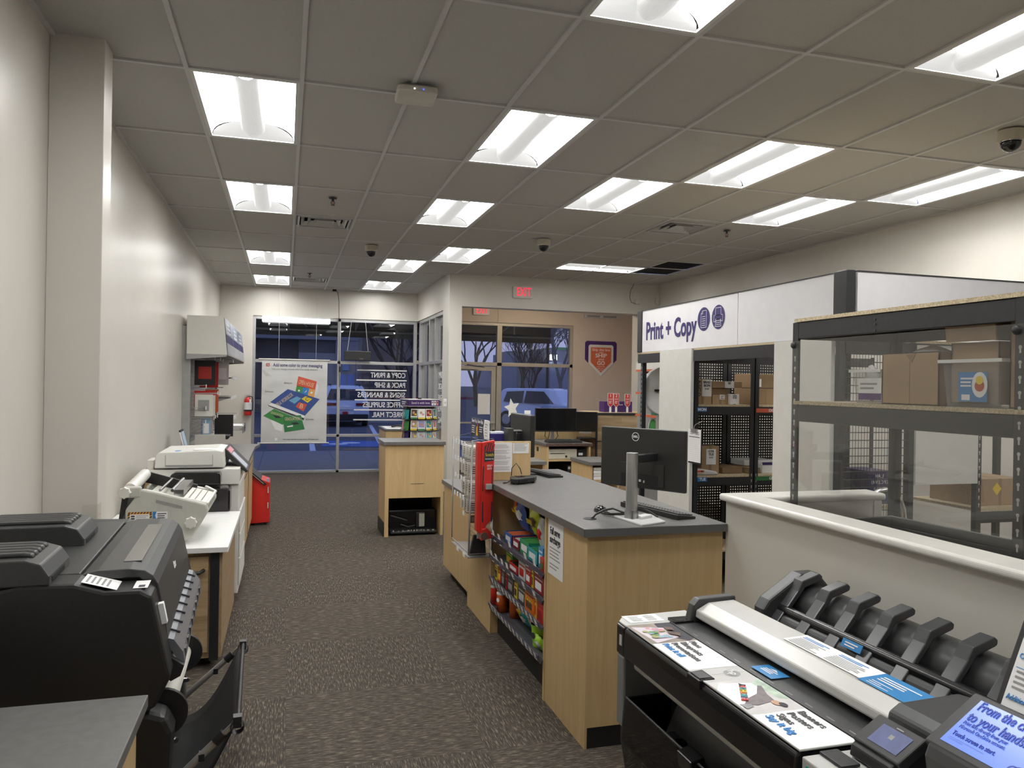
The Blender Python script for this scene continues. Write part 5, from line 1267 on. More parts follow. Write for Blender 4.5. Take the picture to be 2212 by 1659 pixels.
def keyboard(label, corners, z):
    a, b2, c, d = [V((*p, 0)) for p in corners]   # far-left, far-right, near-right, near-left
    ctr = (a+b2+c+d)/4; L_ = ((a-d).length + (b2-c).length)/2; Wk = ((a-b2).length + (d-c).length)/2
    uy = (((a-d)+(b2-c))/2).normalized(); ux_ = V((uy.y, -uy.x, 0))
    t = thing('keyboard', label, 'keyboard', (ctr.x, ctr.y, z)); Tk = Matrix(((ux_.x,uy.x,0,ctr.x),(ux_.y,uy.y,0,ctr.y),(0,0,1,z),(0,0,0,1)))
    b_ = MB(); b_.prism([(-Wk/2,0),(Wk/2,0),(Wk/2,.012),(-Wk/2,.026)], 'y', -L_/2, L_/2, BLACK); b_.v = [Tk @ p for p in b_.v]; b_.build('base', t, bev=.003)
    b_ = MB()
    for i in range(5):
        for j in range(20):
            x = -Wk/2+.012+i*(Wk-.02)/5; y = -L_/2+.012+j*(L_-.02)/20; zz = .026-(x+Wk/2)/Wk*.014
            b_.box((x,y,zz),(x+(Wk-.03)/5*.85,y+(L_-.02)/20*.82,zz+.006), CHAR, T=Tk)
    b_.build('keys', t); return t
keyboard('black keyboard beside the near silver-stand monitor', ((1.79,3.92),(1.90,3.95),(2.00,3.485),(1.885,3.445)), HT)
keyboard('black keyboard at the far end of the counter behind the notice panel', ((1.76,5.62),(1.87,5.64),(1.93,5.22),(1.81,5.20)), HT)
t = thing('computer_mouse', 'glossy black computer mouse on the counter left of the near monitor', 'mouse', (1.605,3.77,HT))
MB().grid(lambda u, v: (1.605+.033*math.cos(2*PI*u)*math.sin(PI/2*(1-v*.999)), 3.77+.055*math.sin(2*PI*u)*math.sin(PI/2*(1-v*.999)), HT+.034*math.sin(PI/2*v)), 20, 8, BLKG).build('shell', t)
MB().cyl((1.60,3.72,HT+.028),(1.605,3.72,HT+.030),.008,CHAR,10).build('wheel', t)
t = thing('cable_grommet', 'flat round black cable grommet in the counter top with a cord rising out of it', 'grommet', (1.465,3.575,HT))
MB().lathe([(.001,HT+.004),(.032,HT+.004),(.034,HT),(.034,HT)], (1.465,3.575,0), BLACK, 24).build('cap', t)
MB().tube([(1.475,3.57,HT+.004),(1.50,3.585,HT+.02),(1.56,3.62,HT+.035),(1.60,3.60,HT+.045),(1.64,3.53,HT+.03)], .006, CABLE, 6).build('cord', t)
t = thing('monitor_cables', 'loose black cables lying between the mouse and the near monitor stand', 'cable', (1.62,3.6,HT))
for a in ([(1.60,3.71,HT+.012),(1.585,3.67,HT+.02),(1.59,3.60,HT+.018),(1.65,3.53,HT+.03)], [(1.585,3.72,HT+.006),(1.60,3.63,HT+.008),(1.66,3.56,HT+.02)], [(1.66,3.50,HT+.06),(1.74,3.58,HT+.05),(1.78,3.55,HT+.03),(1.80,3.50,HT+.012)]): MB().tube(a, .0045, CABLE, 6).build('cord', t)

t = thing('payment_terminal', 'flat black scanner box with a looped cable on the counter before the notice panel', 'scanner', (1.56,4.98,HT))
MB().prism([(1.44,4.90),(1.475,4.87),(1.625,4.95),(1.665,5.03),(1.64,5.06),(1.47,5.02)], 'z', HT+.008, HT+.042, BLACK).build('case', t, bev=.008)
MB().box((1.48,4.88,HT+.012),(1.56,4.91,HT+.032), BLKG, T=Matrix.Translation((1.5,4.9,0)) @ Matrix.Rotation(.49,4,'Z') @ Matrix.Translation((-1.5,-4.9,0))).build('front_slot', t)
MB().prism([(1.50,4.96),(1.56,4.97),(1.58,5.02),(1.50,5.01)], 'z', HT+.042, HT+.046, BLKG).build('top_pad', t)
b_ = MB(); b_.tube([(1.49,5.05,HT+.04),(1.495,5.06,HT+.09),(1.525,5.06,HT+.125),(1.55,5.05,HT+.09),(1.56,5.04,HT+.05)], .0035, CABLE, 6); b_.tube([(1.45,4.94,HT+.02),(1.42,4.92,HT+.01),(1.405,4.95,HT+.005),(1.43,4.98,HT+.005)], .0035, CABLE, 6); b_.build('cable_loop', t)
for p in ((1.475,4.90),(1.62,4.98),(1.50,5.0)): MB().cyl((*p,HT),(*p,HT+.01),.012,RUBBER,10).build('foot', t)

t = thing('monitor', 'monitor seen edge-on behind the notice panel at the far end of the counter', 'monitor', (1.72,5.5,HT))
b_ = MB(); b_.box((1.685,5.25,1.18),(1.72,5.76,1.482), MONB); b_.build('screen_housing', t, bev=.008); MB().box((1.72,5.26,1.19),(1.722,5.75,1.475), BLKG).build('screen', t); MB().box((1.683,5.34,1.455),(1.686,5.68,1.46), INK).build('vent_slot', t)
MB().box((1.655,5.48,HT+.01),(1.68,5.54,1.36), BLACK).box((1.65,5.47,1.28),(1.70,5.55,1.34), BLACK).build('stand', t, bev=.004); MB().box((1.60,5.40,HT),(1.80,5.62,HT+.01), BLACK).build('foot_plate', t, bev=.003)
t = thing('label_printer', 'upright black card box on a bracket left of the far monitor', 'box', (1.54,5.4,HT))
MB().box((1.535,5.30,1.20),(1.575,5.42,1.385), mat('box_olive',(.04,.04,.034),.5)).build('case', t, bev=.003); MB().box((1.58,5.32,HT),(1.60,5.38,1.36), BLACK).build('bracket', t); MB().box((1.575,5.31,1.365),(1.64,5.38,1.372), METAL).build('slip_clip', t)
t = thing('file_box', 'blue file box with white folder tops behind the notice panel', 'file box', (1.45,5.45,HT))
INDI = mat('file_blue', (.025,.02,.16), .45)
MB().box((1.43,5.42,HT),(1.555,5.58,1.34), INDI).build('box', t, bev=.003)
for k in range(2): MB().box((1.44+k*.06,5.44+k*.03,1.30),(1.49+k*.06,5.50+k*.03,1.352), PAPER).build('folder', t)
t = thing('paper_star', 'white paper star cut-out standing behind the far monitor', 'decoration', (1.86,6.3,1.2))
b_ = MB(); T = frame3((1.852,6.3,1.50), (1,0,0), (0,0,1))
pts = [(r_*math.cos(PI/2+k*PI/5+.2), r_*1.2*math.sin(PI/2+k*PI/5+.2)) for k in range(10) for r_ in ((.07 if k % 2 == 0 else .032),)]
b_.raw([T @ V((x,y,0)) for x,y in pts]+[T @ V((x,y,.004)) for x,y in pts], [tuple(range(10))[::-1],tuple(range(10,20))]+[(i,(i+1)%10,10+(i+1)%10,10+i) for i in range(10)], OFFW); b_.build('star', t); MB().cyl((1.86,6.303,.85),(1.86,6.303,1.46),.004,LGREY,6).build('stick', t)
t = thing('paper_tag', 'small white card standing behind the top of the far monitor', 'card', (1.96,6.3,1.3))
MB().box((1.965,6.3,1.36),(2.02,6.304,1.48), PAPER).build('card', t); MB().cyl((1.99,6.303,.85),(1.99,6.303,1.36),.004,LGREY,6).build('stick', t)
# ------------------------------------------------------------------ counters near the entry
t = thing('service_desk', 'central maple cabinet with grey top and an open dark knee space at the bottom', 'cabinet', (1.42,8.8,0))
MB().box((1.045,8.49,1.012),(1.735,9.10,1.048), GREYLAM).build('top', t, bev=.002)
MB().box((1.068,8.52,.10),(1.11,9.08,1.012), MAPLE).box((1.068,8.52,0),(1.112,8.545,.10), MAPLE).build('left_side', t); MB().box((1.06,8.56,0),(1.11,9.08,.15), TOE).build('toe_kick', t)
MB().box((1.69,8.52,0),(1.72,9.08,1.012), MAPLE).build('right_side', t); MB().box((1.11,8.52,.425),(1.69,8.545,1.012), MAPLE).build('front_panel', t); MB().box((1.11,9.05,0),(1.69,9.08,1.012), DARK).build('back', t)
MB().box((1.35,8.517,.58),(1.50,8.52,.583), INK).build('scratch', t)
t = thing('equipment_case', 'dark dusty device with a mesh vent in the central maple cabinet knee space', 'device', (1.40,8.8,.02))
MB().box((1.12,8.68,.02),(1.68,9.0,.27), BLKG).build('case', t, bev=.02); MB().box((1.14,8.55,.02),(1.66,8.70,.05), BLACK).build('front_ledge', t, bev=.01)
MB().box((1.44,8.66,.07),(1.54,8.68,.24), BLACK).build('vent_frame', t, bev=.01); MB().box((1.475,8.655,.08),(1.535,8.662,.225), mat('vent_mesh',(.42,.40,.34),.5,noise=.6,scale=240)).build('mesh_vent', t)
b_ = MB(); b_.tube([(1.15,8.60,.22),(1.25,8.6,.19),(1.33,8.61,.16)],.006,CHAR,5); b_.tube([(1.26,8.6,.12),(1.34,8.6,.09),(1.42,8.62,.10)],.006,CHAR,5); b_.build('hose', t)
b_ = MB(); rr = random.Random(3)
for q in range(26):
    x = 1.16+.46*rr.random(); b_.box((x,8.548,.05),(x+.012,8.552,.055+.012*rr.random()), mat('dust',(.35,.33,.28),.9))
b_.build('dust_flecks', t)

t = thing('service_desk', 'small maple stand with grey top by the shopfront behind the card spinner', 'cabinet', (2.0,13.7,0))
MB().box((1.635,13.18,.875),(2.36,14.2,.905), GREYLAM).build('top', t, bev=.002); MB().box((1.655,13.2,.10),(2.34,14.18,.875), MAPLE).build('body', t); MB().box((1.69,13.25,0),(2.3,14.15,.10), TOE).build('toe_kick', t)
t = thing('form_sheet', 'white printed form lying on the stand by the shopfront', 'paper', (1.95,13.6,.906)); b_ = MB(); b_.box((1.68,13.25,.906),(2.25,14.05,.908), PAPER); b_.build('sheet', t); b_ = MB(); lines(b_, Matrix.Translation((1.97,13.65,.9085)), -.2,.3,.4,8,.06,.02, INKG); b_.build('print', t)
t = thing('price_scanner', 'black corded holder on the stand by the shopfront', 'device', (2.1,13.5,.908)); MB().tube([(1.8,13.55,.93),(1.9,13.6,.945),(2.05,13.55,.935),(2.12,13.5,1.0),(2.16,13.5,1.12)], .018, CABLE, 8).build('body', t)

# greeting card spinner
t = thing('card_spinner', 'greeting card spinner with a purple Send it with love header behind the central maple cabinet', 'display', (1.76,10.3,0))
SX, SY = 1.745, 10.35
def SP(a): return Matrix.Translation((SX,SY,0)) @ Matrix.Rotation(a,4,'Z')
MB().cyl((SX,SY,.05),(SX,SY,1.50),.025,BLKM,12).build('pole', t); MB().lathe([(.26,0),(.26,.02),(.04,.05),(.025,.06)], (SX,SY,0), BLKM, 28).build('base', t)
A0 = .12
MB().box((-.215,-.215,1.395),(.215,.215,1.475), PURP, T=SP(A0)).build('header', t, bev=.004); MB().box((-.218,-.218,1.475),(.218,.218,1.482), LGREY, T=SP(A0)).box((-.218,-.218,1.388),(.218,.218,1.395), LGREY, T=SP(A0)).build('header_trim', t)
Th = SP(A0) @ frame3((0,-.2155,1.435), (1,0,0), (0,0,1)); text('Send it with love', .042, Th @ Matrix.Translation((-.05,0,0)), PAPER, t, width=.25)
b_ = MB()
for q in range(3): patch(b_, Th, .10+q*.034,-.03,.128+q*.034,.03, PAPER if q != 2 else PINK, .001); disc(b_, Th, .114+q*.034,.008,.009, BROWN, .0016)
Tl = SP(A0) @ frame3((-.2155,0,1.435), (0,-1,0), (0,0,1)); patch(b_, Tl, -.2,-.03,.2,.03, NAVY, .001); lines(b_, Tl, -.1,.015,.2,2,.025,.012, PAPER, lift=.0016); b_.build('header_print', t)
b_ = MB()
for q in range(8):
    a = A0 + q*PI/4
    b_.tube([SP(a) @ V((.2,-.2*math.tan(PI/8),.55)), SP(a) @ V((.2,-.2*math.tan(PI/8),1.39))], .005, BLKM, 5)
b_.build('frame_wires', t)
cards = [('cat photo', BROWN), ('dancing figures', PAPER), ('maroon party', KM), ('teal', TEAL), ('dog photo', SKIN), ('lilac and yellow', mat('lilac',(.30,.30,.62),.5)), ('green banded', TEAL), ('pink photo', PINK), ('silver', GREYP), ('pale landscape', mat('pale_blue',(.45,.55,.62),.5)), ('blue group', mat('sky_card',(.12,.42,.50),.5)), ('pale beige', OFFW)]
faces = [(-.60,'left'),(-.16,'front left'),(.30,'front right'),(.80,'right')]
k = 0
for row, zc in enumerate((1.285,1.135,.995)):
    for f, (a, nm) in enumerate(faces):
        T = SP(A0+a) @ frame3((0,-.225,zc), (1,0,0), (0,.12,1))
        nm2, m = cards[(row*4+f) % 12]
        c = thing('greeting_card', '%s greeting card in the %s row of the spinner, %s column' % (nm2, ('top','middle','lowest visible')[row], nm), 'card', T @ V((0,0,0)))
        b_ = MB(); b_.cbox((0,.01,0),(.095,.125,.004), PAPER, T=T); b_.build('cover', c)
        b_ = MB(); patch(b_, T, -.038,-.025,.038,.06, m, .0024); disc(b_, T, -.008,.02,.018, SKIN if m is not SKIN else PAPER, .003); disc(b_, T, .018,-.002,.014, PINK if f % 2 else YELL, .0032); b_.build('picture', c)
        b_ = MB(); b_.cbox((0,-.052,.006),(.085,.022,.003), YELL if (row*4+f) % 5 else GREEN, T=T); b_.build('price_strip', c)
for row, zc in enumerate((1.27,1.12,.98)):
    for f, a in enumerate((-1.15,-1.65)):
        T = SP(A0+a) @ frame3((0,-.225,zc), (1,0,0), (0,.12,1)); m = (TEAL, GREYP, GREEN, PINK, NAVY, BROWN)[row*2+f]
        c = thing('greeting_card', 'edge-on greeting card on the window side of the spinner, %s row, %s one' % (('top','middle','lowest visible')[row], ('nearer','farther')[f]), 'card', T @ V((0,0,0)))
        b_ = MB(); b_.cbox((0,.01,0),(.095,.125,.004), m, T=T); b_.build('cover', c)
b_ = MB()
for row, zc in enumerate((1.21,1.06,.92)):
    for q in range(8):
        T = SP(A0+q*PI/4); b_.tube([T @ V((-.09,-.25,zc)), T @ V((.09,-.25,zc))], .003, BLKM, 4); b_.box((-.085,-.235,zc),(.085,-.2,zc+.003), BLKM, T=T); b_.tube([T @ V((-.09,-.25,zc)), T @ V((-.09,-.2,zc+.05))], .003, BLKM, 4); b_.tube([T @ V((.09,-.25,zc)), T @ V((.09,-.2,zc+.05))], .003, BLKM, 4)
b_.build('pocket_wires', t)
b_ = MB()
for q in range(8): b_.box((-.075,-.19,.55),(.075,-.185,1.39), BLACK, T=SP(A0+q*PI/4))
b_.build('core_panels', t)

# back counters and till desk
def openunit(name, label, x0, x1, y0, y1, zt, shelf=None):
    t = thing(name, label, 'counter', ((x0+x1)/2,(y0+y1)/2,0))
    MB().box((x0-.015,y0-.02,zt-.035),(x1+.015,y1,zt), GREYLAM).build('top', t, bev=.002)
    MB().box((x0,y0,0),(x0+.022,y1,zt-.035), MAPLE).build('left_side', t); MB().box((x1-.022,y0,0),(x1,y1,zt-.035), MAPLE).build('right_side', t)
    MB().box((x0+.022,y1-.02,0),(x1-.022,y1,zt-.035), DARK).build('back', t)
    if shelf: MB().box((x0+.022,y0+.01,shelf-.02),(x1-.022,y1-.02,shelf), MAPLEX).build('shelf', t)
    return t
openunit('back_counter', 'low grey-topped counter with an open dark front behind the wire rack', 1.80,2.50,7.30,7.85,.94,.55)
openunit('back_counter', 'grey-topped maple unit just left of the near monitor holding white binders', 3.02,3.6,7.3,7.85,.925,.62) if False else None
openunit('back_counter', 'grey-topped maple unit right of the till desk holding white binders', 2.99,3.31,7.30,7.85,.925,.74)
for k in range(4):
    MB().box((3.03,7.31,.741+k*.032),(3.14-.004*k,7.55,.770+k*.032), OFFW if k % 2 else PAPER).build('binder', label='white binder right of the till desk, %s of the pile' % ('bottom','second from bottom','third from bottom','top')[k], cat='binder', bev=.003)
t = thing('till_desk', 'maple till desk with grey top, tall back panel and open shelves', 'desk', (3.09,8.6,0))
MB().box((2.815,8.19,1.012),(3.375,8.95,1.045), GREYLAM).build('top', t, bev=.003); MB().box((2.83,8.2,0),(2.852,8.95,1.012), MAPLE).build('left_side', t); MB().box((3.335,8.2,0),(3.357,8.95,1.012), MAPLE).build('right_side', t)
MB().box((2.852,8.21,.84),(3.335,8.9,.862), MAPLEX).build('shelf', t); MB().box((2.852,8.90,0),(3.335,8.92,1.012), DARK).build('back', t); MB().box((2.85,8.92,1.045),(3.46,8.95,1.315), MAPLE).build('back_panel', t)
MB().box((2.826,8.5,.93),(2.83,8.56,.98), BLACK).build('outlet_hole', t); MB().box((2.815,8.187,1.013),(3.375,8.191,1.044), mat('worn_edge',(.10,.06,.045),.5,noise=.5,scale=60)).build('edge_band', t)
MB().box((2.862,8.915,1.18),(2.90,8.919,1.28), PAPER).build('label_sticker', t)
t = thing('cash_drawer', 'cream metal cash drawer on the shelf of the till desk', 'cash drawer', (3.03,8.5,.863)); MB().box((2.856,8.24,.864),(3.205,8.7,.976), mat('drawer_cream',(.56,.54,.44),.45)).build('case', t, bev=.003); MB().box((2.885,8.236,.925),(3.06,8.241,.931), INK).build('slot', t); MB().cyl((3.075,8.233,.893),(3.075,8.241,.893),.012,BLACK,14).build('lock', t)
t = thing('receipt_printer', 'small black box with a white label beside the cream cash drawer', 'printer', (3.27,8.5,.863)); MB().box((3.215,8.24,.864),(3.325,8.6,.972), BLACK).build('case', t, bev=.006); MB().box((3.225,8.237,.905),(3.275,8.241,.932), PAPER).build('label_sticker', t)
openbox = thing('label_printer', 'dark printer on the lower shelf of the till desk', 'printer', (3.22,8.5,.56)); MB().box((3.12,8.3,.60),(3.31,8.7,.79), CHAR).build('case', openbox, bev=.02); MB().box((3.14,8.295,.70),(3.29,8.3,.712), BLKG).build('slot', openbox); MB().box((3.122,8.297,.74),(3.15,8.30,.77), PAPER).build('label_sticker', openbox); MB().box((2.852,8.25,.58),(3.335,8.9,.60), MAPLEX).build('lower_shelf', bpy.data.objects['till_desk'])
t = thing('monitor', 'black screen facing us on a silver stand on the till desk', 'monitor', (3.0,8.55,1.045))
MB().box((2.795,8.53,1.155),(3.305,8.56,1.43), BLACK).build('screen_housing', t, bev=.004); MB().box((2.802,8.528,1.172),(3.298,8.531,1.424), BLKG).build('screen', t); MB().box((3.005,8.57,1.05),(3.045,8.60,1.30), METAL).build('stand', t, bev=.004); MB().box((2.93,8.46,1.045),(3.14,8.66,1.055), METAL).build('foot_plate', t, bev=.003)
b_ = MB(); b_.tube([(2.95,8.59,1.2),(2.935,8.59,1.1),(2.97,8.58,1.06),(3.0,8.6,1.16)],.005,CABLE,5); b_.tube([(3.07,8.59,1.2),(3.10,8.59,1.1),(3.06,8.58,1.06)],.005,CABLE,5); b_.build('cables', t)
t = thing('keyboard', 'black keyboard in front of the till desk screen', 'keyboard', (3.03,8.3,1.045)); MB().prism([(8.24,1.046),(8.24,1.062),(8.38,1.074),(8.38,1.046)], 'x', 2.86, 3.27, BLACK).build('base', t, bev=.003)
b_ = MB()
for i in range(4):
    for j in range(16): b_.box((2.872+j*.0245,8.25+i*.031,1.063+i*.0026),(2.892+j*.0245,8.275+i*.031,1.070+i*.0026), CHAR)
b_.build('keys', t)

# oak drop-off kiosk cabinets with black frames
t = thing('kiosk_cabinet', 'oak block kiosk cabinet with black edges holding three red step signs', 'cabinet', (4.1,9.3,0))
MB().box((3.765,9.0,.02),(4.60,9.75,1.335), OAKX).build('body', t); MB().box((3.56,8.985,1.335),(4.62,9.80,1.36), BLKM).build('top_frame', t); MB().box((3.75,8.985,.0),(3.768,9.02,1.335), BLKM).build('corner_post', t); MB().box((3.765,8.99,1.0),(4.6,9.0,1.012), BLKM).build('seam', t)
MB().box((3.56,9.25,.02),(3.765,9.75,1.335), OAKX).build('side_bay', t); MB().box((3.55,9.0,1.03),(3.765,9.25,1.045), BLKM).build('side_shelf', t)
MB().box((3.77,9.05,1.3605),(4.60,9.74,1.3625), MAPLEX).build('top_board', t)
t = thing('monitor', 'black kiosk screen with a silver underside hung at the left of the oak kiosk cabinet', 'monitor', (3.57,8.6,1.1)); Tm2 = Matrix.Translation((3.47,8.72,0)) @ Matrix.Rotation(-.35,4,'Z')
MB().box((-.10,-.02,1.145),(.165,.02,1.385), BLACK, T=Tm2).build('screen_housing', t, bev=.004); MB().box((-.095,-.022,1.15),(.16,-.02,1.38), BLKG, T=Tm2).build('screen', t); MB().box((-.05,-.018,1.125),(.10,.018,1.145), METAL, T=Tm2).build('underside', t); MB().box((.02,.02,1.2),(.06,.32,1.26), BLACK, T=Tm2).build('wall_arm', t)
SGR = mat('step_red', (.55,.045,.03), .5)
for k, (x, nm) in enumerate(((3.985,'SCAN'),(4.075,'PRINT'),(4.24,'DROP'))):
    t = thing('step_sign', '%s of the three small red pointed step signs on the oak kiosk cabinet' % ('leftmost','middle','rightmost')[k], 'sign', (x,9.1+.02*k,1.362))
    T = frame3((x,9.1+.02*k,1.51), (1,0,0), (0,0,1)); z0 = .10-.004*k
    for m, g_, dz, nm2 in ((PAPER, .0, .0, 'border'), (SGR, .005, .002, 'face')):
        pl = [(-.038+g_,z0-g_),(-.038+g_,-.045),(0,-.085+g_*1.6),(.038-g_,-.045),(.038-g_,z0-g_)]; b_ = MB(); n = 5
        b_.raw([T @ V((a,c,-.002 if dz == 0 else .0)) for a, c in pl]+[T @ V((a,c,dz+.001)) for a, c in pl], [tuple(range(n))[::-1],tuple(range(n,2*n))]+[(i,(i+1)%n,n+(i+1)%n,n+i) for i in range(n)], m); b_.build(nm2, t)
    text(str(k+1), .055, T @ Matrix.Translation((0,.065,.003)), PAPER, t); text(nm, .022, T @ Matrix.Translation((0,.022,.003)), PAPER, t, width=.045)
    b_ = MB(); lines(b_, T, -.022,.0,.044,3,.014,.005, PAPER, .3, lift=.004); b_.build('small_print', t); MB().box((x-.014,9.1+.02*k-.002,1.362),(x+.014,9.1+.02*k+.002,1.43), PAPER).build('stem', t)
t = thing('leaflet_box', 'dark purple leaflet box standing behind the red step signs', 'box', (4.15,9.3,1.362)); MB().box((3.965,9.25,1.363),(4.36,9.42,1.50), PURP).build('box', t, bev=.003); text('with love', .03, frame3((4.17,9.249,1.46),(1,0,0),(0,0,1)), PAPER, t)

# ------------------------------------------------------------------ print and copy pickup racks
SGW = mat('sign_panel', (.74,.73,.75), .42, noise=.02)
SF = 3.33
t = thing('overhead_sign', 'long white Print + Copy sign panel above the pickup racks', 'sign', (SF,5.5,2.03))
b_ = MB(); b_.box((SF,4.115,2.035),(SF+.03,5.205,2.435), SGW); b_.build('blank_panel', t); b_ = MB(); b_.box((SF,5.212,2.035),(SF+.03,6.86,2.435), SGW); b_.build('lettered_panel', t)
MB().box((SF-.012,6.86,2.035),(SF+.04,6.95,2.44), BLKM).build('end_post', t, bev=.004); MB().box((SF-.015,3.99,2.035),(SF+.05,4.115,2.445), BLKM).build('corner_post', t, bev=.006); MB().box((SF-.004,4.1,2.434),(SF+.034,6.9,2.442), BLKM).build('top_trim', t)
T = frame3((SF-.001,6.23,2.235), (0,-1,0), (0,0,1))
text('Print + Copy', .235, T @ Matrix.Translation((-.075,-.012,0)), NAVY, t, width=.95, bold=.026)
b_ = MB()
for cxx in (.52,.745): disc(b_, T, cxx,.035,.098, NAVY, .0012, 32)
b_.build('icon_discs', t, fix=False)
b_ = MB(); w1 = .004
def ol(pts, closed=True):
    n = len(pts)
    for i in range(n if closed else n-1):
        a, c = V((*pts[i],0)), V((*pts[(i+1) % n],0)); d = (c-a).normalized(); nn = V((-d.y,d.x,0))*w1*.5
        b_.quad([T @ (p+V((0,0,.0022))) for p in (a-nn-d*w1*.4,c-nn+d*w1*.4,c+nn+d*w1*.4,a+nn-d*w1*.4)], PAPER)
ol([(.478,-.035),(.478,.08),(.505,.105),(.562,.105),(.562,-.035)]); ol([(.478,.08),(.505,.08),(.505,.105)], False)
for q in range(5): ol([(.495,.055-q*.018),(.545,.055-q*.018)], False)
ol([(.705,.05),(.705,.11),(.785,.11),(.785,.05)]); ol([(.68,.0),(.68,.05),(.81,.05),(.81,.0),(.785,.0),(.785,.02),(.705,.02),(.705,.0)]); ol([(.70,-.04),(.715,.02),(.775,.02),(.79,-.04)])
for q in range(3): ol([(.715,.005-q*.015),(.775,.005-q*.015)], False)
b_.build('icon_drawing', t, fix=False)
t = thing('overhead_sign', 'blank white sign panel turning the corner to the right above the racks', 'sign', (4.6,3.99,2.03))
MB().box((SF+.06,3.985,2.035),(5.98,4.015,2.435), SGW).build('panel', t); MB().box((SF+.06,3.98,2.434),(5.98,4.02,2.442), BLKM).build('top_trim', t)
t = thing('overhead_deck', 'particle board deck strip with a black beam bridging the pickup aisle under the sign', 'deck', (SF,5.3,1.93))
MB().box((SF,4.735,2.018),(SF+.6,5.87,2.034), PARTB).build('board', t); MB().box((SF,4.735,1.925),(SF+.04,5.87,2.017), BLKM).build('beam', t)
t = thing('overhead_deck', 'short particle board strip and black beam over the packing roll bay', 'deck', (SF,6.7,1.93))
MB().box((SF,6.475,2.018),(SF+.6,6.95,2.034), PARTB).build('board', t); MB().box((SF,6.475,1.93),(SF+.04,6.95,2.017), BLKM).build('beam', t)
PNL = mat('rack_end_panel', (.62,.61,.57), .5, noise=.03)
for nm, y0_, y1_ in (('white end panel left of the pickup shelves, behind the near monitor',5.885,6.465),('white end panel right of the pickup shelves, behind the low wall corner',4.125,4.725)):
    t = thing('end_panel', nm, 'panel', (SF,(y0_+y1_)/2,0)); MB().box((SF-.012,y0_,0),(SF+.012,y1_,2.032), PNL).build('board', t, bev=.002); MB().box((SF-.014,y0_-.002,0),(SF+.014,y0_+.006,2.032), LGREY).build('edge_strip', t)
PEG = bpy.data.materials.new('pegboard_black'); PEG.use_nodes = True
def _peg():
    nt = PEG.node_tree; N = nt.nodes; L = nt.links; b = N['Principled BSDF']; b.inputs['Base Color'].default_value = (.012,.012,.012,1); b.inputs['Roughness'].default_value = .6
    tc = N.new('ShaderNodeTexCoord'); vm = N.new('ShaderNodeVectorMath'); vm.operation = 'MODULO'; vm.inputs[1].default_value = (.0254,1,.0254)
    ad = N.new('ShaderNodeVectorMath'); ad.inputs[1].default_value = (10.16,0,10.16); L.new(tc.outputs['Object'], ad.inputs[0]); L.new(ad.outputs[0], vm.inputs[0])
    sb = N.new('ShaderNodeVectorMath'); sb.operation = 'SUBTRACT'; sb.inputs[1].default_value = (.0127,0,.0127); L.new(vm.outputs[0], sb.inputs[0])
    mu = N.new('ShaderNodeVectorMath'); mu.operation = 'MULTIPLY'; mu.inputs[1].default_value = (1,0,1); L.new(sb.outputs[0], mu.inputs[0])
    ln = N.new('ShaderNodeVectorMath'); ln.operation = 'LENGTH'; L.new(mu.outputs[0], ln.inputs[0])
    lt = N.new('ShaderNodeMath'); lt.operation = 'GREATER_THAN'; lt.inputs[1].default_value = .0058; L.new(ln.outputs['Value'], lt.inputs[0]); L.new(lt.outputs[0], b.inputs['Alpha'])
_peg()
def post(mb, x, y, z0, z1, s=.04, holes=True, fx=-1, fy=0):
    """slotted angle post: an L of two flanges with keyhole slots shown as light insets"""
    mb.box((x,y,z0),(x+s,y+.004,z1), BLKM); mb.box((x,y,z0),(x+.004,y+s,z1), BLKM)
def holes(mb, x, y0, y1, z0, z1, pitch, m, axis='x', r=.006):
    z = z0
    while z < z1:
        c = (y0+y1)/2
        if axis == 'x':
            mb.raw([(x, c+r*math.cos(2*PI*k/8), z+r*math.sin(2*PI*k/8)) for k in range(8)], [tuple(range(8))], m); mb.quad([(x,c-r*.5,z-.02),(x,c+r*.5,z-.02),(x,c+r*.5,z),(x,c-r*.5,z)], m)
        else:
            mb.raw([(c+r*math.cos(2*PI*k/8), x, z+r*math.sin(2*PI*k/8)) for k in range(8)], [tuple(range(8))], m); mb.quad([(c-r*.5,x,z-.02),(c+r*.5,x,z-.02),(c+r*.5,x,z),(c-r*.5,x,z)], m)
        z += pitch
SLOT = mat('slot_light', (.60,.60,.57), .6)
def rackx(label, x0, x1, y0, y1, zs, ztop, nm='pickup_rack'):
    """shelving run along x with shelves and posts"""
    t = thing(nm, label, 'shelving', ((x0+x1)/2,(y0+y1)/2,0))
    for x in (x0, x1-.04):
        for k, y in enumerate((y0, y1-.04)):
            p = MB(); p.box((x,y,0),(x+.04,y+.003,ztop), BLKM); p.box((x if x == x0 else x+.037,y,0),(x+.003 if x == x0 else x+.04,y+.04,ztop), BLKM)
            p.build('post', t)
    for z in zs:
        MB().box((x0+.01,y0+.005,z-.016),(x1-.01,y1-.005,z), PARTB).build('shelf_board', t)
        MB().box((x0+.04,y0,z-.085),(x1-.04,y0+.02,z-.017), BLKM).build('beam', t)
    MB().box((x0+.04,y0,ztop-.09),(x1-.04,y0+.02,ztop-.01), BLKM).build('top_beam', t)
    return t
rA = rackx('black pickup rack with MON and TUE shelves of parcels behind the near monitor', 3.35, 3.94, 5.88, 6.36, (1.555,.945,.30), 2.0)
rB = rackx('black pickup rack with the EXP shelf and green tab, half hidden by an end panel', 3.945, 5.2, 5.88, 6.36, (1.555,.945,.30), 2.0)
for r_, x0_, x1_ in ((rA,3.35,3.94),(rB,3.945,5.2)): MB().quad([(x0_,6.37,.02),(x1_,6.37,.02),(x1_,6.37,1.97),(x0_,6.37,1.97)], PEG).build('pegboard', r_)
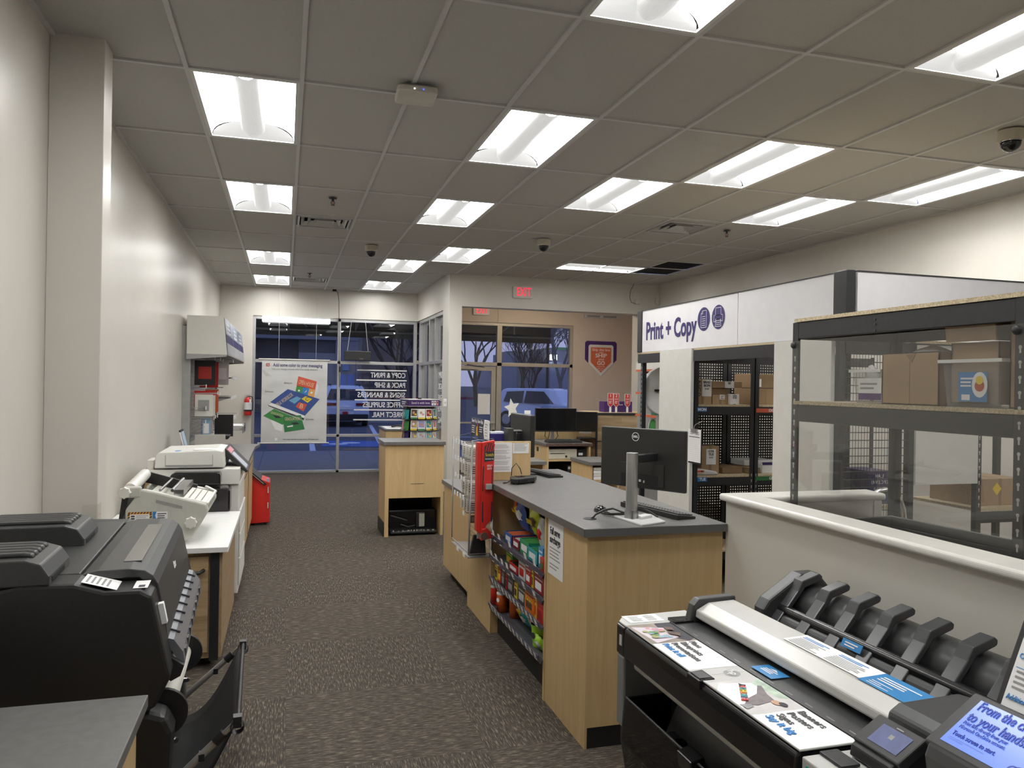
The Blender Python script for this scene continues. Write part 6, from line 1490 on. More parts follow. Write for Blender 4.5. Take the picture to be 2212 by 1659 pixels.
b_ = MB(); holes(b_, 5.878, 3.905,3.935, .35,1.0,.05, SLOT, 'y', .005); holes(b_, 5.878, 3.95,3.98, .35,1.0,.05, SLOT, 'y', .005); b_.build('post_slots', rA)
LBLU = mat('tab_blue', (.02,.16,.45), .5); LRED = mat('tab_red', (.62,.12,.06), .5); LGRN = mat('tab_green', (.03,.16,.05), .5)
for r_, s_, m, x0_, x1_, z in ((rA,'MON',LBLU,3.378,3.468,1.512),(rA,'TUE',LBLU,3.392,3.482,.914),(rB,'EXP',LRED,3.955,4.35,1.508),(rB,'GROUND',LGRN,3.96,4.4,.912)):
    MB().box((x0_,5.874,z-.018),(x1_,5.879,z+.018), m).build('shelf_tab', r_, label='%s shelf tab' % s_)
    text(s_, .034, frame3(((x0_+x1_)/2 if len(s_) == 3 and s_ != 'EXP' else 4.11 if s_ == 'EXP' else 4.17,5.8735,z),(1,0,0),(0,0,1)), PAPER, r_, bold=.02)
def parcel(label, x0, x1, y0, y1, z0, z1, m=CARD, lab=None, rz=0, lines_=None, nm='parcel'):
    t = thing(nm, label, 'box', ((x0+x1)/2,(y0+y1)/2,z0)); T = Matrix.Translation(((x0+x1)/2,(y0+y1)/2,0)) @ Matrix.Rotation(rz,4,'Z') @ Matrix.Translation((-(x0+x1)/2,-(y0+y1)/2,0))
    MB().box((x0,y0,z0),(x1,y1,z1), m, T=T).build('box', t, bev=.003)
    b_ = MB(); b_.box(((x0+x1)/2-.012,y0-.0006,z0+.0),((x0+x1)/2+.012,y1,z1+.0006), CARDD, T=T); b_.build('tape_seam', t)
    if lab:
        a, b2, c, d = lab; TT = T @ frame3((0,y0-.0008,0),(1,0,0),(0,0,1)); b3 = MB(); patch(b3, TT, a, c, b2, d, PAPER, .0006)
        if not lines_: lines(b3, TT, a+.008, d-.008, (b2-a)*.75, 4, (d-c)/5, (d-c)/12, INK, .4, lift=.0014)
        b3.build('label_sticker', t)
        if lines_:
            for k, s_ in enumerate(lines_): text(s_, (d-c)*(.20 if k < 2 else .11), TT @ Matrix.Translation(((a+b2)/2, d-(d-c)*(.16+.2*k), .001)), INK, t, bold=.02)
    return t
parcel('upright brown parcel with a BRAD label at the left end of the MON shelf', 3.37,3.545,5.93,6.2,1.556,1.772, CARD, (3.452,3.543,1.625,1.77), 0, ('BRAD','BON','01-07'))
text('NCR', .07, frame3((3.41,5.9285,1.69),(0,0,-1),(1,0,0)), INK, bpy.data.objects['parcel'])
parcel('flat brown parcel on top of the pile on the MON shelf', 3.555,3.85,5.94,6.2,1.700,1.758, CARD, (3.68,3.77,1.70,1.757), 0, ('ROSS','BON'))
parcel('brown parcel in the middle of the pile on the MON shelf', 3.56,3.745,5.96,6.2,1.643,1.697, CARDD)
parcel('brown parcel at the bottom of the pile on the MON shelf', 3.56,3.715,5.94,6.2,1.556,1.640, CARD, (3.63,3.68,1.60,1.64))
parcel('small white labelled parcel in front at the right of the MON shelf', 3.718,3.81,5.915,6.1,1.556,1.648, PAPER, (3.722,3.806,1.562,1.645), 0, ('BON','01-07'))
parcel('dark brown parcel deep in the EXP shelf', 3.97,4.3,5.98,6.25,1.556,1.70, CARDD)
parcel('brown parcel with papers on top of the dark one in the EXP shelf', 3.97,4.28,5.99,6.25,1.705,1.83, CARDD, (3.98,4.08,1.715,1.785))
parcel('brown parcel with a CTR label on the TUE shelf', 3.50,3.665,5.98,6.16,.946,1.19, CARD, (3.545,3.635,1.03,1.165), -.12, ('CTR','TUE','01-07'))
parcel('dark brown parcel behind the labelled one on the TUE shelf', 3.385,3.50,6.06,6.3,.946,1.20, CARDD)
parcel('flat brown carton lying on the TUE shelf', 3.70,3.90,5.99,6.3,.946,1.0, CARDD)
parcel('flat brown carton lying on the shelf with the green tab', 3.955,4.06,5.96,6.3,.946,.995, CARDD)
t = thing('envelope_stack', 'white stack of flat mailers on the shelf with the green tab', 'mail', (4.2,6.1,.946)); MB().box((4.075,5.95,.946),(4.4,6.3,1.03), PAPER).box((3.99,6.1,1.0),(4.3,6.32,1.05), PAPER).build('mailers', t, bev=.004); MB().box((4.08,5.948,1.02),(4.2,5.955,1.045), NAVY).build('stamp', t)
t = thing('mailer_bag', 'white poly mailer bags with an orange mark at the left of the TUE shelf', 'mail', (3.47,5.96,.946)); MB().prism([(3.38,.946),(3.62,.946),(3.60,.975),(3.45,1.0),(3.38,.99)], 'y', 5.91, 6.05, mat('poly_white',(.60,.60,.62),.25)).build('bags', t, bev=.012); MB().box((3.40,5.905,.972),(3.47,5.912,.988), ORNG).box((3.44,5.904,.974),(3.455,5.911,.986), INK).build('printed_mark', t)
t = thing('clipboard', 'clipboard with a ruled form hung on the white end panel by the pickup rack', 'clipboard', (3.31,5.79,1.08))
T = frame3((3.312,5.785,1.21), (0,-1,0), (0,0,1))
b_ = MB(); b_.cbox((0,-.005,.002),(.215,.29,.004), BLACK, T=T); b_.build('board', t); b_ = MB(); b_.cbox((-.003,.002,.006),(.20,.275,.004), PAPER, T=T); b_.build('sheet', t)
b_ = MB()
for q in range(12): patch(b_, T, -.09,-.12+q*.017,.085,-.1192+q*.017, INKG, .0085)
for q in range(8): patch(b_, T, -.09+q*.025,-.12,-.0892+q*.025,.07, INKG, .0085)
patch(b_, T, -.09,.072,.085,.078, INK, .0085); lines(b_, T, -.08,.115,.07,2,.014,.005, INKG, lift=.0085); lines(b_, T, .02,.115,.06,2,.014,.005, INKG, lift=.0085, seed=4); b_.build('print', t)
b_ = MB(); b_.cbox((0,.128,.012),(.10,.03,.014), METAL, T=T); b_.tube([T @ V((-.01,.14,.012)), T @ V((.0,.165,.012)), T @ V((.02,.18,.012)), T @ V((.13,.215,.012))], .003, METAL, 5); b_.build('clip', t)
# the left bay with wrap rolls
t = thing('wrap_fixture', 'grey shelf fixture of packing rolls with red shelf edges behind the Print and Copy post', 'shelving', (4.0,7.5,0))
MB().box((3.345,6.87,0),(3.385,6.91,2.018), BLKM).build('post', t)
b_ = MB(); holes(b_, 3.344, 6.88,6.90, .9,1.93,.045, SLOT, 'x', .006); b_.build('post_slots', t)
MB().box((4.05,7.0,0),(4.07,8.45,2.0), STL).build('back_panel', t)
for z in (1.885,1.64,1.40,.9): MB().box((3.70,7.0,z-.022),(4.05,7.75,z), STL).build('shelf', t)
for z in (1.885,1.64,1.40): MB().box((3.692,7.0,z-.022),(3.70,7.75,z+.003), ORNG).build('shelf_edge', t)
MB().box((3.69,7.0,1.885),(3.70,7.75,1.975), OFFW).build('header_panel', t)
BUB = mat('bubble_wrap', (.58,.58,.55), .3, noise=.12, scale=70, bump=.4); BUBG = mat('bubble_wrap_green', (.05,.30,.14), .3, noise=.4, scale=40, bump=.4)
def roll(label, y, z, r, h, m):
    t = thing('wrap_roll', label, 'roll', (3.86,y,z)); MB().lathe([(.03,z),(r,z),(r,z+h),(.03,z+h),(.03,z)], (3.86,y,0), m, 28).build('wrap', t)
    T = frame3((3.86-r-.002, y+.01, z+h*.5), (0,-1,0), (0,0,1)); b_ = MB(); b_.cbox((.015,0,.001),(.09,h*.55,.003), NAVY, T=T); b_.cbox((.015,h*.18,.002),(.09,h*.20,.003), YELL, T=T); b_.cbox((.03,-.04,.002),(.03,.035,.003), PAPER, T=T); b_.build('label_wrap', t)
    return t
roll('white bubble wrap roll with a yellow and black label on the upper red-edged shelf', 7.56,1.641,.13,.20,BUB)
roll('second white bubble wrap roll half hidden on the upper red-edged shelf', 7.26,1.641,.13,.20,BUB)
roll('green bubble wrap roll with a yellow and black label on the lower red-edged shelf', 7.42,1.401,.13,.20,BUBG)
roll('second green bubble wrap roll behind the white disc', 7.13,1.401,.12,.19,BUBG)
t = thing('foam_roll', 'large white foam roll end standing at the edge of the first white end panel', 'roll', (3.62,7.0,1.40)); MB().cyl((3.62,6.92,1.66),(3.62,6.99,1.66),.24,mat('foam_white',(.70,.70,.68),.7),40).build('foam', t, bev=.01); MB().box((3.50,6.90,1.655),(3.55,6.92,1.675),BLACK).build('strap', t); MB().box((3.55,6.93,1.0),(3.70,6.98,1.42),STL).build('cradle', t)
parcel('brown carton with a white label beneath the green roll', 3.72,3.95,7.08,7.25,1.19,1.37, CARD); 
b_ = MB(); T = frame3((3.718,7.17,1.31),(0,-1,0),(0,0,1)); patch(b_,T,-.05,-.05,.05,.05,PAPER,.001); lines(b_,T,-.04,.035,.08,4,.02,.006,INK,lift=.002); o_ = [o for o in bpy.data.objects if o.name.startswith('parcel') and o.get('label','').startswith('brown carton with a white')][0]; b_.build('label_sticker', o_)
t = thing('shelf_fill', 'grey box fixture standing below the packing rolls', 'fixture', (3.85,7.3,0)); MB().box((3.71,7.02,0),(4.04,7.74,.86), STL).build('cabinet', t); MB().box((3.72,7.03,.9),(3.98,7.3,1.19), STL).build('drawer_block', t)
t = thing('tape_reel', 'round white and green reel under the packing rolls', 'roll', (3.78,7.5,1.18)); MB().cyl((3.75,7.42,1.26),(3.80,7.42,1.26),.10,GREEN,24).build('reel', t); MB().lathe([(.10,-.03),(.115,-.03),(.115,.03),(.10,.03)], (3.775,7.42,1.26), PAPER, 24, 'x').build('rim', t); MB().box((3.74,7.36,.9),(3.82,7.48,1.15),STL).build('stand', t)
t = thing('ribbon_bundle', 'dark red curled ribbon bundle hanging under the packing rolls', 'ribbon', (3.80,7.3,1.3)); b_ = MB(); rr = random.Random(9)
for q in range(9): b_.tube([(3.75+.01*q,7.33+.02*rr.random(),1.375),(3.74+.03*rr.random(),7.30+.1*rr.random(),1.31),(3.76+.03*rr.random(),7.32+.08*rr.random(),1.26)], .006, KM, 5)
b_.build('ribbon', t)
# clutter at floor level seen under the near monitor
t = thing('clutter_shelf', 'low shelf of loose papers and packs behind the counter under the near monitor', 'shelving', (3.3,6.7,0)); MB().box((3.05,6.48,.40),(3.34,7.2,.43), STL).build('shelf', t); MB().box((3.05,6.48,0),(3.09,7.2,.40), STL).build('side', t)
for k, (y, h, m, lb, tl) in enumerate(((6.98,.24,ORNG,'tall orange folder leaning on the low shelf under the near monitor',.25),(6.85,.16,PAPER,'white folded sheet on the low shelf under the near monitor',.5),(6.72,.20,mat('faded_red',(.42,.12,.10),.6),'faded red booklet on the low shelf under the near monitor',.1),(6.6,.10,GREYP,'grey pack on the low shelf under the near monitor',.0))):
    T = Matrix.Translation((3.12,y,.43)) @ Matrix.Rotation(tl,4,'X'); b_ = MB(); b_.box((-.02,-.03,0),(.18,.03,h), m, T=T); b_.build('document_folder', label=lb, cat='folder', bev=.002)
t = thing('waste_bin', 'clear plastic bin on the floor behind the counter left of the near monitor stand', 'bin', (3.0,7.05,0)); MB().box((2.86,6.95,0),(3.03,7.2,.30), LGREY).build('bin', t, bev=.01); MB().box((2.85,6.94,.30),(3.04,7.21,.315), OFFW).build('rim', t)

# racks past the corner, seen through the clear panel
rC = thing('pickup_rack', 'black rack past the corner with a wire grid panel, white panel and open shelves', 'shelving', (4.3,4.35,0))
for x in (3.345,3.89,4.45,5.3):
    p = MB(); p.box((x,4.08,0),(x+.04,4.12,2.03), BLKM); p.build('post', rC); p = MB(); p.box((x,4.68,0),(x+.04,4.72,2.03), BLKM); p.build('post', rC)
MB().box((3.345,4.08,2.012),(5.35,4.72,2.03), PARTB).build('top_board', rC); MB().box((3.385,4.075,1.93),(5.3,4.10,2.01), BLKM).build('beam', rC)
b_ = MB()
for q in range(22): b_.tube([(3.40+q*.0225,4.10,.85),(3.40+q*.0225,4.10,1.93)], .0022, BLKM, 4)
for q in range(22): b_.tube([(3.39,4.098,.88+q*.05),(3.89,4.098,.88+q*.05)], .003, CHAR, 4)
b_.build('wire_grid', rC)
MB().box((3.39,4.66,.3),(3.89,4.67,1.95), CHAR).build('back_panel', rC); MB().box((3.935,4.07,1.09),(4.448,4.085,2.0), PNL).build('white_panel', rC)
b_ = MB(); holes(b_, 4.078, 4.46,4.48, .95,1.93,.05, SLOT, 'y', .006); b_.build('post_slots', rC)
MB().box((4.49,4.10,.895),(5.3,4.68,.915), PARTB).build('shelf_board', rC); MB().box((4.49,4.085,.82),(5.3,4.10,.894), BLKM).build('beam', rC); MB().box((3.40,4.14,.93),(3.88,4.6,.95), PARTB).build('shelf_board', rC)
parcel('cardboard box with a yellow diamond sticker on the shelf past the corner', 4.58,5.0,4.2,4.6,.916,1.10, CARD); o_ = [o for o in bpy.data.objects if o.get('label','').startswith('cardboard box with a yellow')][0]; b_ = MB(); poly2(b_, frame3((4.76,4.199,1.03),(1,0,0),(0,0,1)), [(0,-.045),(.04,0),(0,.045),(-.04,0)], YELL, .001); b_.build('diamond_sticker', o_)
t = thing('envelope_box', 'navy box lettered HALF ENVELOPES & PADS behind the wire grid', 'box', (3.75,4.3,.95)); MB().box((3.68,4.2,.951),(3.86,4.45,1.17), NAVY).build('box', t, bev=.003)
for k, s_ in enumerate(('HALF','ENVELOPES','& PADS')): text(s_, .034, frame3((3.77,4.1985,1.135-k*.04),(1,0,0),(0,0,1)), PAPER, t, width=(.07,.13,.09)[k])
t = thing('storage_bin', 'black slanted bin behind the wire grid past the corner', 'bin', (3.55,4.3,.95)); MB().prism([(3.42,.951),(3.66,.951),(3.66,1.02),(3.42,1.16)], 'y', 4.18, 4.5, BLACK).build('bin', t, bev=.006)
# ------------------------------------------------------------------ near rack on the right behind the low wall
NR = thing('storage_rack', 'near black storage rack with particle board decks behind the low white-capped wall', 'shelving', (2.6,2.5,0))
RX0, RX1, RY0, RY1 = 2.30, 2.90, 1.93, 3.13
for x, y in ((RX0,RY1-.04),(RX0,RY0),(RX1-.04,RY1-.04),(RX1-.04,RY0)):
    p = MB(); p.box((x,y,0),(x+.003,y+.04,2.012), BLKM) if x == RX0 else p.box((x+.037,y,0),(x+.04,y+.04,2.012), BLKM)
    p.box((x,y if y == RY0 else y+.037,0),(x+.04,y+.003 if y == RY0 else y+.04,2.012), BLKM); p.build('post', NR)
SL = MB()
for y in (RY1-.04,RY0): holes(SL, RX0-.0012, y+.008,y+.032, .6,1.88,.05, SLOT, 'x', .0065)
SL.build('post_slots', NR)
for z, nm in ((2.03,'top'),(1.645,'middle'),(.62,'lower')):
    MB().box((RX0-.004,RY0-.01,z-.016),(RX1+.004,RY1-.015,z), PARTB).build('deck_board', NR)
    MB().box((RX0,RY0+.04,z-.095),(RX0+.022,RY1-.04,z-.018), BLKM).build('front_beam', NR, bev=.003); MB().box((RX1-.022,RY0+.04,z-.095),(RX1,RY1-.04,z-.018), BLKM).build('rear_beam', NR, bev=.003)
    MB().box((RX0+.04,RY1-.022,z-.095),(RX1-.04,RY1,z-.018), BLKM).build('end_beam', NR); MB().box((RX0+.04,RY0,z-.095),(RX1-.04,RY0+.022,z-.018), BLKM).build('end_beam', NR)
b_ = MB()
for z in (1.99,1.97,1.945): b_.cyl((RX0-.003,2.60,z),(RX0,2.60,z),.005,CHAR,8)
b_.build('rivets', NR)
# clear panel bolted to the rack posts
PLX = glass_mat('clear_panel', (.90,.90,.89), 1.0, 0, .045, (.55,.53,.50))
t = thing('clear_panel', 'large clear plastic panel bolted to the near storage rack above the low wall', 'panel', (2.28,2.5,1.1))
MB().box((2.286,1.2,1.10),(2.290,3.115,1.925), PLX).build('sheet', t)
for y, z in ((3.10,1.905),(3.10,1.14),(1.95,1.905),(1.95,1.12)): MB().lathe([(.001,-.012),(.012,-.012),(.016,-.006),(.016,.0)], (2.286,y,z), BLACK, 14, 'x').build('bolt', t); 
# things on its middle deck
DK = 1.646
CLR = glass_mat('clear_tub', (.93,.93,.92), .8, .1, .22, (.72,.72,.70))
def tub(label, x0, x1, y0, y1, z0, h, lab=None):
    t = thing('storage_tub', label, 'tub', ((x0+x1)/2,(y0+y1)/2,z0)); s = .012
    b_ = MB(); A = [(x0+s,y0+s,z0),(x1-s,y0+s,z0),(x1-s,y1-s,z0),(x0+s,y1-s,z0)]; B = [(x0,y0,z0+h),(x1,y0,z0+h),(x1,y1,z0+h),(x0,y1,z0+h)]
    b_.raw(A+B, [(0,1,2,3)]+[(i,(i+1)%4,4+(i+1)%4,4+i) for i in range(4)], CLR); b_.build('walls', t)
    b_ = MB()
    for a, c in (((x0-.012,y0-.012,z0+h-.006),(x1+.012,y0,z0+h+.006)),((x0-.012,y1,z0+h-.006),(x1+.012,y1+.012,z0+h+.006)),((x0-.012,y0,z0+h-.006),(x0,y1,z0+h+.006)),((x1,y0,z0+h-.006),(x1+.012,y1,z0+h+.006))): b_.box(a, c, WHITE)
    b_.build('rim', t); return t
t = tub('small clear tub of plastic bags with a white and purple label', 2.33,2.56,2.60,2.76,DK,.135)
b_ = MB(); T = frame3((2.334,2.66,DK+.06),(0,-1,0),(0,0,1)); patch(b_,T,-.065,-.045,.065,.045,PAPER,.003); patch(b_,T,-.065,-.045,.065,-.018,PURP,.0036); lines(b_,T,-.055,.025,.10,2,.018,.008,INKG,lift=.0036); b_.build('label_sticker', t)
b_ = MB()
for q in range(5): b_.grid(lambda u, v, q=q: (2.36+.035*q+.03*u, 2.63+.1*v, DK+.03+.14*math.sin(PI*u)*abs(math.sin(2.2*v+q))), 5, 6, mat('bag_film',(.66,.66,.66),.25,noise=.1))
b_.build('plastic_bags', t, fix=False)
def carton_open(label, x0, x1, y0, y1, z0, h, flap=0):
    t = thing('cardboard_box', label, 'box', ((x0+x1)/2,(y0+y1)/2,z0)); b_ = MB(); w = .005
    for a, c in (((x0,y0,z0),(x1,y1,z0+w)),((x0,y0,z0),(x0+w,y1,z0+h)),((x1-w,y0,z0),(x1,y1,z0+h)),((x0,y0,z0),(x1,y0+w,z0+h)),((x0,y1-w,z0),(x1,y1,z0+h))): b_.box(a, c, CARD)
    b_.build('box', t); return t
t = carton_open('torn open cardboard box in the middle of the middle deck', 2.325,2.62,2.30,2.585,DK,.20)
MB().prism([(2.46,.195+DK),(2.43,.165+DK),(2.41,.20+DK)], 'x', 2.3235,2.3249, CARDD).build('torn_edge', t); b_ = MB(); b_.grid(lambda u,v: (2.42+.1*u, 2.40+.16*v, DK+.21+.03*math.sin(PI*u)*math.sin(PI*v)), 4, 4, PAPER); b_.build('paper_fill', t)
b_ = MB(); b_.box((2.3238,2.44,DK),(2.3248,2.442,DK+.17), CARDD); b_.build('seam', t)
t = carton_open('taller cardboard box with raised flaps standing in a clear tub on the middle deck', 2.36,2.60,2.08,2.28,DK+.012,.22)
MB().box((2.34,2.075,DK+.235),(2.346,2.285,DK+.36), CARD, T=Matrix.Translation((2.34,0,DK+.235)) @ Matrix.Rotation(-.12,4,'Y') @ Matrix.Translation((-2.34,0,-(DK+.235)))).build('front_flap', t); MB().prism([(2.34,DK+.235),(2.60,DK+.235),(2.62,DK+.35),(2.36,DK+.37)], 'y', 2.085, 2.09, CARDD).build('side_flap', t)
t = tub('clear tub with a blue product label at the right of the middle deck', 2.335,2.64,2.05,2.295,DK,.165)
b_ = MB(); T = frame3((2.340,2.17,DK+.07),(0,-1,0),(0,0,1)); patch(b_,T,-.055,-.05,.065,.055,mat('label_blue',(.06,.22,.50),.4),.004); disc(b_,T,.035,.01,.032,PAPER,.0048,ry=.045); disc(b_,T,.035,.006,.02,mat('label_red',(.45,.09,.04),.5),.0054); disc(b_,T,.035,.026,.015,YELL,.006); patch(b_,T,-.04,-.045,-.005,-.025,PAPER,.0048); lines(b_,T,-.045,.035,.055,3,.013,.006,PAPER,lift=.0048); b_.build('label_sticker', t)
t = carton_open('cardboard box at the right edge of the middle deck, cut off by the rack post', 2.36,2.66,1.955,2.04,DK,.30)
MB().box((2.34,1.96,DK+.30),(2.345,2.04,DK+.37), CARD).build('flap', t)
# large dark tub on the lower deck, hand truck beyond
LDK = .621
TB = mat('tub_dark', (.030,.030,.029), .5, noise=.1); TBR = mat('tub_rim', (.055,.057,.058), .45)
t = thing('storage_tub', 'large black tapered tub with a grey rim on the lower deck behind the low wall', 'tub', (2.62,2.6,LDK))
Tt = Matrix.Translation((2.60,2.60,0)) @ Matrix.Rotation(.10,4,'Z')
A = [(-.22,-.37,LDK),(.20,-.37,LDK),(.20,.37,LDK),(-.22,.37,LDK)]; B = [(-.27,-.42,1.04),(.25,-.42,1.04),(.25,.42,1.04),(-.27,.42,1.04)]
b_ = MB(); b_.raw([Tt @ V(p) for p in A+B], [(0,1,2,3)]+[(i,(i+1)%4,4+(i+1)%4,4+i) for i in range(4)], TB); b_.build('walls', t, solid=.006)
b_ = MB()
for z0_, z1_, g_ in ((1.03,1.055,.012),(1.055,1.10,.0)):
    for a, c in (((-.275-g_,-.43-g_,z0_),(-.255,.43+g_,z1_)),((.235,-.43-g_,z0_),(.255+g_,.43+g_,z1_)),((-.255,-.43-g_,z0_),(.235,-.41,z1_)),((-.255,.41,z0_),(.235,.43+g_,z1_))): b_.box(a, c, TBR, T=Tt)
b_.build('rim', t, bev=.004); b_ = MB(); b_.box((-.262,-.40,.75),(-.245,-.25,.98), BLKM, T=Tt); b_.box((-.25,-.445,.85),(.1,-.425,.875), BLKM, T=Tt); b_.build('moulded_rib', t)
b_ = MB(); b_.box((-.262,-.12,.70),(-.256,.06,.90), CARDD, T=Tt); b_.box((-.268,-.05,.86),(-.262,.08,.90), LGREY, T=Tt); b_.build('taped_label', t)
t = thing('hand_truck', 'hand truck with a bright curved tube handle behind the low wall', 'hand truck', (3.2,3.55,0))
b_ = MB(); hx = 3.06; pts = [(hx,3.52,.1),(hx,3.52,.95)] + [(hx+.135-.135*math.cos(a), 3.52, .98+.17*math.sin(a)) for a in [PI*k/10 for k in range(11)]] + [(hx+.27,3.52,.95),(hx+.27,3.52,.1)]
b_.tube(pts, .016, METAL, 10); b_.build('handle_tube', t); MB().box((hx-.05,3.40,.0),(hx+.32,3.54,.02), METAL).build('toe_plate', t)
for x in (hx-.06,hx+.33): MB().cyl((x-.025,3.60,.11),(x+.025,3.60,.11),.11,RUBBER,18).build('wheel', t)
for z in (.3,.6): MB().box((hx,3.51,z),(hx+.27,3.53,z+.03), METAL).build('cross_bar', t)
t = thing('grille_device', 'white desktop device with black grilles on the lower deck at the right', 'device', (2.36,2.12,LDK))
MB().box((2.325,2.03,LDK),(2.45,2.17,.79), OFFW).build('case', t, bev=.004); MB().box((2.32,2.0,.792),(2.6,2.17,.80), CHAR).build('cover', t)
b_ = MB()
for y in (2.045,2.135):
    for q in range(5): b_.box((2.3235,y,.70+q*.016),(2.3252,y+.022,.71+q*.016), INK)
b_.box((2.3235,2.07,.72),(2.3252,2.13,.77), LGREY); b_.build('grille', t)
t = thing('packing_box', 'dark purple printed carton at the right end of the lower deck', 'box', (2.55,2.02,.81)); MB().box((2.40,1.945,.81),(2.7,2.04,.90), PURP).build('box', t, bev=.003); MB().box((2.40,1.943,.81),(2.6,1.945,.82),PINK).build('stripe', t); MB().box((2.42,1.95,LDK),(2.7,2.03,.81), BLACK).build('plinth', t)

# ------------------------------------------------------------------ large grey and black plotter with scanner
HP = thing('plotter', 'large grey and black plotter with scanner bar and poster prints on its top', 'plotter', (1.6,1.8,0))
HG = mat('plotter_grey', (.50,.50,.48), .38, noise=.03); HBK = mat('plotter_gloss', (.010,.010,.011), .22, noise=.15); HD = mat('plotter_dark', (.045,.046,.047), .35, noise=.08); HM = mat('plotter_side_grey', (.17,.18,.185), .4, noise=.05)
zt = .88; x0_, x1_ = 1.127, 1.335
YN, YF = .90, 2.52
b_ = MB(); pl = [(1.122,.872),(1.132,.880),(1.42,.880),(1.42,.78),(1.118,.78),(1.118,.84)]
b_.prism(pl, 'y', 1.49, 2.412, HBK); b_.build('front_beam', HP, bev=.006)
b_ = MB(); b_.prism([(1.128,2.415),(1.128,2.47),(1.16,2.515),(1.42,2.535),(1.42,2.415)], 'z', .876, .884, HG); b_.build('left_cover', HP, bev=.003)
b_ = MB(); b_.prism([(1.122,2.414),(1.122,2.475),(1.158,2.522),(1.42,2.542),(1.42,2.414)], 'z', .775, .876, HBK); b_.build('left_end_cap', HP, bev=.006)
MB().box((1.1195,2.43,.81),(1.123,2.447,.845), LGREY).build('side_port', HP)
b_ = MB(); T = Matrix.Translation((1.22,2.475,.8845)); patch(b_, T, -.065,-.042,.065,.038, PAPER, .0006); lines(b_, T, -.05,.025,.045,6,.010,.004, INKG, lift=.0012); lines(b_, T, .008,.025,.045,6,.010,.004, INKG, lift=.0012, seed=5); b_.build('warning_label', HP)
MB().prism([(1.125,2.42),(1.125,2.47),(1.155,2.518),(1.70,2.53),(1.70,2.42)], 'z', .53, .775, HM).build('left_side_panel', HP, bev=.008); MB().prism([(1.14,2.42),(1.14,2.47),(1.165,2.512),(1.70,2.52),(1.70,2.42)], 'z', .46, .53, HBK).build('left_skirt', HP, bev=.02)
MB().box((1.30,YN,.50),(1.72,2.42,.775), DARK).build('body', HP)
MB().cyl((1.155,YN,.765),(1.155,2.36,.765),.020, HG, 14).build('paper_roller', HP)
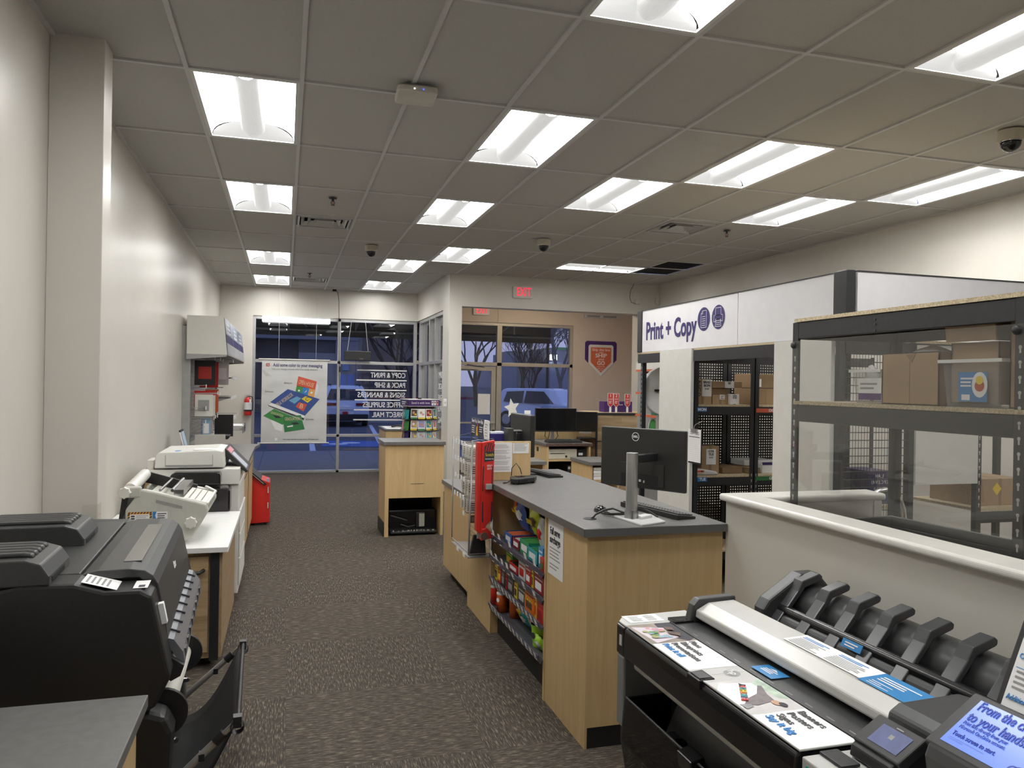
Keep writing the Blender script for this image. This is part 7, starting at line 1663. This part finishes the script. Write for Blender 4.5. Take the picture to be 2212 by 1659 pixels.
# the lid halves with the two printed pictures
b_ = MB(); b_.box((1.127,1.94,.8815),(1.288,2.406,.8855), HG); b_.build('window_lid', HP, bev=.001); b_ = MB(); b_.box((1.127,1.485,.8815),(1.288,1.94,.8855), HG); b_.build('window_lid', HP, bev=.001)
def pic(y0, y1, pz, ptxt, photo):
    T = frame3((1.2075,(y0+y1)/2,.8857), (0,-1,0), (1,0,0)); L_ = y1-y0; b_ = MB()   # x towards the viewer, y away from the aisle
    patch(b_, T, -L_/2,-.079,L_/2,.079, PAPER, .0004)
    if photo == 0:
        patch(b_, T, -L_/2,-.079,-L_/2+.19,.079, mat('photo_brown',(.30,.24,.20),.4,noise=.3,scale=14), .0008); poly2(b_, T, [(-L_/2+.17,.079),(-L_/2,.079),(-L_/2,.02),(-L_/2+.13,.0),(-L_/2+.19,.05)], INK, .001); poly2(b_, T, [(-L_/2+.02,-.075),(-L_/2+.05,.03),(-L_/2+.15,.035),(-L_/2+.185,-.06)], mat('photo_plan',(.62,.55,.60),.4), .0014)
        rr = random.Random(2)
        for q in range(26): disc(b_, T, -L_/2+.045+.10*rr.random(), -.06+.07*rr.random(), .006+.008*rr.random(), (GREEN, mat('photo_blue',(.25,.38,.48),.5), mat('photo_olive',(.30,.32,.12),.5), PINK)[q % 4], .0018+.0001*q, 8)
        poly2(b_, T, [(-L_/2+.09,.02),(-L_/2+.12,.015),(-L_/2+.15,.04),(-L_/2+.12,.055)], BROWN, .005); poly2(b_, T, [(-L_/2+.05,.03),(-L_/2+.08,.025),(-L_/2+.09,.05),(-L_/2+.06,.055)], BROWN, .005)
    else:
        patch(b_, T, -L_/2,-.079,-L_/2+.21,.079, mat('photo_room',(.58,.56,.55),.4,noise=.12,scale=10), .0008); poly2(b_, T, [(-L_/2+.03,.04),(-L_/2+.0,.079),(-L_/2+.15,.079),(-L_/2+.14,.05)], mat('photo_leaf',(.42,.52,.42),.4,noise=.3,scale=30), .001)
        poly2(b_, T, [(-L_/2+.01,-.05),(-L_/2+.03,.04),(-L_/2+.09,.04),(-L_/2+.15,-.02),(-L_/2+.17,-.078),(-L_/2+.05,-.079)], PAPER, .0014)
        poly2(b_, T, [(-L_/2+.05,.045),(-L_/2+.055,.055),(-L_/2+.11,.035),(-L_/2+.15,.03),(-L_/2+.165,-.03),(-L_/2+.15,-.06),(-L_/2+.12,-.03),(-L_/2+.10,.01)], mat('photo_shirt',(.16,.13,.14),.4,noise=.2,scale=60), .002); disc(b_, T, -L_/2+.165,.025,.016, SKIN, .0026, ry=.012); disc(b_, T, -L_/2+.18,.035,.014, INK, .003, ry=.010)
        poly2(b_, T, [(-L_/2+.15,-.075),(-L_/2+.18,-.07),(-L_/2+.17,-.045),(-L_/2+.155,-.045)], INKG, .0026)
    b_.build('printed_poster', HP, fix=False)
    xo = -L_/2 + (.20 if photo == 0 else .225)
    for k, (s_, m) in enumerate(ptxt): text(s_, .030, T @ Matrix.Translation((xo,.050-k*.031,.0012)), m, HP, align='LEFT', bold=.012 if k == len(ptxt)-1 else 0)
    if photo == 1:
        for k, (ch, m) in enumerate(zip('BIRTHDAY', (RED,PURP,TEAL,ORNG,YELL,TEAL,RED,INK))): text(ch, .024, T @ Matrix.Translation((-L_/2+.045+.0135*(7-k)*.0+.0128*k,-.03+.0065*(7-k)*.3,.003)) @ Matrix.Rotation(PI-.3,4,'Z') if False else T @ Matrix.Translation((-L_/2+.13-.0125*k,-.045+.007*k,.003)) @ Matrix.Rotation(PI-.45,4,'Z'), m, HP, bold=.03)
PB = mat('print_link_blue', (.05,.25,.60), .5); PG = mat('print_text_grey', (.10,.10,.11), .5)
pic(1.985,2.404,.8857,(('Plans',PG),('Blueprints',PG),('Presentations',PG),('Print it all',PB)),0)
pic(1.487,1.885,.8857,(('Banners',PG),('Posters',PG),('Signs',PG),('Say it big',PB)),1)
t2 = frame3((1.225,1.935,.8857),(0,-1,0),(1,0,0)); b_ = MB(); disc(b_, t2, 0,.012,.024, GREYP, .0006, 28); b_.build('logo_disc', HP); text('hp', .034, t2 @ Matrix.Translation((.001,.013,.0004)), PAPER, HP, bold=.01)
MB().prism([(1.115,.86),(1.115,.886),(1.165,.889),(1.165,.87)], 'y', 1.905, 1.975, HBK).build('lid_handle', HP, bev=.003); MB().box((1.122,1.915,.8865),(1.158,1.965,.8895), CHAR).build('handle_recess', HP)
# feed bed and scanner bar
MB().box((1.292,1.20,.8795),(1.46,2.412,.886), HD).build('scan_bed', HP)
for q in range(11): MB().quad([(1.305,2.36-q*.082,.8866),(1.309,2.36-q*.082,.8866),(1.309,2.33-q*.082,.8866),(1.305,2.33-q*.082,.8866)], INKG).build('ruler_mark', HP)
b_ = MB(); b_.box((1.315,1.86,.8895),(1.375,1.96,.8902), mat('sticker_blue',(.03,.22,.50),.4)); b_.build('blue_sticker', HP); b_ = MB(); T = frame3((1.345,1.91,.8903),(0,-1,0),(1,0,0)); lines(b_,T,-.03,.008,.06,3,.008,.004,PAPER,lift=.0006); poly2(b_,T,[(-.02,.012),(.02,.012),(0,.022)],PAPER,.0008); b_.build('sticker_print', HP)
lidp = [(1.375,.905),(1.378,.93),(1.425,.953),(1.525,.957),(1.54,.94),(1.54,.895),(1.40,.893)]
b_ = MB(); b_.prism(lidp, 'y', 1.475, 2.385, mat('scanner_lid',(.52,.515,.49),.32,.15,noise=.03)); b_.build('scanner_bar', HP, bev=.005)
MB().prism([(1.355,.885),(1.37,.945),(1.39,.965),(1.535,.970),(1.545,.885)], 'y', 2.385, 2.425, HD).build('scanner_end_cap', HP, bev=.006); MB().prism([(1.345,.885),(1.36,.955),(1.39,.972),(1.56,.976),(1.70,.93),(1.70,.885)], 'y', 1.30, 1.478, HD).build('scanner_end_cap', HP, bev=.008)
MB().cyl((1.368,2.395,.945),(1.368,2.398,.945),.0,LGREY,6) if False else None
MB().box((1.30,2.385,.884),(1.37,2.44,.893), HBK).box((1.31,2.395,.893),(1.34,2.415,.8935), DARK).build('hinge_block', HP)
TL = Matrix.Translation((1.475,1.80,.9562)) @ Matrix.Rotation(-.04,4,'Y')
b_ = MB(); T = TL @ frame3((0,0,0),(0,-1,0),(1,0,0)); patch(b_, T, -.18,-.038,.14,.047, PAPER, .0012)
for q in range(2): lines(b_, T, -.165+q*.155,.032,.11,2,.008,.004, PB, .2, lift=.002); lines(b_, T, -.165+q*.155,.012,.13,6,.008,.003, INKG, .5, lift=.002, seed=q+3)
b_.build('instruction_sheet', HP); b_ = MB(); patch(b_, T, .14,-.045,.32,.047, mat('sticker_blue',(.03,.22,.50),.4), .0014); lines(b_, T, .16,.025,.13,3,.011,.005, PAPER, .4, lift=.0022); lines(b_, T, .16,-.015,.08,3,.009,.003, PAPER, .5, lift=.0022, seed=8); b_.build('blue_label', HP)
# rear roll unit with arms
b_ = MB(); rear = [(1.72,.58),(1.735,.87),(1.76,.905),(1.90,.995),(1.98,.995),(2.03,.94),(2.03,.55)]
b_.prism(rear, 'y', 2.51, 2.575, HD); b_.build('rear_end_cap', HP, bev=.01)
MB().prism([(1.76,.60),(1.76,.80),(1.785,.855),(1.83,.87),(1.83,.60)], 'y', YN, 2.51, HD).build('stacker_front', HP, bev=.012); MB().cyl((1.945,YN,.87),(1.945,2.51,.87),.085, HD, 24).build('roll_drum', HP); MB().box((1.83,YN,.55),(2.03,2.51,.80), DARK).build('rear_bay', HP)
MB().cyl((1.815,YN,.868),(1.815,2.51,.868),.022, HBK, 14).build('front_bar', HP)
for q in range(10):
    y = 2.467-q*.15; b_ = MB()
    out = [(1.69,.745),(1.72,.78),(1.853,.943),(1.873,.980),(1.95,1.004),(1.962,.994)]; inn = [(1.70,.735),(1.73,.768),(1.868,.93),(1.886,.955),(1.95,.975),(1.96,.98)]
    b_.prism(out + inn[::-1], 'y', y, y+.052, mat('stacker_arm',(.055,.057,.060),.25,noise=.06)); b_.build('stacker_arm', HP, bev=.004)
for q in range(9): MB().box((1.74,2.40-q*.15,.55),(1.76,2.44-q*.15,.80), HD).build('stay', HP)
b_ = MB(); T = frame3((1.788,2.09,.865),(0,-1,0),(.5,0,1)); b_.cbox((0.0,.0,.012),(.09,.028,.002), mat('sticker_blue',(.03,.22,.50),.4), T=T); lines(b_, T, -.03,.006,.06,2,.009,.004, PAPER, lift=.0145); b_.build('rear_sticker', HP)
# glossy see-through front bin with rollers behind
BIN = glass_mat('smoked_bin', (.16,.155,.15), 1.0, .02, .15, (.02,.02,.02))
b_ = MB(); b_.prism([(1.128,.64),(1.115,.50),(1.14,.36),(1.20,.28),(1.206,.284),(1.146,.362),(1.121,.50),(1.134,.64)], 'y', YN, 2.405, BIN); b_.build('front_bin', HP)
MB().tube([(1.131,YN,.642),(1.131,2.405,.642)],.004,CHAR,6).build('bin_lip', HP); MB().prism([(1.128,.64),(1.115,.50),(1.14,.36),(1.20,.28),(1.45,.28),(1.45,.64)], 'y', 2.405, 2.415, HBK).build('bin_end', HP)
MB().prism([(1.112,.60),(1.105,.648),(1.15,.66),(1.155,.62)], 'y', 1.93, 2.01, HBK).build('bin_handle', HP, bev=.004)
MB().prism([(1.30,.72),(1.22,.55),(1.22,.40),(1.45,.30),(1.45,.72)], 'y', YN, 2.30, HD).build('paper_guide', HP)
for y in (2.20,2.10,1.80,1.70): MB().cyl((1.19,y,.575),(1.19,y-.05,.575),.035, HBK, 16).build('guide_roller', HP)
for y in (2.36,1.05):
    MB().box((1.42,y-.05,.06),(1.52,y+.05,.55), HBK).build('stand_leg', HP); MB().box((1.16,y-.04,.03),(1.80,y+.04,.07), HBK).build('stand_foot', HP)
    for x in (1.2,1.76): MB().cyl((x,y-.02,.03),(x,y+.02,.03),.03,RUBBER,12).build('caster', HP)
# right end : grey cover and small control screen
b_ = MB(); b_.prism([(1.127,YN),(1.127,1.478),(1.33,1.478),(1.40,1.30),(1.40,YN)], 'z', .80, .876, HG); b_.build('right_cover', HP, bev=.004)
b_ = MB(); 
for q, m in enumerate((TEAL,PINK,YELL,INK)): b_.box((1.1255,1.462-q*.012,.845),(1.127,1.454-q*.012,.862), m)
b_.build('ink_marks', HP)
CPX = V((1.2785,1.386,.940)); TP = frame3(CPX, (0,-1,0), (.07,0,.042))
b_ = MB(); b_.cbox((0,0,-.012),(.136,.088,.024), BLACK, T=TP); b_.build('control_panel', HP, bev=.004)
b_ = MB(); patch(b_, TP, -.036,-.028,.048,.026, mat('panel_screen', (.13,.15,.30), .25, noise=.12, scale=30, emit=.9), .001); b_.build('touch_screen', HP)
b_ = MB(); patch(b_, TP, -.004,.030,.016,.033, INKG, .001); patch(b_, TP, .0,-.002,.012,.010, INKG, .0016); b_.build('panel_marks', HP)
MB().prism([(1.23,.88),(1.235,.905),(1.30,.945),(1.33,.945),(1.33,.88)], 'y', 1.33, 1.45, BLACK).build('panel_mount', HP, bev=.004)
MB().prism([(1.17,.8765),(1.17,.884),(1.22,.884),(1.22,.8765)], 'y', 1.40, 1.475, BLACK).build('button_tab', HP, bev=.003)
# self-service console
t = thing('touch_console', 'lit touch screen console reading From the cloud to your hands, standing on the plotter end', 'screen', (1.32,1.05,.877))
TK = frame3((1.309,1.255,1.0415), (0,-1,0), (.13,0,.083)); L_ = .33; Wd = .1545
b_ = MB(); b_.cbox((L_/2,0,-.012),(L_,Wd,.024), BLACK, T=TK); b_.build('bezel', t, bev=.005)
SCR = mat('console_screen', (.20,.33,.98), .2, noise=.02, emit=1.0)
b_ = MB(); patch(b_, TK, .026,-Wd/2+.018,L_-.02,Wd/2-.014, SCR, .001); b_.build('screen', t)
SB = mat('console_text', (.01,.045,.42), .4, noise=.01); SG2 = mat('console_text_pale', (.10,.17,.62), .4, noise=.01)
text('From the cloud\nto your hands.', .033, TK @ Matrix.Translation((.034,.033,.001)), SB, t, align='LEFT', width=.135, bold=.015)
text('Print files directly from your\nMicrosoft OneDrive account.', .0125, TK @ Matrix.Translation((.036,-.006,.001)), SG2, t, align='LEFT', width=.100)
text('Touch screen to start.', .015, TK @ Matrix.Translation((.036,-.032,.001)), SB, t, align='LEFT', width=.095, bold=.01)
b_ = MB(); patch(b_, TK, .036,-.044,.115,-.0425, SG2, .002); patch(b_, TK, .036,-.048,.07,-.0465, SG2, .002)
for a, r_ in ((.175,.010),(.186,.013),(.198,.009)): disc(b_, TK, a, -.045, r_, SB, .002); disc(b_, TK, a, -.045, r_*.55, SCR, .0026)
b_.build('cloud_mark', t)
MB().prism([(1.25,.877),(1.235,.975),(1.245,1.0),(1.40,1.06),(1.43,1.06),(1.43,.877)], 'y', .93, 1.245, mat('console_base',(.05,.05,.052),.4)).build('base', t, bev=.006)
b_ = MB()
for q, y in enumerate((1.215,1.195,1.175)): b_.box((1.236,y-.006,.945+.004*q),(1.2435,y+.004,.953+.004*q), CHROME if q == 1 else LGREY)
b_.build('port_row', t)
MB().box((1.20,1.10,.8768),(1.235,1.24,.8785), mat('sticker_sky',(.20,.42,.62),.4)).build('blue_card', t)
t = thing('info_board', 'tilted black-framed information board with white pages behind the touch console', 'sign', (1.5,1.0,.89))
TB2 = frame3((1.345,1.25,.885), (0,-1,0), (.07,0,.16)); 
b_ = MB(); b_.cbox((.30,.31,-.006),(.60,.62,.012), BLACK, T=TB2); b_.build('frame', t, bev=.003)
b_ = MB(); patch(b_, TB2, .014,.02,.585,.60, PAPER, .001); patch(b_, TB2, .014,.335,.585,.60, BLUE, .0016); patch(b_, TB2, .07,.06,.25,.115, TEAL, .0016); b_.build('page', t)
b_ = MB()
for q, yy in enumerate((.285,.20,.135)): patch(b_, TB2, .02,yy-.012,.12,yy-.0105, PB, .002); 
for yy, n in ((.268,4),(.185,4),(.115,2)): lines(b_, TB2, .024,yy,.05,n,.011,.004, INKG, .3, lift=.002); patch(b_, TB2, .085,yy-.04,.115,yy-.005, INKG, .002)
b_.build('small_print', t)
for s_, yy in (('Color copies',.298),('Additional services',.212),('Scan',.147)): text(s_, .016, TB2 @ Matrix.Translation((.02,yy,.001)), PB, t, align='LEFT', sx=.8)
text('Touch\nbefore', .022, TB2 @ Matrix.Translation((.08,.088,.002)), PAPER, t, align='LEFT')
MB().box((1.55,.80,.877),(1.62,1.15,.90), BLACK).prism([(1.60,.89),(1.62,.89),(1.50,1.2),(1.48,1.2)], 'y', .95, 1.0, BLACK).build('easel_foot', t)
# ------------------------------------------------------------------ camera, world, view
cam = bpy.data.cameras.new('camera'); co = bpy.data.objects.new('camera', cam); COL.objects.link(co)
rt = V((0.95935339, -0.28172034, 0.01657480)); up = V((-0.01607141, 0.00409756, 0.99986245)); fw = V((0.28174951, 0.95948781, 0.00059663))
Rm = Matrix((rt, up, -fw)).transposed().to_4x4(); Rm.translation = V((0, 0, 1.70)); co.matrix_basis = Rm
cam.sensor_width = 36; cam.lens = 1667.6/2212*36; cam.clip_start = .05; cam.clip_end = 400
SC.camera = co
w = bpy.data.worlds.new('dusk'); SC.world = w; w.use_nodes = True
nt = w.node_tree; bg = nt.nodes['Background']
tc = nt.nodes.new('ShaderNodeTexCoord'); sp = nt.nodes.new('ShaderNodeSeparateXYZ'); rp = nt.nodes.new('ShaderNodeValToRGB')
nt.links.new(tc.outputs['Generated'], sp.inputs[0]); nt.links.new(sp.outputs['Z'], rp.inputs['Fac'])
e = rp.color_ramp.elements
e[0].position = 0; e[0].color = (.40,.40,.62,1); e[1].position = .5; e[1].color = (.25,.33,.72,1)
nt.links.new(rp.outputs['Color'], bg.inputs['Color']); bg.inputs['Strength'].default_value = 1.0
vs = SC.view_settings
vs.view_transform = 'Standard'; vs.look = 'None'; vs.exposure = 0.0; vs.gamma = 1.0; vs.use_curve_mapping = False
SC.display_settings.display_device = 'sRGB'
SC.cycles.max_bounces = 10; SC.cycles.diffuse_bounces = 5; SC.cycles.transparent_max_bounces = 16
SC.cycles.use_denoising = True
SC.cycles.sample_clamp_indirect = 4.0
